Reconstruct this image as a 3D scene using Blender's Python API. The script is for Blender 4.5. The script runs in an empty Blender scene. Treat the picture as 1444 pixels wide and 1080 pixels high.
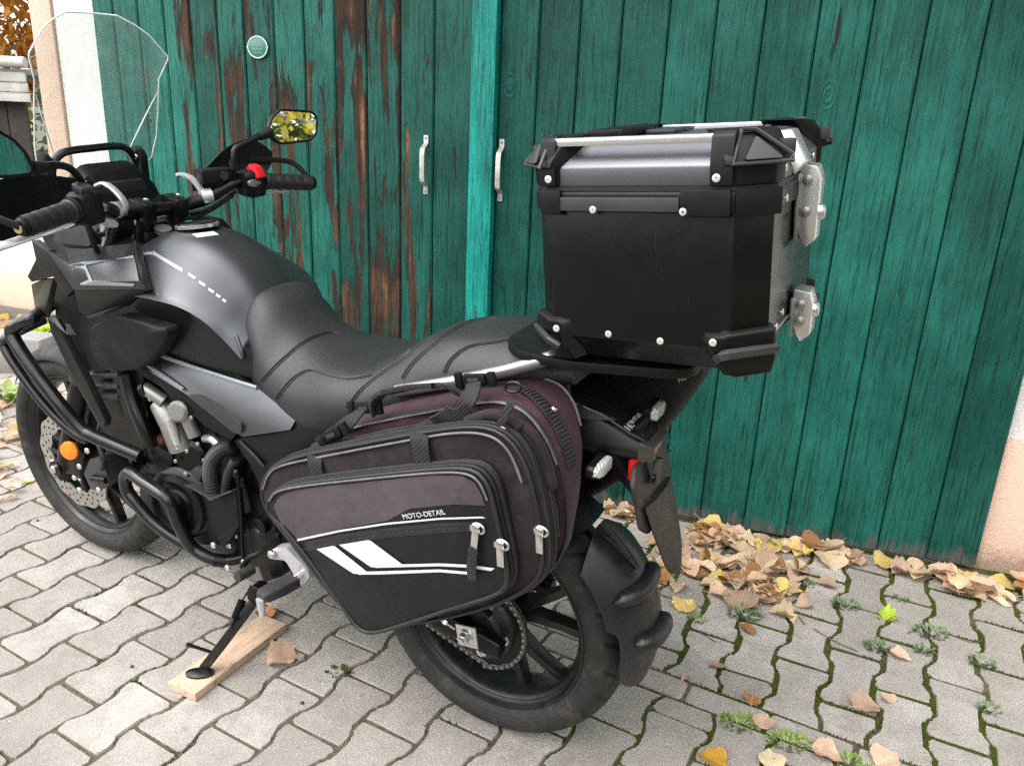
import bpy, bmesh, math, random
from mathutils import Vector, Matrix
from mathutils.bvhtree import BVHTree
R = math.radians
rnd = random.Random(11)
sc = bpy.context.scene
col = sc.collection

# ------------------------------------------------------------------ camera
CAM_H, PITCH, ROLL, FPX = 1.3512, R(18.35), R(2.578), 1122.6
W0, H0 = 1444.0, 1080.0
_r, _f, _u = Vector((1, 0, 0)), Vector((0, math.cos(PITCH), -math.sin(PITCH))), Vector((0, math.sin(PITCH), math.cos(PITCH)))
CR = _r * math.cos(ROLL) + _u * math.sin(ROLL)
CU = _u * math.cos(ROLL) - _r * math.sin(ROLL)
CF = _f
CC = Vector((0, 0, CAM_H))
cam_data = bpy.data.cameras.new('camera')
cam_data.sensor_width = 36.0
cam_data.lens = 36.0 * FPX / W0
cam_data.clip_start, cam_data.clip_end = 0.05, 500
cam = bpy.data.objects.new('camera', cam_data)
col.objects.link(cam)
cam.matrix_world = Matrix(((CR.x, CU.x, -CF.x, CC.x), (CR.y, CU.y, -CF.y, CC.y), (CR.z, CU.z, -CF.z, CC.z), (0, 0, 0, 1)))
sc.camera = cam

# ------------------------------------------------------------------ sky and sun (bright overcast)
SUN_EL, SUN_AZ = R(58), R(238)          # azimuth: clockwise from +Y, so the light comes from behind left of the viewer
wd = bpy.data.worlds.new('World')
sc.world = wd
wd.use_nodes = True
nt = wd.node_tree
bg = nt.nodes['Background']
sky = nt.nodes.new('ShaderNodeTexSky')
sky.sky_type = 'NISHITA'
sky.sun_disc = False
sky.sun_elevation = SUN_EL
sky.sun_rotation = SUN_AZ
sky.air_density, sky.dust_density, sky.ozone_density = 1.0, 3.0, 1.0
hsv = nt.nodes.new('ShaderNodeHueSaturation')
hsv.inputs['Saturation'].default_value = 0.30
nt.links.new(sky.outputs[0], hsv.inputs['Color'])
nt.links.new(hsv.outputs[0], bg.inputs['Color'])
bg.inputs['Strength'].default_value = 0.15
sun_d = bpy.data.lights.new('sun', 'SUN')
sun_d.energy, sun_d.angle, sun_d.color = 1.35, R(125), (1.0, 0.965, 0.92)
sun = bpy.data.objects.new('sun', sun_d)
col.objects.link(sun)
sd = Vector((math.sin(SUN_AZ) * math.cos(SUN_EL), math.cos(SUN_AZ) * math.cos(SUN_EL), math.sin(SUN_EL)))
sun.rotation_euler = sd.to_track_quat('Z', 'Y').to_euler()
sun.location = sd * 30
sc.view_settings.view_transform = 'Standard'
sc.view_settings.look = 'None'
sc.view_settings.gamma = 1.0
sc.view_settings.use_curve_mapping = False
sc.view_settings.exposure = 1.62
sc.render.engine = 'CYCLES'
sc.cycles.use_denoising = False
sc.cycles.max_bounces = 8
sc.cycles.transparent_max_bounces = 12
sc.cycles.caustics_reflective = False
sc.cycles.caustics_refractive = False
sc.cycles.sample_clamp_indirect = 6.0

# ------------------------------------------------------------------ frames and measuring helpers
# world: viewer at the origin looking along +Y; bike frame: s forward, l to its left, z up, origin at the rear tyre's contact
YAW, LEAN = R(27.974), R(3.46)
BO = Vector((0.0172, 1.5704, 0))
_F = Vector((-math.cos(YAW), math.sin(YAW), 0))
_L = Vector((-math.sin(YAW), -math.cos(YAW), 0))
_U = Vector((0, 0, 1))
BF, BL, BU = _F, _L * math.cos(LEAN) - _U * math.sin(LEAN), _U * math.cos(LEAN) + _L * math.sin(LEAN)
BM = Matrix(((BF.x, BL.x, BU.x, BO.x), (BF.y, BL.y, BU.y, BO.y), (BF.z, BL.z, BU.z, BO.z), (0, 0, 0, 1)))
BMI = BM.inverted()
BC = BMI @ CC

def ray_w(x, y):
    return CR * ((x - W0 / 2) / FPX) - CU * ((y - H0 / 2) / FPX) + CF
def ray_b(x, y):
    return BMI.to_3x3() @ ray_w(x, y)
def Q(x, y, l):                      # point of the bike's vertical lengthwise plane at distance l from its middle
    d = ray_b(x, y); t = (l - BC.y) / d.y
    return BC + d * t
def QS(x, y, s):
    d = ray_b(x, y); t = (s - BC.x) / d.x
    return BC + d * t
def G(x, y, z=0.0):                  # point of the ground
    d = ray_w(x, y); t = (z - CC.z) / d.z
    return CC + d * t

# ------------------------------------------------------------------ mesh builder
def crom(pts, n=6, closed=False):
    P = [Vector(p) for p in pts]; out = []
    m = len(P)
    rng = m if closed else m - 1
    for i in range(rng):
        if closed:
            a, b, c, d = P[(i - 1) % m], P[i], P[(i + 1) % m], P[(i + 2) % m]
        else:
            a, b, c, d = P[max(i - 1, 0)], P[i], P[i + 1], P[min(i + 2, m - 1)]
        for k in range(n):
            t = k / n
            out.append(0.5 * ((2 * b) + (c - a) * t + (2 * a - 5 * b + 4 * c - d) * t * t + (3 * b - a - 3 * c + d) * t ** 3))
    if not closed:
        out.append(P[-1].copy())
    return out
def fillet(pts, r, n=5, closed=True):
    P = [Vector(p) for p in pts]; out = []; m = len(P)
    for i in range(m):
        if not closed and i in (0, m - 1):
            out.append(P[i]); continue
        rr = r[i] if isinstance(r, (list, tuple)) else r
        a, b, c = P[i - 1], P[i], P[(i + 1) % m]
        u, v = (a - b), (c - b)
        k = min(rr, u.length * .48, v.length * .48)
        p0, p2 = b + u.normalized() * k, b + v.normalized() * k
        for j in range(n + 1):
            t = j / n
            out.append(p0 * (1 - t) ** 2 + b * 2 * t * (1 - t) + p2 * t * t)
    return out
def resample(pts, n, closed=True):
    P = [Vector(p) for p in pts]
    if closed: P = P + [P[0]]
    L = [0]
    for a, b in zip(P, P[1:]): L.append(L[-1] + (b - a).length)
    out = []; j = 0
    cnt = n if closed else n - 1
    for i in range(n):
        t = L[-1] * i / cnt
        while j < len(L) - 2 and L[j + 1] < t: j += 1
        seg = L[j + 1] - L[j]
        out.append(P[j].lerp(P[j + 1], (t - L[j]) / seg if seg > 1e-9 else 0))
    return out

class MB:
    def __init__(s): s.v = []; s.f = []
    def add(s, vs, fs):
        o = len(s.v); s.v += [Vector(p) for p in vs]; s.f += [tuple(i + o for i in f) for f in fs]; return s
    def box(s, c, size, rot=None):
        x, y, z = size[0] / 2, size[1] / 2, size[2] / 2; c = Vector(c)
        P = [Vector(p) for p in ((-x, -y, -z), (x, -y, -z), (x, y, -z), (-x, y, -z), (-x, -y, z), (x, -y, z), (x, y, z), (-x, y, z))]
        if rot is not None: P = [rot @ p for p in P]
        return s.add([c + p for p in P], [(0, 3, 2, 1), (4, 5, 6, 7), (0, 1, 5, 4), (1, 2, 6, 5), (2, 3, 7, 6), (3, 0, 4, 7)])
    def loft(s, secs, cap=True, closed=True):
        n = len(secs[0]); vs = []; fs = []
        for q in secs: vs += q
        for i in range(len(secs) - 1):
            for j in range(n if closed else n - 1):
                a, b = i * n + j, i * n + (j + 1) % n
                fs.append((a, b, b + n, a + n))
        if cap and closed:
            fs.append(tuple(range(n))[::-1]); fs.append(tuple(range((len(secs) - 1) * n, len(secs) * n)))
        return s.add(vs, fs)
    def tube(s, pts, r, n=12, closed=False, flat=None):
        P = [Vector(p) for p in pts]; m = len(P); secs = []
        prev = None
        for i in range(m):
            if closed: t = P[(i + 1) % m] - P[i - 1]
            else: t = P[min(i + 1, m - 1)] - P[max(i - 1, 0)]
            t.normalize()
            if prev is None:
                a = Vector((0, 0, 1)) if abs(t.z) < .9 else Vector((1, 0, 0))
                u = t.cross(a).normalized()
            else:
                u = (prev - t * prev.dot(t)).normalized()
            prev = u; w = t.cross(u)
            rr = r[i] if isinstance(r, (list, tuple)) else r
            r2 = rr * (flat or 1)
            secs.append([P[i] + u * rr * math.cos(2 * math.pi * k / n) + w * r2 * math.sin(2 * math.pi * k / n) for k in range(n)])
        if closed: secs.append(secs[0])
        return s.loft(secs, cap=not closed)
    def ribbon(s, pts, wdir, width, th):           # a strap: rectangular section, wide along wdir
        P = [Vector(p) for p in pts]; m = len(P); secs = []
        for i in range(m):
            t = (P[min(i + 1, m - 1)] - P[max(i - 1, 0)]).normalized()
            wd_ = Vector(wdir[i]) if isinstance(wdir, list) else Vector(wdir)
            w = (wd_ - t * wd_.dot(t)).normalized(); nn = t.cross(w)
            secs.append([P[i] + w * width / 2 + nn * th / 2, P[i] - w * width / 2 + nn * th / 2, P[i] - w * width / 2 - nn * th / 2, P[i] + w * width / 2 - nn * th / 2])
        return s.loft(secs)
    def lathe(s, prof, o, axis, n=48, closed=True):    # profile points (radius, height along axis)
        o, ax = Vector(o), Vector(axis).normalized()
        a = Vector((0, 0, 1)) if abs(ax.z) < .9 else Vector((1, 0, 0))
        u = ax.cross(a).normalized(); w = ax.cross(u)
        m = len(prof); vs = []; fs = []
        for k in range(n):
            d = u * math.cos(2 * math.pi * k / n) + w * math.sin(2 * math.pi * k / n)
            vs += [o + d * r + ax * h for r, h in prof]
        for k in range(n):
            for j in range(m if closed else m - 1):
                a_, b_ = k * m + j, k * m + (j + 1) % m; c_, d_ = ((k + 1) % n) * m + (j + 1) % m, ((k + 1) % n) * m + j
                fs.append((a_, b_, c_, d_))
        if not closed:
            for j in (0, m - 1):
                if prof[j][0] > 1e-6:
                    fs.append(tuple(k * m + j for k in range(n)))
        return s.add(vs, fs)
    def cyl(s, a, b, r, n=20, r2=None):
        a, b = Vector(a), Vector(b); d = b - a
        return s.lathe([(r, 0), (r if r2 is None else r2, d.length)], a, d, n, closed=False)
    def prism(s, pts, off):
        P = [Vector(p) for p in pts]; n = len(P); off = Vector(off)
        return s.add(P + [p + off for p in P], [tuple(range(n))[::-1], tuple(range(n, 2 * n))] + [(i, (i + 1) % n, (i + 1) % n + n, i + n) for i in range(n)])
    def ball(s, c, rad, n=16, m=10):
        c = Vector(c); rx, ry, rz = (rad, rad, rad) if isinstance(rad, (int, float)) else rad
        vs = [c + Vector((0, 0, rz))]; fs = []
        for i in range(1, m):
            for j in range(n):
                a, b = math.pi * i / m, 2 * math.pi * j / n
                vs.append(c + Vector((rx * math.sin(a) * math.cos(b), ry * math.sin(a) * math.sin(b), rz * math.cos(a))))
        vs.append(c - Vector((0, 0, rz)))
        for j in range(n): fs.append((0, 1 + j, 1 + (j + 1) % n))
        for i in range(m - 2):
            for j in range(n):
                a, b = 1 + i * n + j, 1 + i * n + (j + 1) % n
                fs.append((a, a + n, b + n, b))
        e = len(vs) - 1; o = 1 + (m - 2) * n
        for j in range(n): fs.append((o + j, e, o + (j + 1) % n))
        return s.add(vs, fs)
    def shell(s, verts, faces, off):                # faceted sheet given thickness by moving a copy along off
        P = [Vector(p) for p in verts]; n = len(P); o = off if isinstance(off, list) else [Vector(off)] * n
        fs = [tuple(f) for f in faces] + [tuple(i + n for i in f)[::-1] for f in faces]
        ed = {}
        for f in faces:
            for a, b in zip(f, f[1:] + f[:1]): ed[(a, b)] = 1
        for (a, b) in ed:
            if (b, a) not in ed: fs.append((b, a, a + n, b + n))
        return s.add(P + [p + Vector(q) for p, q in zip(P, o)], fs)
    def bvh(s): return BVHTree.FromPolygons(s.v, s.f)
    def mesh(s, name, smooth=35, bevel=0, seg=2, org=None):
        bm = bmesh.new()
        vs = [bm.verts.new(p - org if org is not None else p) for p in s.v]
        for f in s.f:
            try: bm.faces.new([vs[i] for i in f])
            except ValueError: pass
        bmesh.ops.remove_doubles(bm, verts=bm.verts, dist=1e-6)
        bmesh.ops.recalc_face_normals(bm, faces=bm.faces)
        if bevel:
            es = [e for e in bm.edges if len(e.link_faces) == 2 and e.calc_face_angle(0) > R(28)]
            bmesh.ops.bevel(bm, geom=es, offset=bevel, segments=seg, profile=.6, affect='EDGES', clamp_overlap=True)
        me = bpy.data.meshes.new(name)
        bm.to_mesh(me); bm.free()
        if smooth:
            me.polygons.foreach_set('use_smooth', [True] * len(me.polygons))
            me.set_sharp_from_angle(angle=R(smooth))
        return me
    def build(s, name, m, parent=None, smooth=35, bevel=0, seg=2, org=None, label=None):
        me = s.mesh(name, smooth, bevel, seg, org)
        me.materials.append(m)
        o = bpy.data.objects.new(name, me); col.objects.link(o)
        if parent is not None: o.parent = parent
        if label: o['label'] = label
        return o

def tag(o, label=None, cat=None, group=None, kind=None):
    if label: o['label'] = label
    if cat: o['category'] = cat
    if group: o['group'] = group
    if kind: o['kind'] = kind
    return o
def empty(name, mw, label=None, cat=None, group=None):
    o = bpy.data.objects.new(name, None); col.objects.link(o)
    o.empty_display_size = .1
    o.matrix_world = mw
    return tag(o, label, cat, group)

# ------------------------------------------------------------------ materials
def lin(h):
    c = [int(h[i:i + 2], 16) / 255 for i in (0, 2, 4)]
    return tuple(x / 12.92 if x <= .04045 else ((x + .055) / 1.055) ** 2.4 for x in c)
class N:
    def __init__(s, name):
        s.m = bpy.data.materials.new(name); s.m.use_nodes = True
        s.t = s.m.node_tree; s.b = s.t.nodes['Principled BSDF']; s.out = s.t.nodes['Material Output']
    def n(s, typ, ins=None, **kw):
        q = s.t.nodes.new('ShaderNode' + typ)
        for k, v in kw.items(): setattr(q, k, v)
        for k, v in (ins or {}).items():
            if hasattr(v, 'links') or isinstance(v, bpy.types.NodeSocket): s.t.links.new(v, q.inputs[k])
            else: q.inputs[k].default_value = v
        return q
    def l(s, a, b): s.t.links.new(a, b)
    def coord(s, scale=(1, 1, 1), rand=0.0, which='Object'):
        tc = s.n('TexCoord'); src = tc.outputs[which]
        mp = s.n('Mapping', {'Vector': src, 'Scale': scale})
        if rand:
            oi = s.n('ObjectInfo'); mu = s.n('Math', {0: oi.outputs['Random'], 1: rand}, operation='MULTIPLY')
            cx = s.n('CombineXYZ', {'X': mu.outputs[0], 'Y': mu.outputs[0], 'Z': mu.outputs[0]})
            s.l(cx.outputs[0], mp.inputs['Location'])
        return mp.outputs[0]
    def noise(s, vec, scale, detail=4, rough=.55, out='Fac', dist=0):
        return s.n('TexNoise', {'Vector': vec, 'Scale': scale, 'Detail': detail, 'Roughness': rough, 'Distortion': dist}).outputs[out]
    def ramp(s, fac, stops):
        q = s.n('ValToRGB', {'Fac': fac}); e = q.color_ramp.elements
        while len(e) < len(stops): e.new(.5)
        for el, (p, c) in zip(e, stops):
            el.position = p; el.color = (*c, 1) if isinstance(c, tuple) else (c, c, c, 1)
        return q.outputs[0]
    def mix(s, fac, a, b, blend='MIX'):
        q = s.n('Mix', data_type='RGBA', blend_type=blend)
        for k, v in ((0, fac), (6, a), (7, b)):
            if isinstance(v, bpy.types.NodeSocket): s.l(v, q.inputs[k])
            else: q.inputs[k].default_value = (*v, 1) if isinstance(v, tuple) and len(v) == 3 else v
        return q.outputs[2]
    def bump(s, h, strength, dist=.002, prev=None):
        q = s.n('Bump', {'Height': h, 'Strength': strength, 'Distance': dist})
        if prev: s.l(prev, q.inputs['Normal'])
        return q.outputs[0]
    def set(s, **kw):
        nm = dict(base='Base Color', rough='Roughness', metal='Metallic', normal='Normal', spec='Specular IOR Level', coat='Coat Weight', alpha='Alpha', trans='Transmission Weight', ior='IOR', sheen='Sheen Weight', sub='Subsurface Weight', coatr='Coat Roughness')
        for k, v in kw.items():
            i = s.b.inputs[nm[k]]
            if isinstance(v, bpy.types.NodeSocket): s.l(v, i)
            else: i.default_value = (*v, 1) if isinstance(v, tuple) and len(v) == 3 else v
        return s.m
def simple(name, base, rough, metal=0.0, var=.25, vs=6.0, bump=0.0, bs=300.0, spec=.5, dust=0.0, rv=.12):
    a = N(name); c = a.coord()
    nz = a.noise(c, vs, 5, .6)
    dark = tuple(x * (1 - var) for x in base); lite = tuple(min(1, x * (1 + var)) for x in base)
    cl = a.ramp(nz, [(.3, dark), (.7, lite)])
    if dust:
        dn = a.ramp(a.noise(c, 14, 8, .7), [(.5, 0.0), (.78, 1.0)])
        cl = a.mix(a.n('Math', {0: dn, 1: dust}, operation='MULTIPLY').outputs[0], cl, (.22, .2, .17))
    rg = a.n('MapRange', {'Value': a.noise(c, vs * 3, 4), 'From Min': .3, 'From Max': .7, 'To Min': max(.02, rough - rv), 'To Max': min(1, rough + rv)}).outputs[0]
    a.set(base=cl, rough=rg, metal=metal, spec=spec)
    if bump: a.set(normal=a.bump(a.noise(c, bs, 3, .6), bump, .0006))
    return a.m

M = {}
M['paint'] = simple('matt_metallic_paint', (.100, .104, .112), .40, .90, .06, 4, rv=.03)
M['paint_dark'] = simple('matt_black_paint', (.008, .0085, .009), .38, .1, .15, 5, rv=.05, spec=.4)
M['paint_silver'] = simple('silver_decal', (.33, .36, .39), .42, .3, .08)
M['plastic'] = simple('textured_black_plastic', (.0042, .0042, .0046), .46, 0, .25, 8, .25, 900, dust=.010, spec=.26)
M['plastic_grey'] = simple('charcoal_plastic', (.030, .031, .034), .40, 0, .2, 8, .15, 900, dust=.04, spec=.5)
M['gloss'] = simple('black_gloss_tube', (.006, .006, .007), .22, 0, .2, 6, dust=.05)
M['metal_black'] = simple('black_metal', (.0042, .0042, .0046), .30, .1, .25, 8, dust=.015, spec=.28)
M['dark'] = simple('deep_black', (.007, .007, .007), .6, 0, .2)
M['rubber'] = simple('black_rubber', (.014, .0135, .013), .62, 0, .3, 9, .2, 500, dust=.22)
M['grip'] = simple('grip_rubber', (.013, .013, .013), .5, 0, .2, 9, .2, 600)
M['alu'] = simple('brushed_aluminium', (.66, .66, .66), .28, .85, .04, 12, rv=.04)
M['alu_cast'] = simple('cast_aluminium', (.27, .265, .255), .42, .75, .12, 18, .2, 300, rv=.05)
M['chrome'] = simple('zinc_steel', (.70, .70, .69), .22, 1.0, .06, 40, rv=.05)
M['bolt'] = simple('bright_rivet', (.62, .62, .61), .35, .5, .04, 40)
M['silver_peg'] = simple('silver_painted_casting', (.52, .52, .53), .34, .5, .06, 14)
a = N('black_powder_coat'); c = a.coord()
sc1 = a.ramp(a.noise(a.n('Mapping', {'Vector': c, 'Scale': (1, 1, .04), 'Rotation': (.3, .5, .2)}).outputs[0], 220, 4, .7), [(.66, 0.0), (.72, .10)])
sm = a.noise(c, 5.5, 7, .65); du = a.ramp(a.noise(c, 60, 8, .8), [(.60, 0.0), (.78, .035)])
cl = a.mix(sc1, (.003, .003, .0033), (.10, .10, .10)); cl = a.mix(du, cl, (.30, .28, .25))
a.set(base=cl, rough=a.n('MapRange', {'Value': sm, 'From Min': .3, 'From Max': .7, 'To Min': .18, 'To Max': .34}).outputs[0], spec=.30, normal=a.bump(a.noise(c, 700, 3), .04, .0006)); M['case'] = a.m
M['case_lid'] = simple('satin_black_anodised', (.16, .16, .18), .42, .95, .06, 3, rv=.03)
M['orange'] = simple('orange_reflector', (.75, .22, .015), .2, 0, .12, 60)
M['red'] = simple('red_plastic', (.62, .012, .02), .35, 0, .1)
a = N('clear_lens'); c = a.coord()
w_ = a.n('TexWave', {'Vector': c, 'Scale': 70.0, 'Distortion': 1.5}, bands_direction='DIAGONAL').outputs['Fac']
a.set(base=a.ramp(w_, [(.2, (.30, .30, .29)), (.6, (.62, .62, .60))]), rough=.08, coat=.5); M['lens'] = a.m
M['white'] = simple('reflective_white', (.60, .60, .61), .45, 0, .04)
M['white_print'] = simple('grey_print', (.5, .5, .5), .5, 0, .04)
M['peg_rubber'] = simple('footpeg_rubber', (.03, .03, .03), .6, 0, .3, 30)
M['rust'] = simple('heat_tinted_steel', (.24, .10, .05), .4, .7, .4, 20)

a = N('seat_vinyl'); c = a.coord()
v1 = a.n('TexVoronoi', {'Vector': c, 'Scale': 700.0}).outputs['Distance']
cl = a.ramp(a.noise(c, 9, 6, .65), [(.3, (.012, .012, .014)), (.7, (.021, .021, .0235))])
sp = a.ramp(a.noise(c, 420, 2, .5), [(.70, 0.0), (.78, .35)])
a.set(base=a.mix(sp, cl, (.2, .19, .18)), rough=.43, spec=.55, normal=a.bump(v1, .5, .0010)); M['vinyl'] = a.m

def fabric(name, c1, c2, scale=190.0, rough=.8, bump=.22, dust=.1, sheen=.08, spec=.3):
    a = N(name); c = a.coord()
    w1 = a.n('TexWave', {'Vector': c, 'Scale': scale, 'Distortion': 0.3}, wave_type='BANDS', bands_direction='DIAGONAL').outputs['Fac']
    cl = a.ramp(a.noise(c, 7, 6, .65), [(.3, c1), (.7, c2)])
    dn = a.ramp(a.noise(c, 24, 9, .8), [(.50, 0.0), (.75, dust)])
    cl = a.mix(dn, cl, (.25, .22, .2))
    a.set(base=cl, rough=rough, sheen=sheen, spec=spec, normal=a.bump(a.noise(c, 22, 5, .6), .5, .007, a.bump(w1, bump, .0007)))
    return a.m
M['maroon'] = fabric('faded_maroon_nylon', (.022, .0085, .012), (.042, .016, .022))
M['maroon_dark'] = fabric('dark_maroon_nylon', (.0065, .0045, .005), (.018, .008, .0105))
M['mauve'] = fabric('grey_mauve_nylon', (.038, .029, .033), (.064, .049, .055))
M['bag_black'] = fabric('black_bag_vinyl', (.0045, .0045, .005), (.008, .008, .0085), 150, .5, .15, .03, 0.0, .3)
M['web'] = fabric('black_webbing', (.009, .009, .010), (.018, .0175, .018), 75, .75, .9, .08)
M['piping'] = simple('reflective_piping', (.11, .108, .11), .4, 0, .35, 60)
M['piping_dark'] = simple('grey_piping', (.012, .012, .013), .5, 0, .2)

# clear windscreen: thin sheet that mostly lets light through, with surface reflection
a = N('clear_windscreen')
tr = a.n('BsdfTransparent', {'Color': (.90, .93, .925, 1)}); gl = a.n('BsdfGlossy', {'Color': (1, 1, 1, 1), 'Roughness': .03})
lw = a.n('LayerWeight', {'Blend': .25}).outputs['Facing']
fr = a.n('MapRange', {'Value': a.n('Math', {0: lw, 1: 3.0}, operation='POWER').outputs[0], 'To Min': .02, 'To Max': .45}).outputs[0]
mx = a.n('MixShader', {0: fr, 1: tr.outputs[0], 2: gl.outputs[0]})
df = a.n('BsdfDiffuse', {'Color': (.8, .85, .84, 1)})
sc_ = a.ramp(a.noise(a.coord((1, 1, 1)), 9, 9, .75), [(.48, .05), (.80, .17)])
m2 = a.n('MixShader', {0: sc_, 1: mx.outputs[0], 2: df.outputs[0]})
a.l(m2.outputs[0], a.out.inputs['Surface']); M['screen'] = a.m
M['screen_edge_light'] = simple('painted_edge_light', (.85, .90, .89), .3, 0, .1, 50)  # white base colour stands in for light piped to the rim of the sheet
a = N('mirror_glass'); a.set(base=(.86, .87, .88), metal=1.0, rough=.015); M['mirror'] = a.m
# ================================================================== setting materials
def door_paint(name, green1, green2, worn):
    a = N(name); c = a.coord((1, 1, 1), 40.0)
    oi = a.n('ObjectInfo'); sep = a.n('SeparateColor', {0: oi.outputs['Color']})
    g = a.n('Mapping', {'Vector': c, 'Scale': (1.0, 1.0, .045)}).outputs[0]
    grain = a.noise(g, 150, 7, .75, dist=.6)
    grain2 = a.noise(g, 46, 5, .65, dist=1.2)
    big = a.noise(c, 3.2, 6, .6)
    cl = a.ramp(grain2, [(.28, green1), (.72, green2)])
    cl = a.mix(a.ramp(big, [(.40, 0.0), (.66, .75)]), cl, tuple(x * 1.5 + .006 for x in green2))
    cl = a.mix(a.ramp(a.noise(a.n('Mapping', {'Vector': c, 'Scale': (1, 1, .2)}).outputs[0], 9, 6, .7), [(.50, 0.0), (.70, .6)]), cl, (.006, .030, .025))
    cl = a.mix(a.ramp(grain, [(.38, .72), (.50, 0.0)]), cl, (.003, .014, .011))
    oi2 = a.n('MapRange', {'Value': oi.outputs['Random'], 'To Min': .70, 'To Max': 1.38}).outputs[0]
    cl = a.mix(1.0, cl, a.n('CombineColor', {0: oi2, 1: oi2, 2: oi2}).outputs[0], 'MULTIPLY')
    # knots
    kv = a.n('Mapping', {'Vector': c, 'Scale': (1, 1, .55)}).outputs[0]
    vor = a.n('TexVoronoi', {'Vector': kv, 'Scale': 4.2, 'Randomness': 1.0}).outputs['Distance']
    ring = a.n('Math', {0: a.n('Math', {0: vor, 1: 150.0}, operation='MULTIPLY').outputs[0]}, operation='SINE').outputs[0]
    kn = a.ramp(vor, [(.06, 1.0), (.13, 0.0)])
    kr = a.n('Math', {0: a.ramp(ring, [(.35, 0.0), (.75, .10)]), 1: kn}, operation='MULTIPLY').outputs[0]
    cl = a.mix(kr, cl, tuple(x * 2.2 + .01 for x in green2))
    cl = a.mix(a.n('Math', {0: a.ramp(vor, [(.012, 1.0), (.03, 0.0)]), 1: .8}, operation='MULTIPLY').outputs[0], cl, (.006, .020, .016))
    crk = a.ramp(a.noise(a.n('Mapping', {'Vector': c, 'Scale': (1, 1, .02)}).outputs[0], 75, 3, .6, dist=1.5), [(.70, 0.0), (.73, .85)])
    cl = a.mix(crk, cl, (.003, .009, .008))
    # bare, weathered wood where the paint has come off
    pv = a.n('Mapping', {'Vector': c, 'Scale': (1.0, 1.0, .10)}).outputs[0]
    pn = a.noise(pv, 15, 7, .68, dist=.5)
    pn2 = a.noise(c, 2.0, 3, .5)
    thr = a.n('Math', {0: a.n('Math', {0: sep.outputs[0], 1: .42}, operation='MULTIPLY').outputs[0], 1: a.n('Math', {0: pn2, 1: .5}, operation='MULTIPLY').outputs[0]}, operation='ADD').outputs[0]
    sm = a.n('Math', {0: pn, 1: thr}, operation='ADD').outputs[0]
    peel = a.ramp(sm, [(.955, 0.0), (.985, 1.0)])
    # foot of the boards: worn grey by splashing rain
    tz = a.n('SeparateXYZ', {0: a.n('TexCoord').outputs['Object']}).outputs['Z']
    fz = a.n('MapRange', {'Value': tz, 'From Min': .0, 'From Max': .13, 'To Min': .56, 'To Max': .02}).outputs[0]
    ft = a.n('Math', {0: fz, 1: a.noise(pv, 22, 7, .75)}, operation='ADD').outputs[0]
    foot = a.ramp(ft, [(.86, 0.0), (1.05, .75)])
    wood = a.ramp(a.noise(g, 60, 5, .7, dist=.4), [(.30, (.022, .011, .009)), (.50, (.055, .033, .025)), (.60, (.12, .066, .036)), (.78, (.52, .27, .10))])
    wood = a.mix(a.ramp(a.noise(c, 6, 4), [(.46, 0.0), (.60, .85)]), wood, (.028, .020, .017))
    cl = a.mix(peel, cl, wood)
    cl = a.mix(foot, cl, a.ramp(grain2, [(.3, (.05, .042, .040)), (.7, (.17, .15, .145))]))
    # pale flecks
    fl = a.ramp(a.noise(c, 75, 3, .5), [(.775, 0.0), (.80, .7)])
    cl = a.mix(fl, cl, (.30, .42, .38))
    h = a.n('Math', {0: grain, 1: a.n('Math', {0: peel, 1: -.55}, operation='MULTIPLY').outputs[0]}, operation='ADD').outputs[0]
    h = a.n('Math', {0: h, 1: a.n('Math', {0: a.n('Math', {0: ring, 1: kn}, operation='MULTIPLY').outputs[0], 1: .3}, operation='MULTIPLY').outputs[0]}, operation='ADD').outputs[0]
    rg = a.mix(peel, a.ramp(grain2, [(.3, .50), (.7, .36)]), (.85, .85, .85))
    a.set(base=cl, rough=rg, spec=.22, normal=a.bump(h, 1.0, .004))
    return a.m
M['door_l'] = door_paint('worn_green_paint', (.007, .076, .057), (.012, .125, .095), 1)
M['door_r'] = door_paint('green_paint', (.004, .056, .042), (.0075, .095, .072), 0)
M['strip'] = door_paint('turquoise_paint', (.006, .21, .175), (.010, .27, .225), 0)
M['gap'] = simple('dark_gap', (.006, .012, .010), .8)
def stucco(name, c1, c2, bs=120):
    a = N(name); c = a.coord()
    cl = a.ramp(a.noise(c, 2.5, 6, .6), [(.3, c1), (.7, c2)])
    st = a.ramp(a.noise(a.n('Mapping', {'Vector': c, 'Scale': (1, 1, .3)}).outputs[0], 7, 7, .75), [(.52, 0.0), (.8, .45)])
    zz_ = a.n('SeparateXYZ', {0: c}).outputs['Z']; sp_ = a.n('Math', {0: a.n('MapRange', {'Value': zz_, 'From Min': 0.0, 'From Max': .16, 'To Min': .45, 'To Max': -.25}).outputs[0], 1: a.noise(c, 16, 7, .75)}, operation='ADD').outputs[0]
    cl = a.mix(a.ramp(sp_, [(.52, 0.0), (.85, .6)]), cl, (.20, .16, .12))
    a.set(base=a.mix(st, cl, (.35, .3, .26)), rough=.85, spec=.2, normal=a.bump(a.noise(c, bs, 5, .7), .7, .005))
    return a.m
M['stucco_white'] = stucco('white_render', (.80, .79, .74), (.84, .83, .79))
M['stucco_peach'] = stucco('peach_render', (.74, .50, .38), (.79, .56, .44))
M['stucco_grey'] = stucco('grey_base_render', (.13, .13, .14), (.18, .18, .19))
M['stone'] = stucco('grey_kerb_stone', (.22, .22, .22), (.32, .32, .31), 60)

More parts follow.
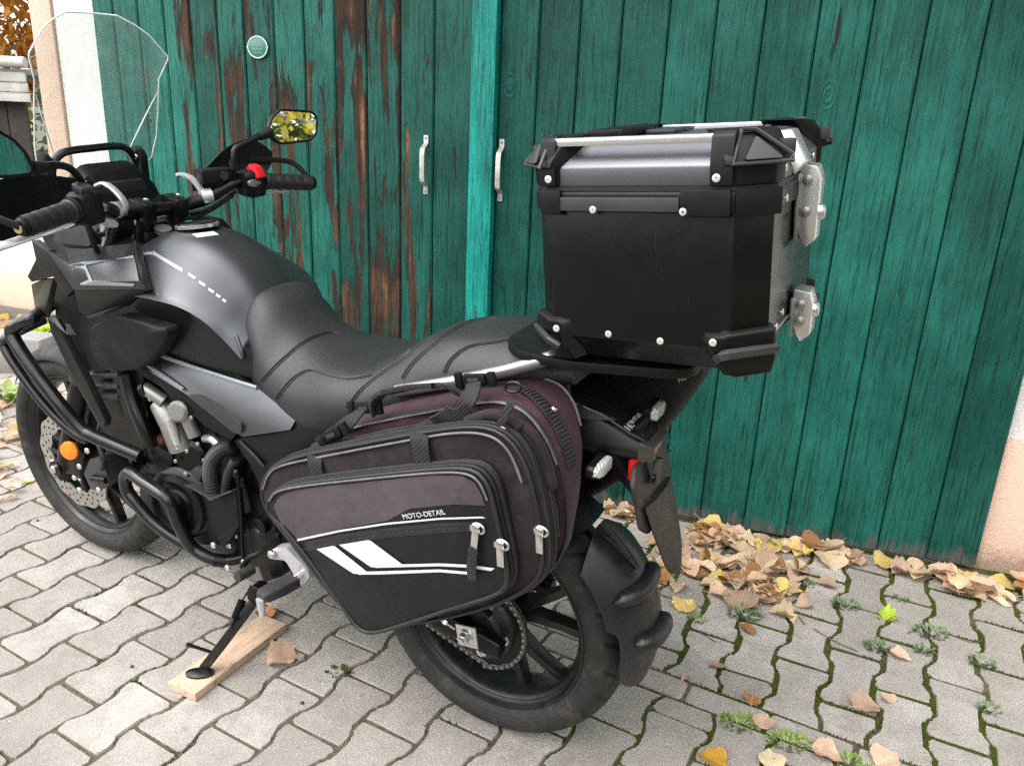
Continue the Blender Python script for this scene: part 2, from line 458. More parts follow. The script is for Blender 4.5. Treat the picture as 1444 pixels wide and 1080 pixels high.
# concrete pavers: pale top layer with dark and light grit
a = N('paver_concrete'); c = a.coord((1, 1, 1), 30.0); oi = a.n('ObjectInfo')
b1 = a.ramp(oi.outputs['Random'], [(0.0, (.32, .297, .268)), (.3, (.41, .382, .348)), (.7, (.45, .42, .385)), (1.0, (.53, .495, .455))])
b1 = a.mix(a.ramp(a.noise(c, 11, 7, .7), [(.33, .55), (.62, 0.0)]), b1, (.23, .21, .19))
gr_ = a.noise(c, 260, 4, .7)
b1 = a.mix(a.ramp(gr_, [(.34, .70), (.44, 0.0)]), b1, (.13, .12, .11))
b1 = a.mix(a.ramp(a.noise(c, 210, 3, .6), [(.61, 0.0), (.68, .70)]), b1, (.62, .59, .55))
b1 = a.mix(a.ramp(a.noise(c, 26, 8, .8), [(.55, 0.0), (.72, .55)]), b1, (.15, .125, .10))
ps = a.n('NewGeometry').outputs['Position']
b1 = a.mix(a.ramp(a.noise(ps, 1.7, 6, .65), [(.40, .45), (.58, 0.0)]), b1, (.25, .228, .20))
b1 = a.mix(a.ramp(a.noise(ps, 5.5, 7, .75), [(.62, 0.0), (.76, .35)]), b1, (.15, .13, .105))
a.set(base=b1, rough=.88, spec=.25, normal=a.bump(a.noise(c, 150, 6, .8), .9, .004)); M['paver'] = a.m
# joints: soil, grit, with moss
a = N('mossy_joint_soil'); c = a.coord()
so = a.ramp(a.noise(c, 90, 6, .7), [(.3, (.075, .060, .045)), (.6, (.16, .135, .10)), (.8, (.25, .215, .17))])
sx = a.n('SeparateXYZ', {0: c}).outputs['X']
zone = a.n('MapRange', {'Value': sx, 'From Min': -.3, 'From Max': .6, 'To Min': -.07, 'To Max': .11}).outputs[0]
mm = a.n('Math', {0: a.noise(c, 3.6, 5, .6), 1: zone}, operation='ADD').outputs[0]
mo = a.ramp(mm, [(.50, 0.0), (.60, 1.0)])
mc = a.ramp(a.noise(c, 160, 5, .7), [(.3, (.020, .030, .004)), (.55, (.060, .082, .008)), (.75, (.14, .17, .02))])
a.set(base=a.mix(mo, so, mc), rough=.95, spec=.15, normal=a.bump(a.noise(c, 230, 5, .75), .9, .006)); M['joint'] = a.m

# ================================================================== ground
def wave(x, y): return 0.0
g = MB()
nx = 70
xs = [-6 + 12 * i / nx for i in range(nx + 1)]; ys = [-.6 + 8 * j / nx for j in range(nx + 1)]
vs = [Vector((x, y, -.0038 + .0008 * math.sin(x * 23 + y * 9) * math.sin(y * 31 - x * 7))) for y in ys for x in xs]
g.add(vs, [(j * (nx + 1) + i, j * (nx + 1) + i + 1, (j + 1) * (nx + 1) + i + 1, (j + 1) * (nx + 1) + i) for j in range(nx) for i in range(nx)])
pave_bed = g.build('pavement', M['joint'], smooth=60)
tag(pave_bed, 'light grey interlocking concrete paving with mossy joints', None, None, 'structure')
a = N('yard_soil'); c = a.coord()
a.set(base=a.ramp(a.noise(c, 2.5, 8, .7), [(.3, (.07, .06, .045)), (.5, (.16, .14, .11)), (.7, (.10, .12, .04))]), rough=.95, normal=a.bump(a.noise(c, 30, 6, .7), .8, .03)); M['yard'] = a.m
g = MB(); S_ = 120
g.add([(-S_, -S_, -.03), (S_, -S_, -.03), (S_, S_, -.03), (-S_, S_, -.03)], [(0, 1, 2, 3)])
tag(g.build('ground', M['yard'], smooth=0), 'bare yard ground around the paving', None, None, 'structure')

# paver outline in lattice coordinates: x across the column, y along it
def paver_outline(ax, by, gap, jit, rr, amp=.0102):
    pitch, hl = ax, by                         # column pitch and half stone length
    we, ww = pitch * .5 + amp, pitch * .5 - amp
    yq = [(-hl, we), (-hl * .66, we), (-hl * .40, ww), (hl * .40, ww), (hl * .66, we), (hl, we)]
    right = [(w - gap / 2, y * (1 - gap / 2 / hl)) for y, w in yq]
    left = [(-w + gap / 2, y * (1 - gap / 2 / hl)) for y, w in reversed(yq)]
    out = [Vector((x, y, 0)) for x, y in right + left]
    out = fillet(out, [.012, .014, .014, .014, .014, .012] * 2, 3)
    return [p + Vector((rr.uniform(-jit, jit), rr.uniform(-jit, jit), 0)) for p in out]
def stone_mesh(name, out, rr):
    n = len(out); cen = sum(out, Vector((0, 0, 0))) / n
    def ring(ins, z): return [p - (p - cen).normalized() * ins + Vector((0, 0, z + (rr.uniform(-.0006, .0006) if z > -.01 else 0))) for p in out]
    m_ = MB(); r0, r1, r2 = ring(0, -.028), ring(0, -.0055), ring(.0036, 0)
    m_.loft([r0, r1, r2], cap=False)
    m_.f.append(tuple(range(2 * n, 3 * n)))
    me = m_.mesh(name, 40); me.materials.append(M['paver'])
    return me
def clip_poly(P_, f):                          # keep the part where f >= 0
    out = []
    for a_, b_ in zip(P_, P_[1:] + P_[:1]):
        fa, fb = f(a_), f(b_)
        if fa >= 0: out.append(a_)
        if (fa >= 0) != (fb >= 0): out.append(a_.lerp(b_, fa / (fa - fb)))
    return out
def area2(P_): return abs(sum(a_.x * b_.y - b_.x * a_.y for a_, b_ in zip(P_, P_[1:] + P_[:1]))) / 2
def in_view(p, mx=30):
    q = p - CC; d = q.dot(CF)
    if d < .1: return False
    x, y = W0 / 2 + FPX * q.dot(CR) / d, H0 / 2 - FPX * q.dot(CU) / d
    return -mx < x < W0 + mx and y < H0 + mx and y > 0
DA = Vector((.6086, 2.5971, 0)); DE = Vector((.9598, -.2807, 0)); DN = Vector((-.2807, -.9598, 0))
SP, SDIR = Vector((.50, 1.655, 0)), Vector((math.cos(R(-28.6)), math.sin(R(-28.6)), 0))     # the straight strip of narrow stones
SN = Vector((-SDIR.y, SDIR.x, 0)); SW = .078
prr = random.Random(5)
A_L, B_L = Vector((math.cos(-.5119), math.sin(-.5119), 0)) * .1398, Vector((math.sin(.5119), math.cos(.5119), 0)) * .1006
A_R, B_R = Vector((.1095, -.055, 0)), Vector((.0535, .110, 0))
off_s = lambda p: (p - SP).dot(SN)
off_d = lambda p: (p - DA).dot(DN)
SHL = [paver_outline(.1398, .1006, .0066, .0021, prr, .0082) for _ in range(8)]
SHR = [paver_outline(A_R.length, B_R.length, .0108, .0032, prr) for _ in range(8)]
ML_, MR_ = [stone_mesh('paver', o_, prr) for o_ in SHL], [stone_mesh('paver', o_, prr) for o_ in SHR]
stones = []
def lay(origin, A, B, shapes, meshes, box, planes):
    th = math.atan2(A.y, A.x)
    for i in range(-60, 61):
        for j in range(-60, 61):
            if (i + j) % 2 == 0: continue
            p = origin + A * i + B * j
            if not box(p): continue
            k = prr.randrange(8); t = th + prr.choice((0, math.pi)) + prr.uniform(-.012, .012)
            rt = Matrix.Rotation(t, 3, 'Z'); poly = [rt @ q + p for q in shapes[k]]
            if all(f(q) >= 0 for q in poly for f in planes): stones.append((p, t, meshes[k])); continue
            full = area2(poly)
            for f in planes:
                if poly: poly = clip_poly(poly, f)
            if len(poly) < 3 or area2(poly) < .10 * full: continue
            c_ = sum(poly, Vector((0, 0, 0))) / len(poly)
            stones.append((c_, 0.0, [q - c_ for q in poly]))
lay(Vector((-1.0762, 1.722, 0)), A_L, B_L, SHL, ML_, lambda p: -3.6 < p.x < 2.3 and p.y > .3 and off_s(p) < .1, [lambda q: -SW / 2 - .006 - off_s(q)])
lay(Vector((.868, 1.632, 0)), A_R, B_R, SHR, MR_, lambda p: -.75 < p.x < 2.3 and off_s(p) > -.1 and off_d(p) > -.12, [lambda q: off_s(q) - SW / 2 - .006, lambda q: off_d(q) - .012])
lay(Vector((-1.0762, 1.722, 0)), A_L, B_L, SHL, ML_, lambda p: -4.2 < p.x <= -.75 and off_s(p) > -.1 and (off_d(p) > .0 or (p - DA).dot(DE) < -2.75) and p.y < 5.2, [lambda q: off_s(q) - SW / 2 - .006])
stones.sort(key=lambda q: (0 if in_view(q[0], 60) else 1, (q[0] - CC).length))
for p, t, me in stones[:300]:
    if isinstance(me, list): me = stone_mesh('paver', me, prr)
    o = bpy.data.objects.new('paver', me); col.objects.link(o); o.parent = pave_bed
    o.location = p + Vector((0, 0, prr.uniform(-.0012, .0016)))
    o.rotation_euler = (prr.uniform(-.008, .008), prr.uniform(-.008, .008), t)
g = MB()
for p, t, me in stones[300:]:
    if isinstance(me, list): me = stone_mesh('paver', me, prr)
    rt = Matrix.Rotation(t, 3, 'Z'); dz = prr.uniform(-.002, .002)
    g.add([rt @ v.co + p + Vector((0, 0, dz)) for v in me.vertices], [tuple(f.vertices) for f in me.polygons])
if g.v:
    tag(g.build('outer_pavers', M['paver'], pave_bed, smooth=40), None, None, None, 'stuff')
# narrow stones of the strip
kp = []
for v in range(3):
    m_ = MB(); w, h = .192, SW - .008
    out = fillet([(-w / 2, -h / 2, 0), (w / 2, -h / 2, 0), (w / 2, h / 2, 0), (-w / 2, h / 2, 0)], .008, 2)
    out = [p + Vector((prr.uniform(-.001, .001), prr.uniform(-.001, .001), 0)) for p in out]; n = len(out)
    m_.loft([[p + Vector((0, 0, -.028)) for p in out], [p + Vector((0, 0, -.005)) for p in out], [p - p.normalized() * .004 for p in out]], cap=False); m_.f.append(tuple(range(2 * n, 3 * n)))
    me = m_.mesh('strip_stone', 40); me.materials.append(M['paver']); kp.append(me)
for i in range(-22, 12):
    p = SP + SDIR * (.2 * i + .07)
    if off_d(p) < .06: continue
    if not in_view(p, 200): continue
    o = bpy.data.objects.new('strip_stone', kp[i % 3]); col.objects.link(o); o.parent = pave_bed
    o.location = p + Vector((0, 0, prr.uniform(-.002, .001))); o.rotation_euler = (0, prr.uniform(-.008, .008), math.atan2(SDIR.y, SDIR.x) + prr.uniform(-.01, .01))

# ================================================================== door leaves
DM = Matrix(((DE.x, -DN.x, 0, DA.x), (DE.y, -DN.y, 0, DA.y), (0, 0, 1, 0), (0, 0, 0, 1)))
SEAM_L = [-2.345, -2.249, -2.138, -2.025, -1.913, -1.799, -1.689, -1.565, -1.447, -1.328, -1.207, -1.080, -.956, -.812]
SEAM_R = [-.726, -.596, -.464, -.332, -.188, -.049, .090, .242, .385, .531, .682, .836, .985]
PEEL_L = [.15, .05, .12, .30, .38, .40, .42, .40, .42, .58, .48, .34, .10]
PEEL_R = [.0, .0, .0, .02, .0, .08, .0, .14, .10, .0, .0, .02]
def planks(root, seams, peel, mat_, z0, z1, org):
    for k, (a_, b_) in enumerate(zip(seams, seams[1:])):
        w = b_ - a_ - .0035; x = (a_ + b_) / 2 - org; c_ = .005
        z0_ = z0 + rnd.uniform(-.006, .006)
        m_ = MB(); pr = [(-w / 2, .026), (-w / 2, c_), (-w / 2 + c_, 0), (w / 2 - c_, 0), (w / 2, c_), (w / 2, .026)]
        m_.loft([[Vector((px, py, 0)) for px, py in pr], [Vector((px, py, z1 - z0_)) for px, py in pr]])
        o = m_.build('plank', mat_, root, smooth=0)
        o.location = (x, rnd.uniform(0, .0022), z0_)
        o.color = (peel[k], 0, 0, 1)
def leaf(seams, peel, mat_, label, z0):
    ox = seams[0]
    root = empty('barn_door', DM @ Matrix.Translation((ox, 0, 0)), label, 'door', 'leaves of the green double door')
    planks(root, seams, peel, mat_, z0, 2.32, ox)
    m_ = MB(); m_.box(((seams[-1] - ox) / 2 - (.06 if ox > -1 else 0), .036, 1.16), (seams[-1] - ox - .01 + (.10 if ox > -1 else -.06), .018, 2.24)); m_.build('gap_blocker', M['gap'], root, smooth=0)  # dark sheet added behind the planks to keep light out of the gaps
    return root, ox
dl, oxl = leaf(SEAM_L, PEEL_L, M['door_l'], 'left green door leaf with brown peeling paint and an oval plaque', .02)
dr, oxr = leaf(SEAM_R, PEEL_R, M['door_r'], 'right green door leaf behind the top case, paint mostly whole', .012)
m_ = MB(); m_.box((-.7695 - oxr, -.010, 1.17), (.0845, .056, 2.30)); o = m_.build('cover_strip', M['strip'], dr, bevel=.006, label='bright turquoise cover strip between the leaves'); o.color = (0, 0, 0, 1)
def handle(root, u, z0, z1):
    m_ = MB(); zc = (z0 + z1) / 2; h = z1 - z0
    path = [(u, -.003, z1), (u, -.003, z1 - .028), (u, -.034, z1 - .046), (u, -.038, z1 - .062), (u, -.038, z0 + .062), (u, -.034, z0 + .046), (u, -.003, z0 + .028), (u, -.003, z0)]
    m_.ribbon(path, (1, 0, 0), .017, .006)
    o = m_.build('handle', M['handle'], root, bevel=.001)
    for zz in (z1 - .010, z0 + .010):
        q = MB(); q.lathe([(.0042, 0), (.0035, -.0025), (.0, -.003)], (u, -.006, zz), (0, 1, 0), 10, closed=False); q.build('screw', M['alu_cast'], o)
M['handle'] = simple('worn_galvanised_steel', (.50, .49, .45), .5, .35, .25, 25, dust=.2)
handle(dl, -.981 - oxl, 1.085, 1.284)
handle(dr, -.706 - oxr, 1.080, 1.284)
# oval enamel plaque
M['enamel'] = simple('green_enamel', (.035, .20, .155), .18, 0, .05)
M['enamel_w'] = simple('white_enamel', (.72, .78, .75), .25, 0, .04)
pq = empty('plaque', DM @ Matrix.Translation((-1.629, -.003, 1.552)), 'small oval green enamel plaque with white rim on left door leaf', 'plaque')
def oval(rx, rz, n=36): return [Vector((rx * math.cos(2 * math.pi * k / n), 0, rz * math.sin(2 * math.pi * k / n))) for k in range(n)]
m_ = MB(); m_.loft([oval(.0425, .0385), [p + Vector((0, -.004, 0)) for p in oval(.0425, .0385)], [p + Vector((0, -.006, 0)) for p in oval(.036, .032)]]); m_.build('plate', M['enamel'], pq)
m_ = MB(); m_.tube([p + Vector((0, -.0052, 0)) for p in oval(.0395, .0355)], .0022, 6, closed=True); m_.build('rim', M['enamel_w'], pq)
for x in (-.0405, .0405):
    m_ = MB(); m_.ball((x, -.005, 0), (.0035, .003, .0035), 8, 6); m_.build('screw', M['enamel_w'], pq)
for zz, words in ((.0165, (.009, .022)), (.0055, (.012, .013)), (-.0065, (.009, .026)), (-.0175, (.014, .012))):      # four unreadable lines of lettering
    tot = sum(words) + .003 * (len(words) - 1); x = -tot / 2
    for w in words:
        n_ = max(3, int(w / .0032)); m_ = MB(); pts = []
        for k in range(n_ * 2 + 1):
            pts.append(Vector((x + w * k / (n_ * 2), -.0066, zz + (.0026 if k % 2 else -.0026) * (1 if (k * 7) % 3 else .6))))
        m_.tube(pts, .0010, 4); m_.build('lettering', M['enamel_w'], pq)
        x += w + .003

# ================================================================== the building round the door
bld = empty('garage_building', DM, 'white rendered garage with peach plinth around the green door', 'building')
def bbox(name, u0, u1, y0, y1, z0, z1, m__, bev=.004):
    m_ = MB(); m_.box(((u0 + u1) / 2, (y0 + y1) / 2, (z0 + z1) / 2), (u1 - u0, y1 - y0, z1 - z0)); return m_.build(name, m__, bld, bevel=bev)
bbox('wall', .93, 4.2, .052, .45, .0, 3.2, M['stucco_white'])
bbox('plinth', .93, 4.2, .034, .050, -.02, .458, M['stucco_peach'], .006)
bbox('wall', -2.575, -2.28, .052, .45, .0, 3.2, M['stucco_white'])
bbox('plinth', -2.573, -2.30, .034, .050, -.02, .458, M['stucco_peach'], .006)
bbox('corner_band', -2.680, -2.578, .040, .44, .46, 3.2, M['stucco_peach'])
bbox('plinth', -2.682, -2.576, .034, .45, -.02, .456, M['stucco_peach'], .006)
bbox('lintel', -2.278, .928, .052, .45, 2.36, 3.2, M['stucco_white'])
M['added_eave'] = simple('added_eave_dark', (.045, .030, .020), .7, 0, .3, 6, .4, 50)  # roof and overhang added out of view to darken reflections and shade the door
M['added_rooftile'] = simple('added_roof_brown', (.11, .055, .040), .8, 0, .3, 8, .4, 40)
m_ = MB(); m_.prism([(-2.95, -.85, 2.82), (-2.95, -.85, 2.94), (-2.95, 3.0, 4.6), (-2.95, 3.0, 4.48)], (7.3, 0, 0)); added_roof = m_.build('roof', M['added_rooftile'], bld)  # unseen roof, added to darken what the tank reflects
for k in range(9):
    m_ = MB(); m_.box((-2.6 + k * .82, -.36, 2.90), (.09, .98, .12), Matrix.Rotation(math.atan2(1.66, 3.85), 3, 'X')); m_.build('added_rafter', M['added_eave'], added_roof, bevel=.005)
m_ = MB(); m_.prism([(-2.94, -.83, 2.800), (-2.94, .05, 3.178), (-2.94, .05, 3.165), (-2.94, -.83, 2.787)], (7.28, 0, 0)); m_.build('added_soffit', M['added_eave'], added_roof)
bbox('side_wall', -2.62, -2.40, .46, 3.2, .0, 3.2, M['stucco_white'])
bbox('threshold', -2.28, .93, .02, .30, -.03, .006, M['stone'])

# ================================================================== beyond the left corner
wA, wB = G(-260, 400), G(60, 455)
wA.z = wB.z = 0
wd_ = (wB - wA).normalized(); wn = Vector((wd_.y, -wd_.x, 0))
if wn.dot(CC - wB) < 0: wn = -wn
def on_wall(x, y):
    d = ray_w(x, y); t = (wA - CC).dot(wn) / d.dot(wn); return CC + d * t
zg, zp, zt = on_wall(20, 433).z, on_wall(20, 379).z, on_wall(20, 262).z
gwm = Matrix(((wd_.x, -wn.x, 0, wB.x), (wd_.y, -wn.y, 0, wB.y), (0, 0, 1, 0), (0, 0, 0, 1)))
gw = empty('garden_wall', gwm, 'low white rendered wall with peach plinth behind the front wheel', 'wall')
for nm, y0, z0, z1, mm_ in (('base', -.02, -.03, zg, 'stucco_grey'), ('plinth', -.01, zg, zp, 'stucco_peach'), ('wall', 0, zp, zt, 'stucco_white'), ('coping', -.03, zt, zt + .05, 'stone')):
    m_ = MB(); m_.box((-1.3, y0 + .1, (z0 + z1) / 2), (4.2, .2 - 2 * y0 * .0, z1 - z0)); m_.build(nm, M[mm_], gw, bevel=.006)
# kerb stone in front of it
kA, kB = G(-60, 520), G(62, 531)
kb = MB(); kd = (kB - kA); kd.z = 0; kl = kd.length; kd.normalize()
kbm = Matrix.Translation((kA + kB) / 2) @ Matrix.Rotation(math.atan2(kd.y, kd.x), 4, 'Z')
kroot = kb.box((0, .08, .09), (kl, .16, .20)).build('kerb_stone', M['stone'], bevel=.012)
kroot.matrix_world = kbm
tag(kroot, 'grey kerb stone behind the front tyre', 'kerb')
# shed
def face_y(x, y, Y):
    d = ray_w(x, y); return CC + d * (Y / d.y)
M['shed'] = simple('dark_weathered_wood', (.035, .028, .022), .8, 0, .4, 5, .6, 60)
M['fascia'] = simple('pale_weathered_board', (.50, .49, .45), .8, 0, .2, 7, .7, 40)
YS = 8.6
s0, s1 = face_y(-160, 420, YS), face_y(75, 420, YS)
shed = empty('garden_shed', Matrix.Translation((s0.x, YS, 0)), 'dark wooden shed with pale roof edge beyond the garden wall', 'shed')
zt2, zf0, zf1 = face_y(20, 232, YS).z, face_y(20, 143, YS).z, face_y(20, 92, YS).z
wsh = s1.x - s0.x
for k in range(9):
    m_ = MB(); m_.box((wsh * (k + .5) / 9, .02, zf0 / 2), (wsh / 9 - .012, .04, zf0)); m_.build('wall_board', M['shed'], shed, bevel=.004)
hf = zf1 - zf0
for k in range(3):
    m_ = MB(); m_.box((wsh / 2, -.16 - .015 * k, zf0 + hf * (k * .27 + .12)), (wsh + .3, .03, hf * .255)); m_.build('fascia_board', M['fascia'], shed, bevel=.006)
m_ = MB(); m_.box((wsh / 2, .9, zf0 + hf * .80), (wsh + .3, 2.2, .05)); m_.build('roof', M['stone'], shed, bevel=.005)
m_ = MB(); m_.tube([(-.1, -.25, zf1 + .03), (wsh + .2, -.25, zf1 + .02)], .05, 12); m_.build('gutter', M['fascia'], shed)

# ---- trees
M['bark'] = simple('grey_bark', (.20, .18, .15), .9, 0, .5, 12, .8, 40)
M['birch'] = simple('pale_birch_bark', (.52, .50, .44), .8, 0, .35, 9, .6, 40)
def leafmat(name, cols):
    a = N(name); g_ = a.n('NewGeometry'); 
    cl = a.ramp(g_.outputs['Random Per Island'], [(i / max(1, len(cols) - 1), c) for i, c in enumerate(cols)])
    df = a.n('BsdfDiffuse', {'Color': cl}); tl = a.n('BsdfTranslucent', {'Color': cl})
    mx = a.n('MixShader', {0: .35, 1: df.outputs[0], 2: tl.outputs[0]}); a.l(mx.outputs[0], a.out.inputs['Surface'])
    return a.m
M['leaf_yellow'] = leafmat('yellow_foliage', [(.42, .34, .03), (.55, .42, .05), (.30, .32, .05), (.62, .50, .10)])
M['leaf_rust'] = leafmat('rust_foliage', [(.20, .06, .015), (.34, .12, .02), (.42, .20, .03), (.12, .05, .02)])
M['leaf_green'] = leafmat('green_foliage', [(.05, .10, .02), (.09, .15, .03), (.16, .20, .05)])
def tree(name, label, base, height, crown_r, trunk_r, lm, n, bark, seed, leafsize=.07, lean=(0, 0), crown_z=.62, group=None, cat='tree'):
    rr = random.Random(seed)
    root = empty(name, Matrix.Translation(base), label, cat, group)
    m_ = MB(); top = Vector((lean[0], lean[1], height * .82))
    tp = crom([(0, 0, -.05), (lean[0] * .3 + .04, lean[1] * .3, height * .3), (lean[0] * .7, lean[1] * .7 + .05, height * .6), top], 5)
    m_.tube(tp, [trunk_r * (1 - .8 * i / (len(tp) - 1)) for i in range(len(tp))], 10); m_.build('trunk', bark, root)
    cen = []
    for k in range(9):
        t = tp[int(len(tp) * (.35 + .6 * k / 9))]; ang = k * 2.4 + rr.uniform(-.3, .3)
        e = Vector((math.cos(ang), math.sin(ang), rr.uniform(.2, .7))) * crown_r * rr.uniform(.6, .95)
        b = MB(); pth = crom([t, t + e * .5 + Vector((0, 0, .1)), t + e], 4)
        b.tube(pth, [trunk_r * .4 * (1 - .8 * i / (len(pth) - 1)) for i in range(len(pth))], 6); b.build('limb', bark, root)
        cen += [t + e, t + e * .6]
    cen.append(top)
    f = MB()
    for k in range(n):
        c_ = cen[rr.randrange(len(cen))]
        d = Vector((rr.gauss(0, 1), rr.gauss(0, 1), rr.gauss(0, .8))) * crown_r * .27
        p = c_ + d; s = leafsize * rr.uniform(.6, 1.3)
        x = Vector((rr.gauss(0, 1), rr.gauss(0, 1), rr.gauss(0, 1))).normalized(); y = x.cross(Vector((rr.gauss(0, 1), rr.gauss(0, 1), rr.gauss(0, 1)))).normalized()
        f.add([p - x * s, p - y * s * .55 , p + x * s, p + y * s * .55], [(0, 1, 2, 3)])
    me = bpy.data.meshes.new('crown'); me.from_pydata([tuple(v) for v in f.v], [], f.f); me.materials.append(lm)
    o = bpy.data.objects.new('crown', me); col.objects.link(o); o.parent = root
    return root
tb = face_y(-30, 200, 12.5); tree('autumn_tree', 'rust brown autumn tree above the shed roof', (tb.x, 12.5, 0), 5.2, 1.9, .10, M['leaf_rust'], 5200, M['bark'], 3, .085)
tb = face_y(8, 200, 10.8); tree('birch_tree', 'slim pale birch trunk in front of the rust brown tree', (tb.x + .35, 10.8, 0), 5.0, .8, .075, M['leaf_rust'], 900, M['birch'], 4, .07, (-1.0, 0))
# trees on the other side of the yard, seen in the mirrors and in glossy surfaces
for k, (x, y, h, cr, lm, n) in enumerate(((-5.5, -7.0, 6.0, 2.0, 'leaf_yellow', 4200), (2.4, -6.2, 5.6, 2.0, 'leaf_yellow', 5200), (8.2, -3.4, 6.2, 2.2, 'leaf_yellow', 5200), (8.0, .5, 5.2, 2.0, 'leaf_yellow', 2300))):
    tree('yard_tree', ('yellow leaved tree at the far left behind the viewer', 'tall yellow tree behind the viewer', 'broad yellow tree at the right of the yard', 'yellow leaved tree reflected in the right mirror')[k], (x, y, 0), h, cr, .13, M[lm], n, M['bark'], 20 + k, .075, group='trees across the yard')
hm = MB(); hrr = random.Random(9)  # unseen greenery added all round to darken low reflections and raise contrast
for k in range(26000):
    t = hrr.random(); path = ((1, 18), (-12, 15), (-14, 3), (-9, -5.0), (-3, -7.2), (4, -6.4), (9, -4.0), (10, .8))
    u = t * 7; i_ = min(6, int(u)); f_ = u - i_; x = path[i_][0] + (path[i_ + 1][0] - path[i_][0]) * f_; y = path[i_][1] + (path[i_ + 1][1] - path[i_][1]) * f_
    p = Vector((x + hrr.gauss(0, .28), y + hrr.gauss(0, .28), hrr.random() ** .8 * (2.4 + .5 * math.sin(x * 2.1))))
    a_ = Vector((hrr.gauss(0, 1), hrr.gauss(0, 1), hrr.gauss(0, 1))).normalized(); b_ = a_.cross(Vector((hrr.gauss(0, 1), hrr.gauss(0, 1), hrr.gauss(0, 1)))).normalized(); s_ = hrr.uniform(.06, .13)
    hm.add([p - a_ * s_, p - b_ * s_ * .6, p + a_ * s_, p + b_ * s_ * .6], [(0, 1, 2, 3)])
me = bpy.data.meshes.new('unseen_hedge'); me.from_pydata([tuple(v) for v in hm.v], [], hm.f); me.materials.append(M['leaf_green'])
o = bpy.data.objects.new('unseen_hedge', me); col.objects.link(o); tag(o, 'dense green foliage, unseen, added all round the yard to darken reflections', 'unseen_hedge', None, 'stuff')
# ================================================================== motorcycle
bike = empty('motorcycle', BM, 'matt black touring motorcycle leaning on its side stand', 'motorcycle')
V = Vector
def P(name, mb, m, parent=None, **k): return mb.build(name, M[m], parent or bike, **k)
def flip(mb):
    o = MB(); o.v = [V((p.x, -p.y, p.z)) for p in mb.v]; o.f = [tuple(reversed(f)) for f in mb.f]; return o
def both(name, mb, m, parent=None, tuck=1.0, drop=0.0, **k):
    a = P(name, mb, m, parent, **k); f_ = flip(mb); f_.v = [V((p.x, p.y * tuck, p.z - drop)) for p in f_.v]; b = P(name, f_, m, parent, **k); return a, b
def bolt(p, axis, r, m='chrome', parent=None, name='bolt', h=None):
    h = h or r * .7
    return P(name, MB().lathe([(r, 0), (r, h * .7), (r * .75, h), (0, h)], p, axis, 12, closed=False), m, parent)
def nut(p, axis, r, parent=None):
    q = P('nut', MB().lathe([(r * 1.35, 0), (r * 1.35, .002), (r, .0025), (r, r * .9), (r * .55, r * .95), (r * .5, r * 1.25), (0, r * 1.3)], p, axis, 6, closed=False), 'chrome', parent, smooth=20); return q
LX = V((0, 1, 0))

# ---- wheels
RC, FC = V((.012, 0, .308)), V((1.445, 0, .329))
def tyremat(name, n_gr, hw):
    a = N(name); tc = a.n('TexCoord'); sp = a.n('SeparateXYZ', {0: tc.outputs['Object']})
    ang = a.n('Math', {0: sp.outputs['Z'], 1: sp.outputs['X']}, operation='ARCTAN2').outputs[0]
    ab = a.n('Math', {0: sp.outputs['Y']}, operation='ABSOLUTE').outputs[0]
    sk = a.n('Math', {0: ab, 1: 11.0}, operation='MULTIPLY').outputs[0]
    ph = a.n('Math', {0: a.n('Math', {0: ang, 1: n_gr / (2 * math.pi)}, operation='MULTIPLY').outputs[0], 1: sk}, operation='ADD').outputs[0]
    fr = a.n('Math', {0: ph}, operation='FRACT').outputs[0]
    g1 = a.n('Math', {0: fr, 1: .16}, operation='LESS_THAN').outputs[0]
    r2 = a.n('Math', {0: a.n('Math', {0: a.n('Math', {0: sp.outputs['X'], 1: sp.outputs['X']}, operation='MULTIPLY').outputs[0], 1: a.n('Math', {0: sp.outputs['Z'], 1: sp.outputs['Z']}, operation='MULTIPLY').outputs[0]}, operation='ADD').outputs[0]}, operation='SQRT').outputs[0]
    g2 = a.n('Math', {0: r2, 1: hw}, operation='GREATER_THAN').outputs[0]
    gg = a.n('Math', {0: g1, 1: g2}, operation='MULTIPLY').outputs[0]
    c = tc.outputs['Object']
    cl = a.ramp(a.noise(c, 22, 6, .7), [(.30, (.010, .0098, .0095)), (.55, (.022, .021, .0195)), (.75, (.060, .054, .047))])
    side = a.n('Math', {0: 1.0, 1: g2}, operation='SUBTRACT').outputs[0]
    rib = a.n('Math', {0: a.n('Math', {0: r2, 1: 700.0}, operation='MULTIPLY').outputs[0]}, operation='SINE').outputs[0]
    ribs = a.n('Math', {0: rib, 1: a.n('Math', {0: side, 1: .035}, operation='MULTIPLY').outputs[0]}, operation='MULTIPLY').outputs[0]
    h = a.n('Math', {0: a.n('Math', {0: gg, 1: -1.0}, operation='MULTIPLY').outputs[0], 1: ribs}, operation='ADD').outputs[0]
    sc2 = a.ramp(a.noise(a.n('Mapping', {'Vector': c, 'Scale': (1, 6, 1)}).outputs[0], 90, 7, .8), [(.58, 0.0), (.74, .5)])
    cl = a.mix(a.n('Math', {0: sc2, 1: g2}, operation='MULTIPLY').outputs[0], cl, (.10, .092, .082))
    a.set(base=a.mix(gg, cl, (.0025, .0025, .0025)), rough=.66, spec=.4, normal=a.bump(h, 1.0, .006)); return a.m
M['tyre_r'] = tyremat('rear_tyre_rubber', 26, .284); M['tyre_f'] = tyremat('front_tyre_rubber', 30, .302)
def mirror_prof(h): return h + [(r, -y) for r, y in reversed(h) if y > 1e-6]
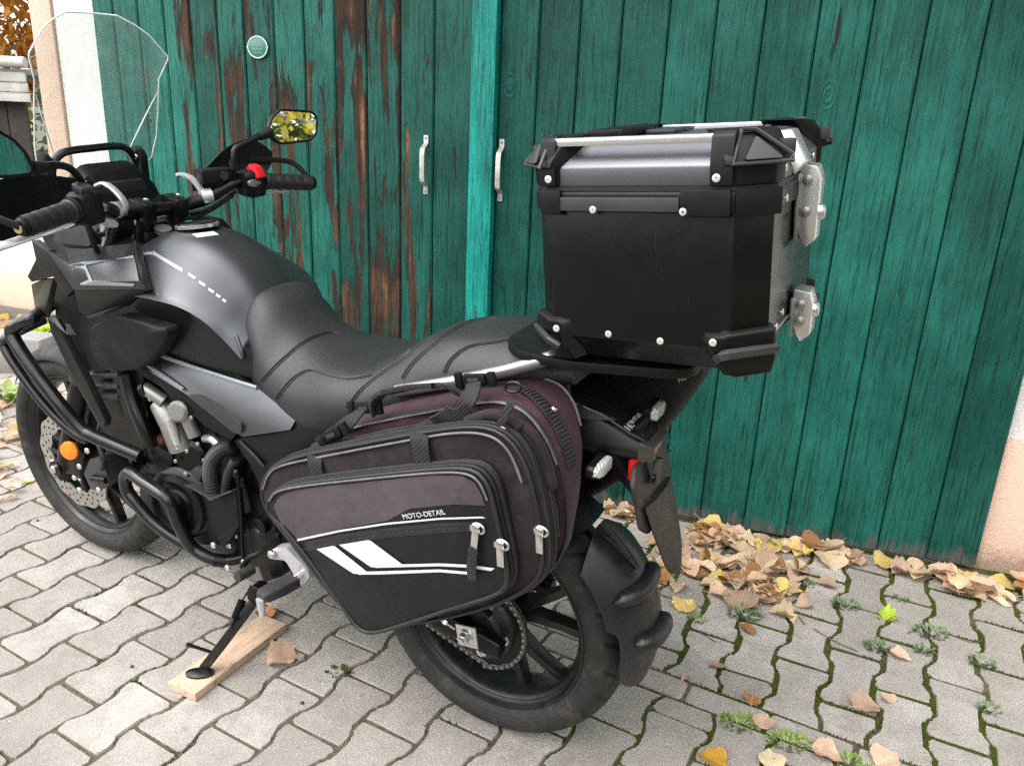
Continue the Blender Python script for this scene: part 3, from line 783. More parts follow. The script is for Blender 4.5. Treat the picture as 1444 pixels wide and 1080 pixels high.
def wheel(cen, tprof, ti, rprof, tm, nsp, hub, spw):
    rim = P('wheel', MB().lathe(rprof, cen, LX, 96), 'rim', smooth=40)
    ty = MB().lathe(mirror_prof(tprof) + [(ti[1][0], -ti[1][1]), (ti[0][0], 0), (ti[1][0], ti[1][1])], (0, 0, 0), LX, 128)
    o = ty.build('tyre', M[tm], rim, smooth=50); o.location = cen
    hb = P('hub', MB().lathe(hub, cen, LX, 40), 'rim', rim)
    r1 = min(r for r, _ in rprof) + .004
    for k in range(5):
        for dk in (-.16, .16):
            a0, a1 = 2 * math.pi * k / 5 + .35 + dk * .8, 2 * math.pi * k / 5 + .35 + dk * 1.75
            s_ = MB(); secs = []
            for t in (0, .35, .7, 1):
                rr_ = .045 + (r1 - .045) * t; an = a0 + (a1 - a0) * t
                d = V((math.cos(an), 0, math.sin(an))); tn = V((-math.sin(an), 0, math.cos(an)))
                w = spw * (1.15 - .35 * t + (.3 if t == 1 else 0)); h = .020 - .006 * t
                c_ = cen + d * rr_ + LX * (.012 * (1 - t))
                secs.append([c_ + tn * w + LX * -h, c_ + tn * w * .8 + LX * h, c_ - tn * w * .8 + LX * h, c_ - tn * w + LX * -h])
            s_.loft(secs); P('spoke', s_, 'rim', rim, bevel=.003)
    return rim
M['rim'] = simple('satin_black_rim', (.016, .016, .017), .36, .3, .2, 9, dust=.12)
rw = wheel(RC, [(.3115, 0), (.310, .022), (.304, .045), (.293, .064), (.280, .076), (.266, .0795), (.250, .076), (.238, .068), (.2315, .060)], [(.214, 0), (.218, .050)],
      [(.2345, .060), (.2325, .0640), (.2285, .0640), (.2255, .059), (.2215, .050), (.214, .046), (.207, .030), (.2045, 0), (.207, -.030), (.214, -.046), (.2255, -.059), (.2285, -.064), (.2345, -.060), (.222, -.048), (.213, -.02), (.213, .02), (.222, .048)],
      'tyre_r', 5, [(.018, -.075), (.055, -.06), (.062, -.02), (.05, 0), (.062, .02), (.055, .055), (.018, .06)], .0125)
fw = wheel(FC, [(.3295, 0), (.3275, .018), (.320, .034), (.309, .046), (.296, .054), (.282, .0555), (.268, .050), (.259, .042), (.2565, .036)], [(.238, 0), (.242, .030)],
      [(.259, .036), (.257, .0395), (.253, .0395), (.250, .035), (.246, .028), (.236, .024), (.230, .012), (.229, 0), (.230, -.012), (.236, -.024), (.250, -.035), (.253, -.0395), (.257, -.0395), (.259, -.036), (.246, -.026), (.238, -.01), (.238, .01), (.246, .026)],
      'tyre_f', 5, [(.016, -.07), (.045, -.055), (.045, -.02), (.038, 0), (.045, .02), (.045, .05), (.016, .062)], .011)
# ---- brake disc (wave edge, drilled) on the front
a = N('drilled_steel_disc'); tc = a.n('TexCoord'); sp = a.n('SeparateXYZ', {0: tc.outputs['Object']})
ang = a.n('Math', {0: sp.outputs['Z'], 1: sp.outputs['X']}, operation='ARCTAN2').outputs[0]
rad = a.n('VectorMath', {0: a.n('CombineXYZ', {'X': sp.outputs['X'], 'Y': sp.outputs['Z']}).outputs[0]}, operation='LENGTH').outputs['Value']
def holes(nr, r0, ph):
    an = a.n('Math', {0: a.n('Math', {0: ang, 1: nr / (2 * math.pi)}, operation='MULTIPLY').outputs[0], 1: ph}, operation='ADD').outputs[0]
    fx = a.n('Math', {0: a.n('Math', {0: an}, operation='FRACT').outputs[0], 1: .5}, operation='SUBTRACT').outputs[0]
    dx = a.n('Math', {0: fx, 1: 2 * math.pi * r0 / nr}, operation='MULTIPLY').outputs[0]
    dy = a.n('Math', {0: rad, 1: r0}, operation='SUBTRACT').outputs[0]
    dd = a.n('VectorMath', {0: a.n('CombineXYZ', {'X': dx, 'Y': dy}).outputs[0]}, operation='LENGTH').outputs['Value']
    return a.n('Math', {0: dd, 1: .0042}, operation='LESS_THAN').outputs[0]
hh = a.n('Math', {0: holes(24, .140, 0), 1: a.n('Math', {0: holes(24, .125, .5), 1: holes(24, .112, .0)}, operation='ADD').outputs[0]}, operation='ADD', use_clamp=True).outputs[0]
a.set(base=a.ramp(a.noise(tc.outputs['Object'], 60, 4), [(.3, (.40, .38, .35)), (.7, (.52, .50, .46))]), metal=.9, rough=.38, alpha=a.n('Math', {0: 1.0, 1: hh}, operation='SUBTRACT').outputs[0]); M['disc'] = a.m
def disc(y, r0, r1):
    m_ = MB(); n = 120; secs = []
    for k in range(n):
        an = 2 * math.pi * k / n; ro = r0 + .0035 * math.sin(12 * an); ri = r1 + .003 * math.sin(12 * an)
        d = V((math.cos(an), 0, math.sin(an))); secs.append([d * ro + LX * .0025, d * ri + LX * .0025, d * ri - LX * .0025, d * ro - LX * .0025])
    secs.append(secs[0]); m_.loft(secs, cap=False); o = m_.build('brake_disc', M['disc'], fw, smooth=30); o.location = FC + LX * y
    return o
dk = disc(.068, .152, .100)
cr = MB()
cr.lathe([(.045, .058), (.060, .062), (.060, .066), (.045, .070)], FC, LX, 40); P('disc_carrier', cr, 'metal_black', fw)
for k in range(6):
    an = k * math.pi / 3; s_ = MB(); s_.tube([FC + V((math.cos(an) * .05, .066, math.sin(an) * .05)), FC + V((math.cos(an + .12) * .103, .067, math.sin(an + .12) * .103))], .007, 8); P('disc_arm', s_, 'metal_black', fw)
# ---- rear sprocket and chain
SPK = RC + LX * .083
m_ = MB(); n = 82; out = []
for k in range(n):
    an = 2 * math.pi * k / n; rr_ = .1035 + (.0045 if k % 2 else -.003); out.append(SPK + V((math.cos(an) * rr_, -.004, math.sin(an) * rr_)))
m_.prism(out, (0, .007, 0)); P('sprocket', m_, 'metal_black', rw, smooth=20)
m_ = MB(); m_.lathe([(.02, -.02), (.082, -.02), (.086, .0), (.080, .012), (.055, .016), (.048, .024), (.02, .026)], SPK, LX, 40); P('sprocket_carrier', m_, 'rim', rw)
for px, py in ((685.5, 861), (703, 902)): nut(Q(px, py, .098), LX, .0105, rw)
for an in (1.9, 3.3, 4.6): nut(SPK + V((math.cos(an) * .062, .012, math.sin(an) * .062)), LX, .0105, rw)
chain = P('chain', MB().tube([SPK + V((.104 * math.cos(t), 0, .104 * math.sin(t))) for t in [math.pi * 2 * k / 60 for k in range(60)]], .0022, 6, closed=True), 'metal_black')
pth = []
a0 = math.radians(-100)
dirL = V((math.cos(a0 + math.pi / 2), 0, math.sin(a0 + math.pi / 2)))
st = SPK + V((math.cos(a0) * .106, 0, math.sin(a0) * .106))
FS = V((.47, .083, .395))
low_end = FS + V((.01, 0, -.04))
nlow = int((low_end - st).length / .01588)
for k in range(nlow, 0, -1): pth.append((st + (low_end - st).normalized() * k * .01588, (low_end - st).normalized()))
narc = int(.106 * R(195) / .01588)
for k in range(narc + 1):
    t = a0 - k * .01588 / .106
    pth.append((SPK + V((math.cos(t) * .106, 0, math.sin(t) * .106)), V((math.sin(t), 0, -math.cos(t)))))
last = pth[-1][0]; up_end = FS + V((0, 0, .04)); du = (up_end - last).normalized()
for k in range(1, int((up_end - last).length / .01588)): pth.append((last + du * k * .01588, du))
def linkmesh(wid, hgt):
    out = []
    for k in range(20):
        t = 2 * math.pi * k / 20; x = math.cos(t); cx = .0079 if x >= 0 else -.0079
        out.append(V((cx + x * hgt, -wid, math.sin(t) * hgt * (1 if abs(x) > .35 else .78))))
    m__ = MB(); m__.prism(out, (0, wid * 2, 0)); me = m__.mesh('chain_link', 30, .0012, 1)
    return me
M['chainm'] = simple('oily_chain_steel', (.11, .105, .10), .42, .8, .5, 120)
M['chainp'] = simple('chain_pin_steel', (.34, .33, .31), .35, .9, .3, 120)
lk = [linkmesh(.0085, .0068), linkmesh(.0060, .0074)]
for k in lk: k.materials.append(M['chainm'])
pin = MB().cyl((0, -.0095, 0), (0, .0102, 0), .0036, 8).mesh('chain_pin', 30); pin.materials.append(M['chainp'])
for k, (p, d) in enumerate(pth):
    o = bpy.data.objects.new('chain_link', lk[k % 2]); col.objects.link(o); o.parent = chain
    o.location = p; o.rotation_euler = (0, -math.atan2(d.z, d.x), 0)
    if k % 2 == 0:
        for e in (-.0079, .0079):
            o2 = bpy.data.objects.new('chain_pin', pin); col.objects.link(o2); o2.parent = chain; o2.location = p + d * e
# ---- swingarm
m_ = MB(); secs = []
for (s, z, h, t, l) in ((.52, .420, .075, .05, .13), (.36, .395, .080, .045, .125), (.20, .355, .075, .040, .120), (.10, .330, .066, .036, .122), (.045, .314, .056, .034, .124), (-.045, .300, .046, .032, .124), (-.060, .299, .036, .028, .124)):
    c_ = V((s, l, z)); secs.append(fillet([c_ + V((0, t / 2, h / 2)), c_ + V((0, -t / 2, h / 2)), c_ + V((0, -t / 2, -h / 2)), c_ + V((0, t / 2, -h / 2))], .010, 3))
m_.loft(secs); swl, swr = both('swingarm', m_, 'metal_black', smooth=50)
ax_ = Q(655, 899, .150)
m_ = MB(); m_.box(ax_ + V((-.002, -.008, 0)), (.050, .006, .052), Matrix.Rotation(R(8), 3, 'Y')); P('adjuster_plate', m_, 'alu', swl, bevel=.002)
P('axle_washer', MB().lathe([(.0185, 0), (.0185, .003), (0, .003)], ax_ + V((0, -.005, 0)), LX, 24, closed=False), 'chrome', swl)
nut(ax_ + V((0, -.002, 0)), LX, .0135, swl)
m_ = MB(); m_.tube([ax_ + V((.028, -.010, .006)), ax_ + V((.085, -.012, .020))], .0045, 10); P('adjuster_screw', m_, 'chrome', swl)
m_ = MB(); m_.lathe([(.009, 0), (.009, .008), (0, .008)], ax_ + V((.050, -.012, .011)), (1, 0, .25), 6, closed=False); P('lock_nut', m_, 'chrome', swl, smooth=20)
# chain guard on top of the lower arm
m_ = MB(); m_.shell([Q(628, 838, .135), Q(655, 833, .135), Q(690, 872, .135), Q(640, 862, .135)], [(0, 1, 2, 3)], (0, -.02, 0)); P('chain_guard', m_, 'plastic', swl, bevel=.003)

# ---- hugger behind the rear tyre: a stepped shell with two moulded lugs
def interp(tab, t):
    for (a_, va), (c_, vc) in zip(tab, tab[1:]):
        if t <= c_: return va + (vc - va) * (t - a_) / (c_ - a_)
    return tab[-1][1]
def hug(a_from, a_to, rr_, lo, hi, n=14, drop=.03):
    secs = []
    for k in range(n + 1):
        an = a_from + (a_to - a_from) * k / n; d = V((math.cos(an), 0, math.sin(an)))
        L0, L1 = lo(k / n), hi(k / n); row = []
        for j in range(13):
            y = L0 + (L1 - L0) * j / 12; row.append(RC + d * (rr_(k / n) - drop * (abs(y) / .1) ** 2.2) + LX * y)
        secs.append(row)
    return secs
M['guardplastic'] = simple('satin_black_plastic', (.010, .010, .011), .36, 0, .3, 14, .1, 700, dust=.05, spec=.45)
HA0, HA1 = R(129), R(188.5)
hr = lambda t: .372 + .012 * math.sin(t * math.pi) - .018 * t * t
h_left = [(0, .040), (.06, .080), (.12, .106), (.50, .110), (.56, .096), (.80, .094), (.92, .084), (.97, .064), (1, .034)]
h_right = [(0, -.005), (.10, -.045), (.25, -.085), (.86, -.092), (.94, -.088), (.98, -.072), (1, -.050)]
hg = hug(HA0, HA1, hr, lambda t: interp(h_left, t), lambda t: interp(h_right, t), 40, .046)
nrow = 13; m_ = MB(); vs = [p for r_ in hg for p in r_]
fs = [(i * nrow + j, i * nrow + j + 1, (i + 1) * nrow + j + 1, (i + 1) * nrow + j) for i in range(len(hg) - 1) for j in range(nrow - 1)]
offs = [-(p - RC - LX * (p - RC).dot(LX)).normalized() * .005 for p in vs]
m_.shell(vs, fs, offs); hugger = P('mudguard', m_, 'guardplastic', smooth=40)
for tt, w0, w1 in ((.36, .092, -.055), (.64, .076, -.045)):
    an = HA0 + (HA1 - HA0) * tt; d = V((math.cos(an), 0, math.sin(an)))
    m_ = MB(); pts = []
    for j in range(17):
        y = w0 + (w1 - w0) * j / 16; pts.append(RC + d * (hr(tt) + .004 - .046 * (abs(y) / .1) ** 2.2) + LX * y + V((0, 0, -.012 * math.sin(math.pi * j / 16))))
    m_.tube(pts, [.0225 * (max(.02, 1 - abs(j / 8 - 1) ** 5)) ** .5 for j in range(17)], 12, flat=.85); P('lug', m_, 'guardplastic', hugger)
for u in (-.010, .030):
    m_ = MB(); pts = []
    for k in range(9):
        tt = .05 + .24 * k / 8; an = HA0 + (HA1 - HA0) * tt; d = V((math.cos(an), 0, math.sin(an))); pts.append(RC + d * (hr(tt) + .0005) + LX * (u * (1 - .7 * k / 8) + .01))
    m_.tube(pts, .0022, 6); P('crease', m_, 'guardplastic', hugger)
M['brass'] = simple('brass_rivet', (.62, .50, .30), .35, .8, .1)
for px, py in ((911.5, 808.5), (933.5, 858.5)):
    tt = (.36, .63)[py > 830]; an = HA0 + (HA1 - HA0) * tt; d = V((math.cos(an), 0, math.sin(an)))
    bolt(RC + d * (hr(tt) - .010) - LX * .080 + d * .012, d - LX * .5, .0055, 'brass', hugger, 'rivet')
m_ = MB(); m_.tube([RC + V((-.02, -.11, .03)), RC + V((-.20, -.115, .06)), RC + V((-.335, -.085, .06))], .010, 8); P('mudguard_arm', m_, 'metal_black', hugger)
# inner rear fender in front of / above the tyre
ih = hug(R(60), R(128), lambda t: .345, lambda t: .085, lambda t: -.085, 16, .02)
m_ = MB(); vs = [p for r_ in ih for p in r_]; fs = [(i * nrow + j, i * nrow + j + 1, (i + 1) * nrow + j + 1, (i + 1) * nrow + j) for i in range(len(ih) - 1) for j in range(nrow - 1)]
m_.shell(vs, fs, [-(p - RC - LX * (p - RC).dot(LX)).normalized() * .004 for p in vs]); P('inner_fender', m_, 'plastic', smooth=50)

# ---- tail unit, number plate bracket and flap
m_ = MB(); secs = []
for s, w, z0, z1 in ((.06, .085, .74, .890), (-.08, .085, .750, .890), (-.18, .078, .765, .868), (-.24, .066, .763, .836), (-.295, .058, .760, .812), (-.316, .050, .766, .802)):
    secs.append(fillet([(s, w, z0 + .02), (s, w * .8, z1), (s, -w * .8, z1), (s, -w, z0 + .02), (s, -w * .7, z0), (s, w * .7, z0)], .012, 3))
m_.loft(secs); tail = P('tail_unit', m_, 'paint_dark', smooth=40)
m_ = MB(); m_.loft([[V((-.300, u * .058, z)) for u, z in ((1, .770), (.9, .808), (-.9, .808), (-1, .770))], [V((-.328, u * .046, z)) for u, z in ((1, .773), (.9, .799), (-.9, .799), (-1, .773))]])
M['taillens'] = simple('smoked_tail_lens', (.05, .045, .04), .15, 0, .1)
P('tail_light', m_, 'taillens', tail, bevel=.004)
def wing(pts, w0): 
    m_ = MB(); m_.tube(pts, .0035, 6); return m_
P('tail_seam', MB().tube([Q(822, 573, .075), Q(850, 585, .072), Q(890, 612, .06), Q(908, 621, .05)], .0022, 6), 'plastic_grey', tail)
m_ = MB(); m_.shell([Q(815, 572, .075), Q(832, 578, .074), Q(868, 593, .07), Q(815, 590, .08)], [(0, 1, 2, 3)], (0, -.008, 0)); P('tail_trim', m_, 'plastic_grey', tail)
# bracket
m_ = MB(); secs = []
for s, w, z, t in ((-.235, .052, .770, .030), (-.275, .056, .735, .020), (-.300, .058, .700, .012), (-.318, .052, .672, .008)):
    secs.append([V((s, w, z + t)), V((s, -w, z + t)), V((s - .006, -w, z - t)), V((s - .006, w, z - t))])
m_.loft(secs); brk = P('plate_bracket', m_, 'plastic', bevel=.004)
m_ = MB()
pl = fillet([V((-.300 - (.78 - z) * .26, y, z)) for y, z in ((.088, .690), (.092, .738), (.060, .768), (-.060, .778), (-.092, .772), (-.096, .700), (-.070, .645), (.065, .632), (.092, .655))], .012, 3)
m_.prism(pl, (.010, 0, 0))
M['mudflap'] = simple('dusty_black_plastic', (.016, .015, .014), .50, 0, .2, 10, .15, 600, dust=.06)
P('plate_carrier', m_, 'mudflap', brk, bevel=.003)
m_ = MB(); secs = []
for s, z, w in ((-.330, .690, .074), (-.340, .660, .070), (-.353, .620, .062), (-.365, .585, .054), (-.373, .560, .046), (-.378, .542, .034), (-.380, .532, .016)):
    secs.append([V((s, w, z)), V((s - .006, w * .4, z)), V((s - .006, -w * .4, z)), V((s, -w, z)), V((s + .006, -w * .9, z)), V((s + .006, w * .9, z))])
m_.loft(secs); P('mud_flap', m_, 'mudflap', brk, smooth=50)
m_ = MB(); m_.box((-.296, .046, .752), (.012, .032, .040), Matrix.Rotation(R(-20), 3, 'Z')); P('red_reflector', m_, 'red', brk, bevel=.003)
m_ = MB(); m_.box((-.326, .012, .740), (.016, .022, .050), Matrix.Rotation(R(15), 3, 'X')); P('plate_lamp', m_, 'plastic_grey', brk, bevel=.003)
bolt(V((-.324, .024, .730)), (-1, 0, 0), .008, 'metal_black', brk)
for y_, z_ in ((.052, .697), (-.058, .752)): bolt(V((-.327, y_, z_)), (-1, 0, 0), .0032, 'dark', brk)
# turn signals
def signal(c, outward):
    root = P('turn_signal', MB().tube([c - LX * outward * .060 + V((.03, 0, -.035)), c - LX * outward * .03 + V((.012, 0, -.012)), c], [.012, .010, .011], 12), 'plastic')
    m_ = MB(); secs = []
    for t, h, d in ((-.030, .007, .006), (-.024, .0125, .011), (.010, .0135, .011), (.028, .010, .009), (.034, .005, .005)):
        secs.append(fillet([c + LX * outward * t + V((d, 0, h)), c + LX * outward * t + V((d, 0, -h)), c + LX * outward * t + V((-d, 0, -h)), c + LX * outward * t + V((-d, 0, h))], .005, 2))
    m_.loft(secs); P('lens_body', m_, 'lens', root)
    m_ = MB(); secs = []
    for t, h, d in ((-.033, .010, .0), (-.024, .0155, .0), (.030, .0125, .0), (.037, .006, .0)):
        secs.append([c + LX * outward * t + V((.016, 0, h)), c + LX * outward * t + V((.016, 0, -h)), c + LX * outward * t + V((.001, 0, -h * 1.06)), c + LX * outward * t + V((.001, 0, h * 1.06))])
    m_.loft(secs); P('housing', m_, 'plastic', root, bevel=.003)
    return root
signal(Q(848, 658, .118), 1); signal(QS(926, 578, -.30), -1)
# rear rack plate and grab rail
m_ = MB()
out = fillet([(-.055, .115, .985), (-.10, .165, .985), (-.20, .175, .985), (-.40, .11, .985), (-.40, -.11, .985), (-.20, -.175, .985), (-.10, -.165, .985), (-.055, -.115, .985)], .04, 4)
m_.loft([[p + V((0, 0, -.018)) for p in out], out]); P('rack_plate', m_, 'plastic', bevel=.004)
m_ = MB(); m_.tube(crom([Q(560, 551, .150), Q(640, 538, .155), Q(720, 521, .158), Q(775, 505, .155), (-.17, .12, .972), (-.20, .05, .972)], 6), .0125, 12)
M['railm'] = simple('satin_grey_rail', (.36, .36, .37), .30, .8, .1)
both('grab_rail', m_, 'railm')
m_ = MB(); m_.tube([(-.10, .06, .90), (-.14, .08, .975)], .012, 10); both('rack_strut', m_, 'metal_black')
# subframe side covers below the seat at the rear
m_ = MB(); m_.prism([Q(600, 560, .105), Q(770, 525, .105), Q(800, 535, .10), Q(800, 600, .10), Q(740, 600, .105)], (0, -.02, 0)); both('tail_side_cover', m_, 'plastic', bevel=.004)

# ---- seat
def smooth_grid(rows, nr, nc):
    cols = [crom(r_, nc) for r_ in rows]
    n = len(cols[0]); out = [crom([r_[j] for r_ in cols], nr) for j in range(n)]
    return [[out[j][i] for j in range(n)] for i in range(len(out[0]))]
def skin(rows, close_ends=True, th=None):
    m_ = MB(); n = len(rows[0]); vs = [p for r_ in rows for p in r_]
    fs = [(i * n + j, i * n + j + 1, (i + 1) * n + j + 1, (i + 1) * n + j) for i in range(len(rows) - 1) for j in range(n - 1)]
    m_.add(vs, fs)
    if close_ends:
        m_.f.append(tuple(range(n))); m_.f.append(tuple(range((len(rows) - 1) * n, len(rows) * n)))
        m_.f.append(tuple([i * n for i in range(len(rows))] + [i * n + n - 1 for i in range(len(rows) - 1, -1, -1)]))
    return m_
def sym(s, prof): return [V((s, l, z)) for l, z in reversed(prof)] + [V((s, -l, z)) for l, z in prof[1:]]
ST = [
 (.630, [(0, .915), (.038, .912), (.066, .900), (.086, .872), (.098, .832), (.098, .800)]),
 (.624, [(0, .948), (.042, .945), (.074, .930), (.098, .892), (.108, .835), (.108, .796)]),
 (.604, [(0, .968), (.046, .965), (.082, .949), (.112, .905), (.123, .835), (.121, .786)]),
 (.565, [(0, .952), (.050, .948), (.091, .927), (.130, .874), (.143, .800), (.137, .754)]),
 (.510, [(0, .897), (.055, .892), (.100, .870), (.143, .820), (.156, .765), (.148, .722)]),
 (.440, [(0, .866), (.065, .861), (.115, .842), (.160, .793), (.166, .735), (.154, .695)]),
 (.350, [(0, .856), (.085, .853), (.140, .838), (.172, .795), (.170, .735), (.150, .700)]),
 (.270, [(0, .862), (.085, .860), (.140, .846), (.168, .805), (.165, .755), (.145, .720)]),
 (.215, [(0, .895), (.080, .890), (.130, .868), (.158, .830), (.158, .785), (.140, .755)]),
 (.150, [(0, .938), (.075, .932), (.120, .908), (.148, .868), (.150, .832), (.135, .812)]),
 (.080, [(0, .962), (.075, .956), (.118, .935), (.143, .900), (.145, .872), (.130, .855)]),
 (.000, [(0, .974), (.075, .969), (.115, .950), (.138, .920), (.140, .895), (.125, .880)]),
 (-.100, [(0, .982), (.070, .977), (.108, .962), (.130, .936), (.130, .915), (.115, .903)]),
 (-.190, [(0, .984), (.060, .980), (.092, .968), (.112, .945), (.112, .925), (.100, .915)]),
]
seat_mb = skin(smooth_grid([sym(s, p) for s, p in ST], 5, 4))
seat = P('seat', seat_mb, 'vinyl', smooth=60)
SB = seat_mb.bvh()
def hits(bv, pts, lift=.0015, sub=6):
    out = []
    pp = crom([V((p[0], p[1], 0)) for p in pts], sub) if sub else [V((p[0], p[1], 0)) for p in pts]
    for p in pp:
        d = ray_b(p.x, p.y).normalized(); h = bv.ray_cast(BC, d)
        if h[0] is not None: out.append(h[0] - d * lift)
    return out
for seam in ([(367, 537), (395, 508), (430, 480), (462, 468), (476, 470)], [(388, 562), (410, 535), (435, 521), (460, 528), (490, 533), (522, 528)], [(488, 574), (508, 548), (540, 522), (570, 502), (600, 472)],
             [(566, 533), (580, 512), (610, 485), (650, 458), (690, 444)], [(625, 525), (635, 506), (660, 488), (700, 481), (740, 473), (772, 458)]):
    for off in (0, 1):
        h_ = hits(SB, [(x + off * 3.2, y + off * 1.5) for x, y in seam], .0012)
        if len(h_) > 3: P('seam', MB().tube(h_, .0021 if off == 0 else .0011, 6), 'piping_dark' if off == 0 else 'dark', seat)

P('seat_shadow_line', MB().tube(crom([V((.629, l, z)) for l, z in ((.116, .872), (.108, .900), (.084, .930), (.046, .947), (0, .951), (-.046, .947), (-.084, .930))], 6), .0045, 8), 'dark', seat)  # dark tube put in as the shadow line between seat and tank
# ---- tank
TK = [
 (.985, [(0, 1.030), (.050, 1.028), (.095, 1.012), (.160, .975), (.178, .955)]),
 (.930, [(0, 1.056), (.055, 1.053), (.105, 1.030), (.182, .977), (.203, .957)]),
 (.860, [(0, 1.072), (.058, 1.068), (.110, 1.040), (.193, .978), (.214, .957)]),
 (.780, [(0, 1.066), (.058, 1.061), (.108, 1.032), (.190, .976), (.210, .956)]),
 (.710, [(0, 1.036), (.055, 1.031), (.102, 1.006), (.178, .962), (.197, .946)]),
 (.655, [(0, .990), (.052, .985), (.096, .964), (.162, .934), (.180, .916)]),
 (.618, [(0, .945), (.050, .940), (.090, .922), (.146, .900), (.164, .874)]),
 (.585, [(0, .905), (.048, .900), (.086, .888), (.138, .866), (.154, .836)]),
]
tank_mb = skin(smooth_grid([sym(s, p) for s, p in TK], 6, 5))
tank = P('fuel_tank', tank_mb, 'paint', smooth=50)
TB = tank_mb.bvh()
TL = [
 (.960, [(.170, .962), (.178, .930), (.165, .880), (.150, .835)]),
 (.860, [(.206, .962), (.196, .925), (.178, .870), (.165, .815)]),
 (.780, [(.203, .962), (.192, .925), (.176, .865), (.165, .808)]),
 (.700, [(.186, .940), (.178, .905), (.168, .850), (.160, .800)]),
 (.620, [(.156, .885), (.156, .862), (.153, .832), (.150, .795)]),
 (.560, [(.136, .840), (.138, .828), (.140, .810), (.140, .790)]),
]
low = skin(smooth_grid([[V((s, l, z)) for l, z in p] for s, p in TL], 6, 5), False)
sh = MB(); sh.shell(low.v, low.f, (0, -.03, 0)); both('tank_lower_panel', sh, 'paint_dark', tuck=.9, smooth=50)
# light edge strip between tank and seat
rim_px = [(320, 452), (333, 473), (342, 500), (350, 524)]
h_ = hits(TB, [(333, 474), (340, 494), (346, 512), (350, 524)], .001)
if len(h_) > 3: P('tank_edge', MB().tube(h_, .0050, 8), 'paint', tank)
# decal dashes and line on the tank
def decal(bv, quad, m__, parent, name='decal', lift=.0012):
    n, mm_ = 8, 5; rows_ = []
    for j in range(mm_ + 1):
        l0, l1 = V((*quad[0], 0)).lerp(V((*quad[3], 0)), j / mm_), V((*quad[1], 0)).lerp(V((*quad[2], 0)), j / mm_)
        r_ = hits(bv, [l0.lerp(l1, k / n) for k in range(n + 1)], lift, 0)
        if len(r_) != n + 1: return None
        rows_.append(r_)
    w = n + 1; m_ = MB(); m_.add([p for r_ in rows_ for p in r_], [(i * w + k, i * w + k + 1, (i + 1) * w + k + 1, (i + 1) * w + k) for i in range(mm_) for k in range(n)])
    return P(name, m_, m__, parent, smooth=80)
decal(TB, [(196, 356), (215, 355), (215, 359), (197, 360)], 'paint_silver', tank)
decal(TB, [(216, 354), (258, 379), (257, 384), (215, 359)], 'paint_silver', tank)
for (x, y, w) in ((266, 387, 10), (281, 398, 9), (294, 408, 8), (305, 416, 6), (314, 423, 5)):
    decal(TB, [(x, y - 2.5), (x + w, y + w * .62 - 2.5), (x + w - 1, y + w * .62 + 1.2), (x - 1, y + 1.2)], 'white_print', tank)
decal(TB, [(270, 330), (301, 326), (309, 331), (278, 335)], 'white', tank, 'sticker')
h_ = hits(TB, [(262, 331)], .0, 0)
if h_:
    c_ = h_[0] ; c_.y *= .2
    cz = V((.855, 0, 1.0775))
    P('filler_cap', MB().lathe([(.046, -.004), (.046, .004), (.040, .009), (0, .010)], cz, (.10, 0, 1), 40, closed=False), 'metal_black', tank)
    P('filler_ring', MB().lathe([(.050, -.002), (.050, .005), (.046, .006), (.046, .0)], cz, (.10, 0, 1), 40), 'alu', tank)
# ---- front shroud (faceted)
def Lq(x, y, l): return Q(x, y, l)
sv = [Q(57, 330, .200), Q(92, 350, .185), Q(118, 351, .165), Q(191, 342, .125), Q(208, 408, .216), Q(104, 409, .262), Q(66, 354, .255), Q(98, 374, .262), Q(120, 374, .247), Q(189, 361, .190), Q(196, 396, .222), Q(130, 397, .255)]
sf = [[0, 1, 7, 6], [1, 2, 8, 7], [2, 3, 9, 8], [3, 4, 10, 9], [10, 4, 5, 11], [11, 5, 7, 8], [6, 7, 5], [8, 9, 10, 11]]
m_ = MB(); m_.shell(sv, sf, (0, -.012, -.004)); shroud, _ = both('side_shroud', m_, 'paint', tuck=.80, drop=.055, bevel=.002)
SHB = m_.bvh()
decal(SHB, [(98, 373), (118, 369), (131, 397), (114, 402)], 'paint_silver', shroud, lift=.003)
decal(SHB, [(131, 396), (190, 400), (187, 404), (115, 402)], 'paint_silver', shroud, lift=.003)
decal(SHB, [(121, 374), (188, 360), (188, 364), (118, 369)], 'paint_silver', shroud, lift=.003)
# seam between shroud and tank
P('shroud_seam', MB().tube(crom([Q(190, 340, .128), Q(193, 362, .195), Q(199, 388, .222), Q(208, 410, .218)], 5), .003, 6), 'dark', shroud)
# underside of the shroud
uv = [Q(104, 409, .260), Q(208, 408, .214), Q(178, 432, .205), Q(128, 446, .220), Q(112, 440, .235)]
m_ = MB(); m_.shell(uv, [[0, 1, 2, 3, 4]], (0, -.012, 0)); both('shroud_underside', m_, 'paint_dark', bevel=.002)
m_ = MB(); m_.shell([Q(122, 446, .224), Q(148, 437, .220), Q(172, 430, .210), Q(170, 435, .208), Q(150, 443, .214), Q(124, 450, .222)], [[0, 1, 2, 3, 4, 5]], (0, -.006, 0)); both('shroud_trim', m_, 'paint', bevel=.001)
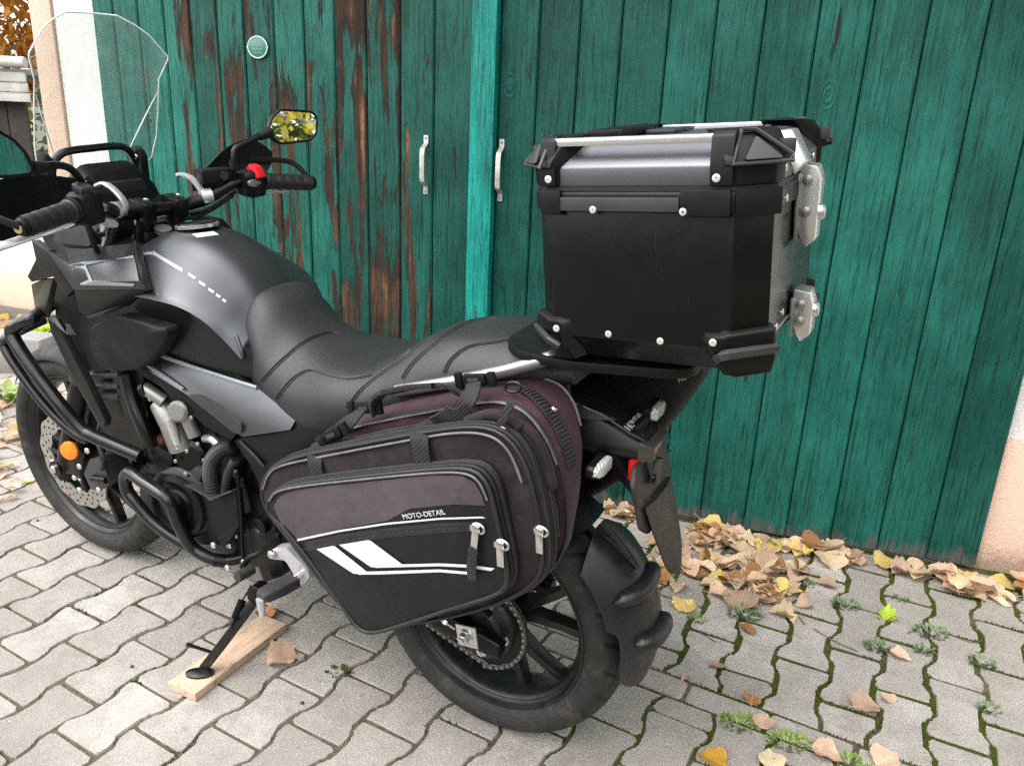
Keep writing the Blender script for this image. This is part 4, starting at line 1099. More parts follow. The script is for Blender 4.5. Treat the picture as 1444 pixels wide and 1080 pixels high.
# beak at the front with its olive sheen
bv_ = [Q(44, 339, .235), Q(66, 354, .255), Q(104, 409, .262), Q(92, 420, .248), Q(74, 390, .250), Q(44, 398, .240), Q(38, 390, .238), Q(50, 366, .240)]
m_ = MB(); m_.shell(bv_, [[0, 1, 7], [1, 4, 5, 6, 7], [1, 2, 3, 4]], (0, -.02, 0)); both('shroud_beak', m_, 'plastic', bevel=.003)
rv = [Q(43, 401, .232), Q(58, 394, .236), Q(74, 393, .236), Q(68, 420, .226), Q(62, 449, .215), Q(51, 452, .212)]
m_ = MB(); m_.shell(rv, [[0, 1, 2, 3, 4, 5]], (0, -.018, 0))
M['beakgloss'] = simple('glossy_dark_plastic', (.045, .045, .035), .12, 0, .2, 10)
both('radiator_wing', m_, 'beakgloss', bevel=.004)
# round black cover under the shroud
cv = fillet([Q(128, 462, .236), Q(150, 448, .240), Q(172, 444, .240), Q(234, 463, .236), Q(238, 472, .235), Q(222, 500, .228), Q(198, 520, .220), Q(166, 524, .216), Q(138, 512, .222), Q(127, 485, .230)], .02, 4)
m_ = MB(); cc_ = sum(cv, V((0, 0, 0))) / len(cv)
m_.loft([[p + V((0, -.03, 0)) for p in cv], cv, [p.lerp(cc_, .06) + V((0, .006, 0)) for p in cv], [p.lerp(cc_, .5) + V((0, .008, 0)) for p in cv]]); both('knee_cover', m_, 'plastic', smooth=50)
# strip between knee cover and tank panel: dark inner body
m_ = MB(); m_.prism([Q(74, 392, .165), Q(205, 405, .165), Q(350, 540, .14), Q(210, 522, .15), Q(120, 522, .16), Q(80, 462, .165)], (0, -.33, 0)); P('inner_body', m_, 'dark')
# ---- side panel under the tank and seat
pv = [Q(218, 500, .172), Q(333, 537, .160), Q(363, 547, .156), Q(390, 569, .160), Q(418, 590, .164), Q(409, 606, .176), Q(342, 616, .190), Q(262, 556, .194), Q(200, 517, .190)]
pc = Q(325, 578, .192)
m_ = MB(); m_.shell(pv[:8] + [pv[8], pc], [[0, 1, 9], [1, 2, 9], [2, 3, 9], [3, 4, 9], [4, 5, 9], [5, 6, 9], [6, 7, 9], [7, 8, 0, 9]], (0, -.012, 0)); spn, _ = both('side_panel', m_, 'paint', smooth=50)
m_ = MB(); m_.ribbon([Q(219, 499, .175), Q(275, 519, .169), Q(333, 538, .163), Q(362, 547, .159)], (0, .3, 1), .009, .006); both('panel_edge', m_, 'paint_silver', bevel=.0015)
gv = fillet([Q(262, 557, .199), Q(280, 558, .199), Q(310, 573, .199), Q(341, 599, .198), Q(340, 612, .197), Q(331, 612, .197)], .012, 3)
m_ = MB(); m_.prism(gv, (0, -.012, 0)); both('panel_inset', m_, 'plastic_grey', bevel=.002)
m_ = MB(); m_.ribbon([Q(204, 512, .193), Q(258, 549, .196)], (0, .2, 1), .006, .005); both('panel_line', m_, 'paint_silver')
dv = [Q(200, 518, .178), Q(262, 558, .182), Q(332, 612, .180), Q(326, 622, .178), Q(290, 602, .178), Q(225, 545, .178), Q(196, 528, .178)]
m_ = MB(); m_.prism(dv, (0, -.02, 0)); both('panel_lower_edge', m_, 'plastic', bevel=.003)
# frame cover behind
fv = [Q(328, 621, .172), Q(345, 617, .176), Q(412, 606, .170), Q(425, 596, .165), Q(470, 610, .16), Q(470, 660, .155), Q(400, 720, .150), Q(372, 700, .160), Q(352, 655, .170)]
m_ = MB(); m_.shell(fv, [list(range(9))], (0, -.02, 0)); fcov, _ = both('frame_cover', m_, 'plastic', bevel=.004)
m_ = MB(); m_.ribbon([Q(338, 622, .178), Q(358, 642, .175), Q(372, 658, .171)], (0, .3, 1), .012, .004); both('cover_stripe', m_, 'plastic_grey', bevel=.0015)

# ---- engine
m_ = MB(); m_.loft([fillet([V((s, w, z1)), V((s, -w, z1)), V((s, -w, z0)), V((s, w, z0))], .03, 3) for s, w, z0, z1 in ((.46, .10, .33, .52), (.56, .125, .27, .66), (.70, .14, .245, .74), (.84, .14, .25, .74), (.95, .11, .29, .66))])
eng = P('engine', m_, 'metal_black', smooth=40)
cs = Q(253, 712, .196); 
P('stator_cover', MB().lathe([(.098, -.06), (.098, -.012), (.092, -.004), (.084, .0), (.080, .010), (.070, .014), (.066, .006), (.050, .008), (.046, .016), (.0, .018)], cs, (-.12, 1, .02), 56, closed=False), 'metal_black', eng)
m_ = MB(); b0 = [Q(266, 683, .180), Q(305, 702, .190), Q(333, 690, .182), Q(337, 742, .180), Q(318, 770, .185), Q(268, 768, .18), Q(258, 740, .18)]
m_.prism(b0, (0, -.07, 0)); P('sprocket_cover', m_, 'plastic', eng, bevel=.006)
m_ = MB(); m_.ribbon([Q(267, 681, .186), Q(305, 701, .196), Q(333, 690, .188)], (0, 1, .15), .03, .005); P('cover_lip', m_, 'plastic_grey', eng, bevel=.0015)
m_ = MB(); m_.prism([Q(252, 675, .175), Q(275, 658, .178), Q(286, 664, .178), Q(280, 682, .178), Q(258, 690, .178)], (0, -.05, 0)); P('cover_boss', m_, 'plastic_grey', eng, bevel=.005)
# cylinder side: cast silver water housing
m_ = MB(); m_.tube([Q(225, 568, .165), Q(243, 596, .17), Q(258, 632, .165)], [.024, .030, .032], 16); P('water_housing', m_, 'alu_cast', eng, smooth=50)
m_ = MB(); m_.tube([Q(240, 590, .185), Q(252, 625, .180)], .014, 12); P('coolant_pipe', m_, 'alu', eng)
m_ = MB(); m_.tube([Q(262, 585, .175), Q(275, 615, .172)], .016, 12); P('coolant_pipe', m_, 'alu_cast', eng)
P('pump_cap', MB().lathe([(.026, -.02), (.026, .004), (.020, .010), (0, .011)], Q(252, 580, .188), (-.3, 1, .2), 24, closed=False), 'alu_cast', eng)
m_ = MB(); m_.tube([Q(205, 548, .18), Q(218, 556, .178), Q(232, 566, .17)], [.018, .016, .018], 14); P('hose_joint', m_, 'alu_cast', eng)
P('hose_clamp', MB().lathe([(.020, -.008), (.020, .008), (.015, .008), (.015, -.008)], Q(207, 549, .18), (.5, .1, -.3), 20), 'metal_black', eng)
m_ = MB(); m_.tube(crom([Q(232, 615, .15), Q(233, 632, .15), Q(242, 648, .14)], 4), .019, 12); P('exhaust_header', m_, 'rust', eng)
for x, y in ((212, 563), (270, 589), (279, 626), (288, 649), (248, 650), (262, 668), (264, 636), (239, 575), (250, 634)): bolt(Q(x, y, .190), (-.3, 1, .1), .0052, 'alu_cast', eng)
m_ = MB(); m_.lathe([(.045, -.05), (.045, .0), (.036, .008), (0, .009)], Q(268, 645, .165), (-.25, 1, .1), 24, closed=False); P('clutch_boss', m_, 'metal_black', eng)
m_ = MB(); m_.tube(crom([Q(289, 618, .16), Q(300, 620, .165), Q(312, 632, .165)], 4), .010, 10); P('bypass_hose', m_, 'alu', eng)
# corrugated hose
def corr(pts, r):
    p = crom(pts, 14); return MB().tube(p, [r * (1 + .06 * (1 if k % 2 else -1)) for k in range(len(p))], 14)
P('coolant_hose', corr([Q(330, 628, .165), Q(312, 634, .178), Q(299, 650, .185), Q(297, 672, .185), Q(303, 700, .178)], .0185), 'grip', eng, smooth=0)
P('coolant_hose', corr([Q(332, 648, .17), Q(322, 668, .172), Q(318, 695, .17)], .012), 'grip', eng, smooth=0)
# sump and lower details
m_ = MB(); m_.loft([fillet([V((s, w, z1)), V((s, -w, z1)), V((s, -w, z0)), V((s, w, z0))], .02, 3) for s, w, z0, z1 in ((.58, .08, .21, .28), (.66, .10, .17, .28), (.82, .10, .17, .28), (.90, .08, .21, .28))]); P('sump', m_, 'alu_cast', eng, smooth=40)
for x, y, r_ in ((280, 757, .012), (287, 760, .010), (300, 763, .011), (308, 762, .008), (324, 768, .009), (333, 754, .008)): bolt(Q(x, y, .16), LX, r_, 'metal_black' if r_ > .0095 else 'chrome', eng)
# radiator and its side
m_ = MB(); m_.prism([(1.075, .155, .93), (1.105, .155, .93), (1.03, .155, .60), (1.00, .155, .60)], (0, -.31, 0))
a = N('radiator_core'); c = a.coord(); w = a.n('TexWave', {'Vector': c, 'Scale': 130.0}, bands_direction='Z').outputs['Fac']
a.set(base=a.ramp(w, [(.3, (.008, .008, .008)), (.7, (.03, .03, .03))]), rough=.5, metal=.4); M['radm'] = a.m
rad = P('radiator', m_, 'radm')
# radiator side guard running down along the fork (dusty)
gv = [Q(66, 447, .20), Q(76, 452, .20), Q(108, 512, .19), Q(148, 592, .17), Q(147, 602, .17), Q(138, 598, .17), Q(100, 528, .19), Q(72, 470, .20)]
m_ = MB(); m_.prism(gv, (0, -.02, 0)); both('radiator_guard', m_, 'mudflap', bevel=.003)
m_ = MB(); m_.shell([Q(65, 447, .202), Q(78, 447, .20), Q(93, 470, .195), Q(112, 471, .15), Q(100, 452, .15), Q(92, 455, .16)], [[0, 1, 2], [2, 3, 4, 5]], (0, -.004, -.006)); both('guard_lip', m_, 'paint_silver')
m_ = MB(); m_.prism([Q(120, 520, .13), Q(200, 520, .13), Q(215, 640, .12), Q(150, 640, .12)], (0, -.25, 0)); P('cylinder_block', m_, 'metal_black', eng)
for k in range(3):
    m_ = MB(); m_.ribbon([Q(126, 528 + k * 16, .150), Q(170, 528 + k * 15, .150)], (0, .2, 1), .010, .02); P('cylinder_fin', m_, 'plastic_grey', eng, bevel=.002)
# frame tube and bracket
P('down_tube', MB().tube(crom([Q(178, 528, .17), Q(186, 560, .175), Q(203, 605, .18), Q(222, 650, .175)], 5), .0175, 14), 'gloss')
m_ = MB(); m_.prism(fillet([Q(207, 637, .190), Q(222, 628, .190), Q(232, 636, .190), Q(244, 642, .188), Q(240, 668, .186), Q(212, 668, .188)], .008, 2), (0, -.012, 0)); P('guard_bracket', m_, 'metal_black', bevel=.002)
# ---- crash bars
cb = P('crash_bar', MB().tube(crom([Q(78, 424, .13), Q(50, 446, .235), Q(26, 458, .262), Q(17, 470, .268), Q(34, 502, .272), Q(78, 562, .265), Q(112, 602, .250), Q(130, 614, .242), Q(160, 627, .225), Q(198, 643, .205)], 7), .0168, 16), 'gloss', label='upper tube of the left crash bar')
P('crash_bar', MB().tube(crom([Q(60, 452, .12), Q(14, 474, .245), Q(6, 486, .255), Q(22, 516, .258), Q(64, 572, .25), Q(104, 610, .236), Q(124, 620, .225)], 6), .0122, 14), 'gloss')
P('bar_end', MB().lathe([(.0165, -.012), (.0165, .010), (.011, .010), (.011, -.012)], Q(197, 652, .198), (-.35, .8, -.1), 24), 'metal_black')
P('crash_bar', MB().tube(crom([Q(345, 785, .13), Q(318, 790, .165), Q(292, 785, .190), Q(268, 768, .205), Q(250, 735, .225), Q(236, 704, .235), Q(200, 678, .238), Q(184, 667, .236), Q(177, 672, .234), Q(179, 690, .232), Q(189, 705, .230), Q(214, 734, .222), Q(244, 757, .212), Q(268, 770, .200)], 7), .0155, 16), 'gloss', label='lower looped crash bar tube')
P('bar_clamp', MB().cyl(Q(302, 789, .182), Q(318, 791, .166), .0165, 18), 'metal_black')
# ---- lower frame plate, foot peg, gear lever
m_ = MB(); m_.prism(fillet([Q(340, 690, .145), Q(372, 700, .145), Q(395, 760, .145), Q(400, 812, .140), Q(372, 822, .140), Q(356, 775, .145)], .01, 3), (0, -.05, 0)); P('frame_plate', m_, 'metal_black', bevel=.005)
P('pivot_cap', MB().lathe([(.022, -.01), (.022, .006), (.016, .008), (.012, .004), (0, .004)], Q(367, 741, .155), LX, 28, closed=False), 'metal_black')
hb = [Q(379, 778, .205), Q(386, 773, .205), Q(403, 772, .203), Q(416, 786, .2), Q(433, 803, .2), Q(437, 814, .2), Q(428, 824, .2), Q(418, 826, .2), Q(415, 812, .2), Q(402, 790, .2), Q(384, 789, .205)]
m_ = MB(); m_.prism(fillet(hb, .010, 3), (0, -.026, 0)); pegb = P('peg_bracket', m_, 'silver_peg', bevel=.004)
bolt(Q(384, 781, .207), LX, .0105, 'chrome', pegb)
p0, p1 = Q(418, 817, .215), Q(367, 842, .315)
m_ = MB(); ax = (p1 - p0).normalized(); up = V((0, 0, 1))
secs = []
for t, w, h in ((0, .010, .008), (.06, .019, .012), (.5, .021, .013), (.9, .019, .012), (1, .012, .008)):
    c_ = p0.lerp(p1, t); sd_ = ax.cross(up).normalized(); secs.append(fillet([c_ + sd_ * w + up * h, c_ - sd_ * w + up * h, c_ - sd_ * w - up * h, c_ + sd_ * w - up * h], .006, 3))
m_.loft(secs); peg = P('foot_peg', m_, 'peg_rubber', pegb, smooth=50)
m_ = MB(); m_.tube([p0 - up * .012, p1 - up * .013], .008, 10); P('peg_bar', m_, 'silver_peg', pegb)
m_ = MB(); m_.tube([p1 - up * .004, p1 - up * .030, p1 - up * .048], [.010, .008, .0065], 12); P('peg_feeler', m_, 'silver_peg', pegb)
for k in range(3):
    c_ = p0 + V((.004 * k, -.004, .010 - .010 * k)); m_ = MB(); m_.box(c_, (.006, .020, .005)); P('peg_clevis', m_, 'chrome', pegb, bevel=.001)
gl_ = P('gear_lever', MB().tube(crom([Q(392, 748, .17), Q(372, 776, .185), Q(352, 786, .195), Q(342, 800, .205)], 4), .008, 10), 'metal_black')
m_ = MB(); q0, q1 = Q(356, 802, .20), Q(334, 814, .245)
m_.tube([q0.lerp(q1, k / 12) for k in range(13)], [.0125 + (.0012 if k % 2 else 0) for k in range(13)], 14); P('gear_pedal_rubber', m_, 'rubber', gl_)
P('shift_rod', MB().tube([Q(335, 672, .178), Q(340, 730, .180), Q(343, 790, .19)], .0042, 8), 'metal_black', gl_)
P('rod_joint', MB().ball(Q(334, 668, .178), (.010, .010, .014), 12, 8), 'metal_black', gl_)
m_ = MB(); m_.tube([Q(338, 676, .16), Q(350, 720, .15)], .010, 8); P('wiring_loom', m_, 'rubber', eng)
for x, y in ((322, 800), (345, 792), (302, 768)): bolt(Q(x, y, .19), LX, .0085, 'alu', gl_)
# ---- side stand
st_p = [Q(364, 840, .185), Q(340, 873, .222), Q(312, 910, .262), Q(287, 942, .292)]
stand = P('side_stand', MB().ribbon(st_p, (.75, .25, .6), .024, .020), 'gloss', bevel=.005, label='black side stand resting on the wooden board')
P('stand_pivot', MB().lathe([(.026, -.02), (.026, .012), (.018, .016), (0, .016)], Q(365, 837, .185), (-.2, 1, .1), 24, closed=False), 'metal_black', stand)
ft = BMI @ G(282, 950, .024)
wn_ = BMI.to_3x3() @ V((0, 0, 1))
out = [ft + (BMI.to_3x3() @ V((math.cos(t) * .034 + math.sin(t) * .004, math.sin(t) * .020, 0))) for t in [2 * math.pi * k / 20 for k in range(20)]]
P('stand_foot', MB().loft([out, [p + wn_ * .006 for p in out], [p.lerp(ft, .5) + wn_ * .012 for p in out]]), 'gloss', stand)
P('stand_lever', MB().tube([Q(298, 919, .275), Q(279, 913, .295), Q(263, 908, .315)], [.0042, .0042, .005], 8), 'gloss', stand)
sp0, sp1 = Q(342, 846, .200), Q(331, 873, .235)
P('stand_spring', corr([sp0, sp0.lerp(sp1, .5), sp1], .0105), 'metal_black', stand, smooth=0)
P('spring_wire', MB().tube([Q(354, 825, .185), sp0, sp0.lerp(sp1, .3)], .0022, 6), 'metal_black', stand)
P('spring_hook', MB().tube([sp1, Q(327, 880, .242), Q(330, 888, .240)], .004, 8), 'metal_black', stand)

# ---- fork and front fender
FA = V((-.4617, 0, .887))
for sgn in (1, -1):
    f0 = V((1.440, .098 * sgn, .318))
    leg = P('fork_leg', MB().tube([f0 - FA * .03, f0 + FA * .06, f0 + FA * .30, f0 + FA * .36], [.022, .029, .029, .026], 20), 'metal_black')
    P('fork_tube', MB().tube([f0 + FA * .34, f0 + FA * .86], .0205, 18), 'chrome', leg)
    P('dust_seal', MB().tube([f0 + FA * .355, f0 + FA * .372], .031, 18), 'rubber', leg)
    P('axle_clamp', MB().cyl(FC + LX * .078 * sgn, FC + LX * .128 * sgn, .024, 20), 'metal_black', leg)
    bolt(FC + LX * .128 * sgn, LX * sgn, .012, 'chrome', leg)
fl_ = bpy.data.objects['fork_leg']
rp = Q(98.5, 635, .140)
P('reflector', MB().lathe([(.026, -.004), (.0275, .0), (.0265, .005), (.020, .0075), (0, .008)], rp, (-.35, 1, .1), 32, closed=False), 'orange', label='round orange reflector on the left fork leg')
m_ = MB(); m_.tube([rp - LX * .005, V((1.40, .098, .40))], .012, 8); P('reflector_bracket', m_, 'metal_black', fl_)
# caliper with bolts
ca = [Q(118, 668, .125), Q(126, 648, .125), Q(140, 644, .125), Q(152, 672, .122), Q(154, 684, .122), Q(140, 692, .12), Q(128, 690, .12)]
m_ = MB(); m_.prism(fillet(ca, .008, 3), (0, -.075, 0)); cal = P('brake_caliper', m_, 'plastic_grey', bevel=.006)
for x, y, l in ((113, 657, .13), (124, 635, .13), (116, 620, .125), (113, 690, .115), (140, 690, .118), (79, 662, .12), (75, 651, .12), (106, 673, .11)): bolt(Q(x, y, l), (-.2, 1, 0), .0085, 'alu', cal)
P('caliper_pin', MB().tube([Q(130, 674, .130), Q(150, 677, .125)], .010, 12), 'metal_black', cal)
P('brake_hose', MB().tube(crom([Q(143, 662, .13), Q(146, 645, .135), Q(138, 625, .13), Q(140, 600, .12), Q(146, 585, .10)], 5), .0055, 8), 'rubber', cal)
m_ = MB(); m_.prism([Q(86, 628, .118), Q(108, 622, .118), Q(120, 640, .116), Q(112, 672, .116), Q(92, 668, .118), Q(82, 650, .118)], (0, -.05, 0)); P('fork_foot', m_, 'metal_black', fl_, bevel=.006)
# front fender
secs = []
for k in range(19):
    an = R(38) + (R(158) - R(38)) * k / 18; d = V((math.cos(an), 0, math.sin(an))); row = []
    for j in range(-5, 6):
        u = j / 5; row.append(FC + d * (.350 - .035 * abs(u) ** 2.4) + LX * u * (.066 - .012 * abs(k / 9 - 1)))
    secs.append(row)
nr_ = 11; m_ = MB(); vs = [p for r_ in secs for p in r_]
m_.shell(vs, [(i * nr_ + j, i * nr_ + j + 1, (i + 1) * nr_ + j + 1, (i + 1) * nr_ + j) for i in range(18) for j in range(nr_ - 1)], [-(p - FC - LX * (p - FC).dot(LX)).normalized() * .003 for p in vs]); P('front_fender', m_, 'plastic', smooth=50)
m_ = MB(); m_.prism([(1.36, .075, .62), (1.30, .075, .66), (1.36, .075, .48), (1.40, .075, .48)], (0, -.006, 0)); both('fender_stay', m_, 'plastic', bevel=.002)
# head, triple clamps, headlight body
m_ = MB(); m_.prism([(1.03, .13, 1.005), (1.075, .13, 1.010), (1.10, .12, .985), (1.05, .12, .975)], (0, -.26, 0)); P('top_yoke', m_, 'metal_black', bevel=.004)
m_ = MB(); m_.prism([(1.10, .12, .86), (1.15, .12, .865), (1.15, .12, .83), (1.10, .12, .825)], (0, -.24, 0)); P('lower_yoke', m_, 'metal_black', bevel=.004)
m_ = MB(); m_.loft([fillet([V((s, w, z1)), V((s, -w, z1)), V((s, -w * .8, z0)), V((s, w * .8, z0))], .03, 3) for s, w, z0, z1 in ((1.10, .12, .92, 1.09), (1.18, .15, .90, 1.13), (1.27, .14, .90, 1.10), (1.36, .08, .93, 1.03))]); P('headlight_fairing', m_, 'paint_dark', smooth=40)

# ---- handlebar
HB = [(.871, .400, 1.135), (.885, .345, 1.140), (.908, .270, 1.148), (.930, .205, 1.148), (.962, .130, 1.118), (.982, .075, 1.106), (.984, 0, 1.105), (.982, -.075, 1.106), (.962, -.130, 1.118), (.930, -.205, 1.150), (.908, -.270, 1.150), (.880, -.345, 1.142), (.856, -.400, 1.136)]
hbp = crom(HB, 6)
bar = P('handlebar', MB().tube(hbp, [.0125 if abs(p.y) > .16 else .0160 for p in hbp], 16), 'metal_black')
for l_ in (.047, -.047):
    c_ = V((.983, l_, 1.108))
    cl_ = P('bar_clamp', MB().box(c_, (.060, .036, .048), Matrix.Rotation(R(-12), 3, 'Y')), 'metal_black', bar, bevel=.005)
    for ds in (-.019, .019): bolt(c_ + V((ds, 0, .024 - ds * .15)), (0, 0, 1), .0068, 'chrome', bar)
    P('bar_riser', MB().cyl((.998, l_, 1.02), (.985, l_, 1.09), .022, 18), 'metal_black', bar)
def grip(pa, pb, sgn):
    pa, pb = V(pa), V(pb); n = 30; pts = [pa.lerp(pb, k / n) for k in range(n + 1)]
    g_ = P('grip', MB().tube(pts, [.0205 + (.0010 if (k // 2) % 3 else 0) + (.003 if k > n - 2 else 0) for k in range(n + 1)], 20), 'grip', bar)
    P('grip_flange', MB().cyl(pb, pb + (pb - pa).normalized() * .006, .026, 20), 'grip', bar)
    d = (pa - pb).normalized()
    P('bar_end', MB().lathe([(.0175, -.012), (.0190, .004), (.0150, .012), (0, .012)], pa, d, 24, closed=False), 'plastic', bar)
    P('bar_end_screw', MB().lathe([(.0100, 0), (.0100, .004), (.006, .005), (0, .003)], pa + d * .011, d, 16, closed=False), 'brass', bar)
grip(HB[0], (.903, .278, 1.147), 1); grip(HB[-1], (.903, -.278, 1.150), -1)
# switch housings
def house(c, sgn):
    c = V(c); m_ = MB(); rt = Matrix.Rotation(R(12 * sgn), 3, 'Z')
    secs = []
    for t, w, h in ((-.030, .020, .022), (-.022, .028, .031), (.012, .029, .033), (.030, .024, .026)):
        secs.append(fillet([c + rt @ V((w, t, h)), c + rt @ V((-w, t, h)), c + rt @ V((-w, t, -h * 1.15)), c + rt @ V((w, t, -h * 1.15))], .012, 3))
    m_.loft(secs); h_ = P('switch_housing', m_, 'plastic', bar, smooth=50); return h_
hl = house((.912, .238, 1.148), 1); hr_ = house((.912, -.238, 1.150), -1)
m_ = MB(); m_.prism(fillet([Q(124, 290, .215), Q(132, 287, .215), Q(141, 291, .215), Q(140, 301, .215), Q(126, 299, .215)], .003, 2), (0, -.02, 0)); P('turn_switch', m_, 'alu_cast', hl, bevel=.002)
m_ = MB(); m_.prism([V((.918, -.228, 1.186)), V((.905, -.228, 1.198)), V((.884, -.228, 1.192)), V((.872, -.228, 1.166)), V((.886, -.228, 1.160)), V((.900, -.228, 1.174))], (0, -.026, 0)); P('stop_switch', m_, 'red', hr_, bevel=.003)
m_ = MB(); m_.prism(fillet([QS(348, 256, .880), QS(355, 253, .880), QS(366, 257, .880), QS(358, 264, .880), QS(350, 263, .880)], .003, 2), (-.01, 0, 0)); P('starter_switch', m_, 'alu_cast', hr_, bevel=.002)
m_ = MB(); m_.box(V((.905, .240, 1.188)), (.034, .030, .016), Matrix.Rotation(R(-15), 3, 'Y')); P('rocker_switch', m_, 'plastic_grey', hl, bevel=.004)
# brake fluid reservoir, levers, silver arms
m_ = MB(); m_.box(V((.965, -.165, 1.172)), (.050, .090, .034), Matrix.Rotation(R(-14), 3, 'Z')); res_ = P('brake_reservoir', m_, 'plastic', bar, bevel=.004)
P('reservoir_window', MB().lathe([(.011, 0), (.011, .003), (.008, .003), (.008, .001), (0, .001)], V((.938, -.172, 1.172)), (-1, .25, 0), 20, closed=False), 'plastic_grey', res_)
P('brake_lever', MB().tube(crom([(.955, -.235, 1.140), (.950, -.275, 1.118), (.935, -.330, 1.112), (.915, -.375, 1.108)], 5), [.009] * 5 + [.0075] * 5 + [.006] * 6, 10, flat=.6), 'alu', bar)
P('clutch_lever', MB().ribbon(crom([Q(104, 312, .27), Q(80, 322, .31), Q(45, 333, .355), Q(0, 348, .41), Q(-20, 354, .43)], 5), (.3, -.2, 1), .017, .009), 'alu', bar, bevel=.003)
def arm(pts, w, wd2): 
    m_ = MB(); m_.ribbon(crom(pts, 6), wd2, w, .008); return P('silver_arm', m_, 'silver_peg', bar, bevel=.002)
arm([(1.03, -.105, 1.172), (1.018, -.108, 1.176), (.990, -.115, 1.166), (.965, -.120, 1.136), (.950, -.122, 1.108)], .016, (0, 1, 0))
P('silver_arm', MB().tube(crom([Q(136, 262, .150), Q(146, 259, .145), Q(160, 267, .135), Q(174, 283, .128), Q(177, 296, .126), Q(168, 304, .130), Q(155, 298, .138)], 6), [.008] * 8 + [.011] * 22 + [.008] * 7, 10, flat=.55), 'silver_peg', bar)
for sg in (1, -1):
    P('arm_collar', MB().tube([V((.968, .117 * sg, 1.121)), V((.957, .141 * sg, 1.124))], .0195, 18), 'silver_peg', bar)
# cables
for pts, r_ in (([(.960, -.225, 1.125), (.990, -.15, 1.085), (1.03, -.05, 1.075), (1.08, .03, 1.05)], .006), ([(.965, -.22, 1.115), (1.00, -.13, 1.07), (1.04, .0, 1.06), (1.06, .06, 1.00)], .0055), ([(.955, .22, 1.12), (1.0, .17, 1.07), (1.06, .10, 1.05), (1.10, .04, 1.0)], .0065), ([(.95, .215, 1.11), (.975, .19, 1.05), (1.02, .15, 1.01), (1.08, .10, .98)], .007)):
    P('control_cable', MB().tube(crom(pts, 6), r_, 8), 'rubber', bar)
m_ = MB(); m_.box((.985, 0, 1.045), (.05, .12, .03)); P('ignition_block', m_, 'metal_black', bar, bevel=.006)
P('ignition_lock', MB().lathe([(.020, 0), (.020, .012), (.010, .014), (0, .012)], V((.955, .02, 1.055)), (-.3, .1, 1), 20, closed=False), 'alu_cast', bar)
for y_ in (.165, .11, .05, -.05): bolt(V((.970, y_, 1.030 - abs(y_) * .12)), (-.2, .1, 1), .007, 'chrome', bar)
m_ = MB(); m_.loft([[V((.93, u, z)) for u, z in ((.165, .99), (.10, 1.030), (-.10, 1.030), (-.165, .99))], [V((1.10, u, z)) for u, z in ((.15, 1.00), (.10, 1.035), (-.10, 1.035), (-.15, 1.00))]]); P('tank_front_cover', m_, 'plastic', bevel=.004)
# ---- mirrors
def mirror(out_px, s, nrm, stem, label):
    pts = [QS(x, y, s) for x, y in out_px]; c_ = sum(pts, V((0, 0, 0))) / len(pts); nrm = V(nrm).normalized()
    pl_ = []
    for (x, y) in out_px:
        d = ray_b(x, y); t = (c_ - BC).dot(nrm) / d.dot(nrm); pl_.append(BC + d * t)
    pl_ = fillet(pl_, .009, 5)
    big = [c_ + (p - c_) * 1.075 for p in pl_]
    h_ = P('mirror', MB().loft([[p + nrm * .002 for p in big], [p - nrm * .012 for p in big], [c_ + (p - c_) * .80 - nrm * .030 for p in big], [c_ + (p - c_) * .4 - nrm * .040 for p in big]]), 'plastic', smooth=50, label=label)
    P('mirror_rim', MB().tube([c_ + (p - c_) * 1.035 + nrm * .003 for p in pl_], .0035, 8, closed=True), 'plastic', h_)
    me = MB().add([p + nrm * .0035 for p in pl_], [tuple(range(len(pl_)))]).mesh('mirror_glass', 0); me.materials.append(M['mirror'])
    o = bpy.data.objects.new('mirror_glass', me); col.objects.link(o); o.parent = h_
    P('mirror_stem', MB().tube(crom(stem, 6), .0078, 12), 'metal_black', h_)
    P('stem_socket', MB().cyl(stem[0], V(stem[0]).lerp(V(stem[1]), .75), .0125, 14), 'metal_black', h_)
    P('stem_neck', MB().tube([V(stem[-1]).lerp(V(stem[-2]), .55), V(stem[-1])], [.0105, .015], 14), 'plastic', h_)
    return h_
mirror([(379, 183), (384, 166), (396, 156), (438, 159), (445, 166), (444, 189), (434, 198), (396, 202), (386, 196)], .900, (-1, .30, .10), [QS(331, 240, .925), QS(330, 221, .925), QS(333, 209, .925), QS(352, 199, .915), QS(381, 186, .900)], 'angular mirror on the right handlebar reflecting yellow leaves')
mirror([(-30, 170), (0, 189), (16, 198), (33, 216), (41, 234), (39, 245), (12, 248), (-40, 248), (-50, 200)], .815, (-1, -.24, .05), [(.925, .225, 1.180), (.925, .230, 1.205), (.905, .262, 1.232), (.870, .315, 1.245), QS(46, 238, .835)], 'mirror on the left handlebar reflecting the green door')
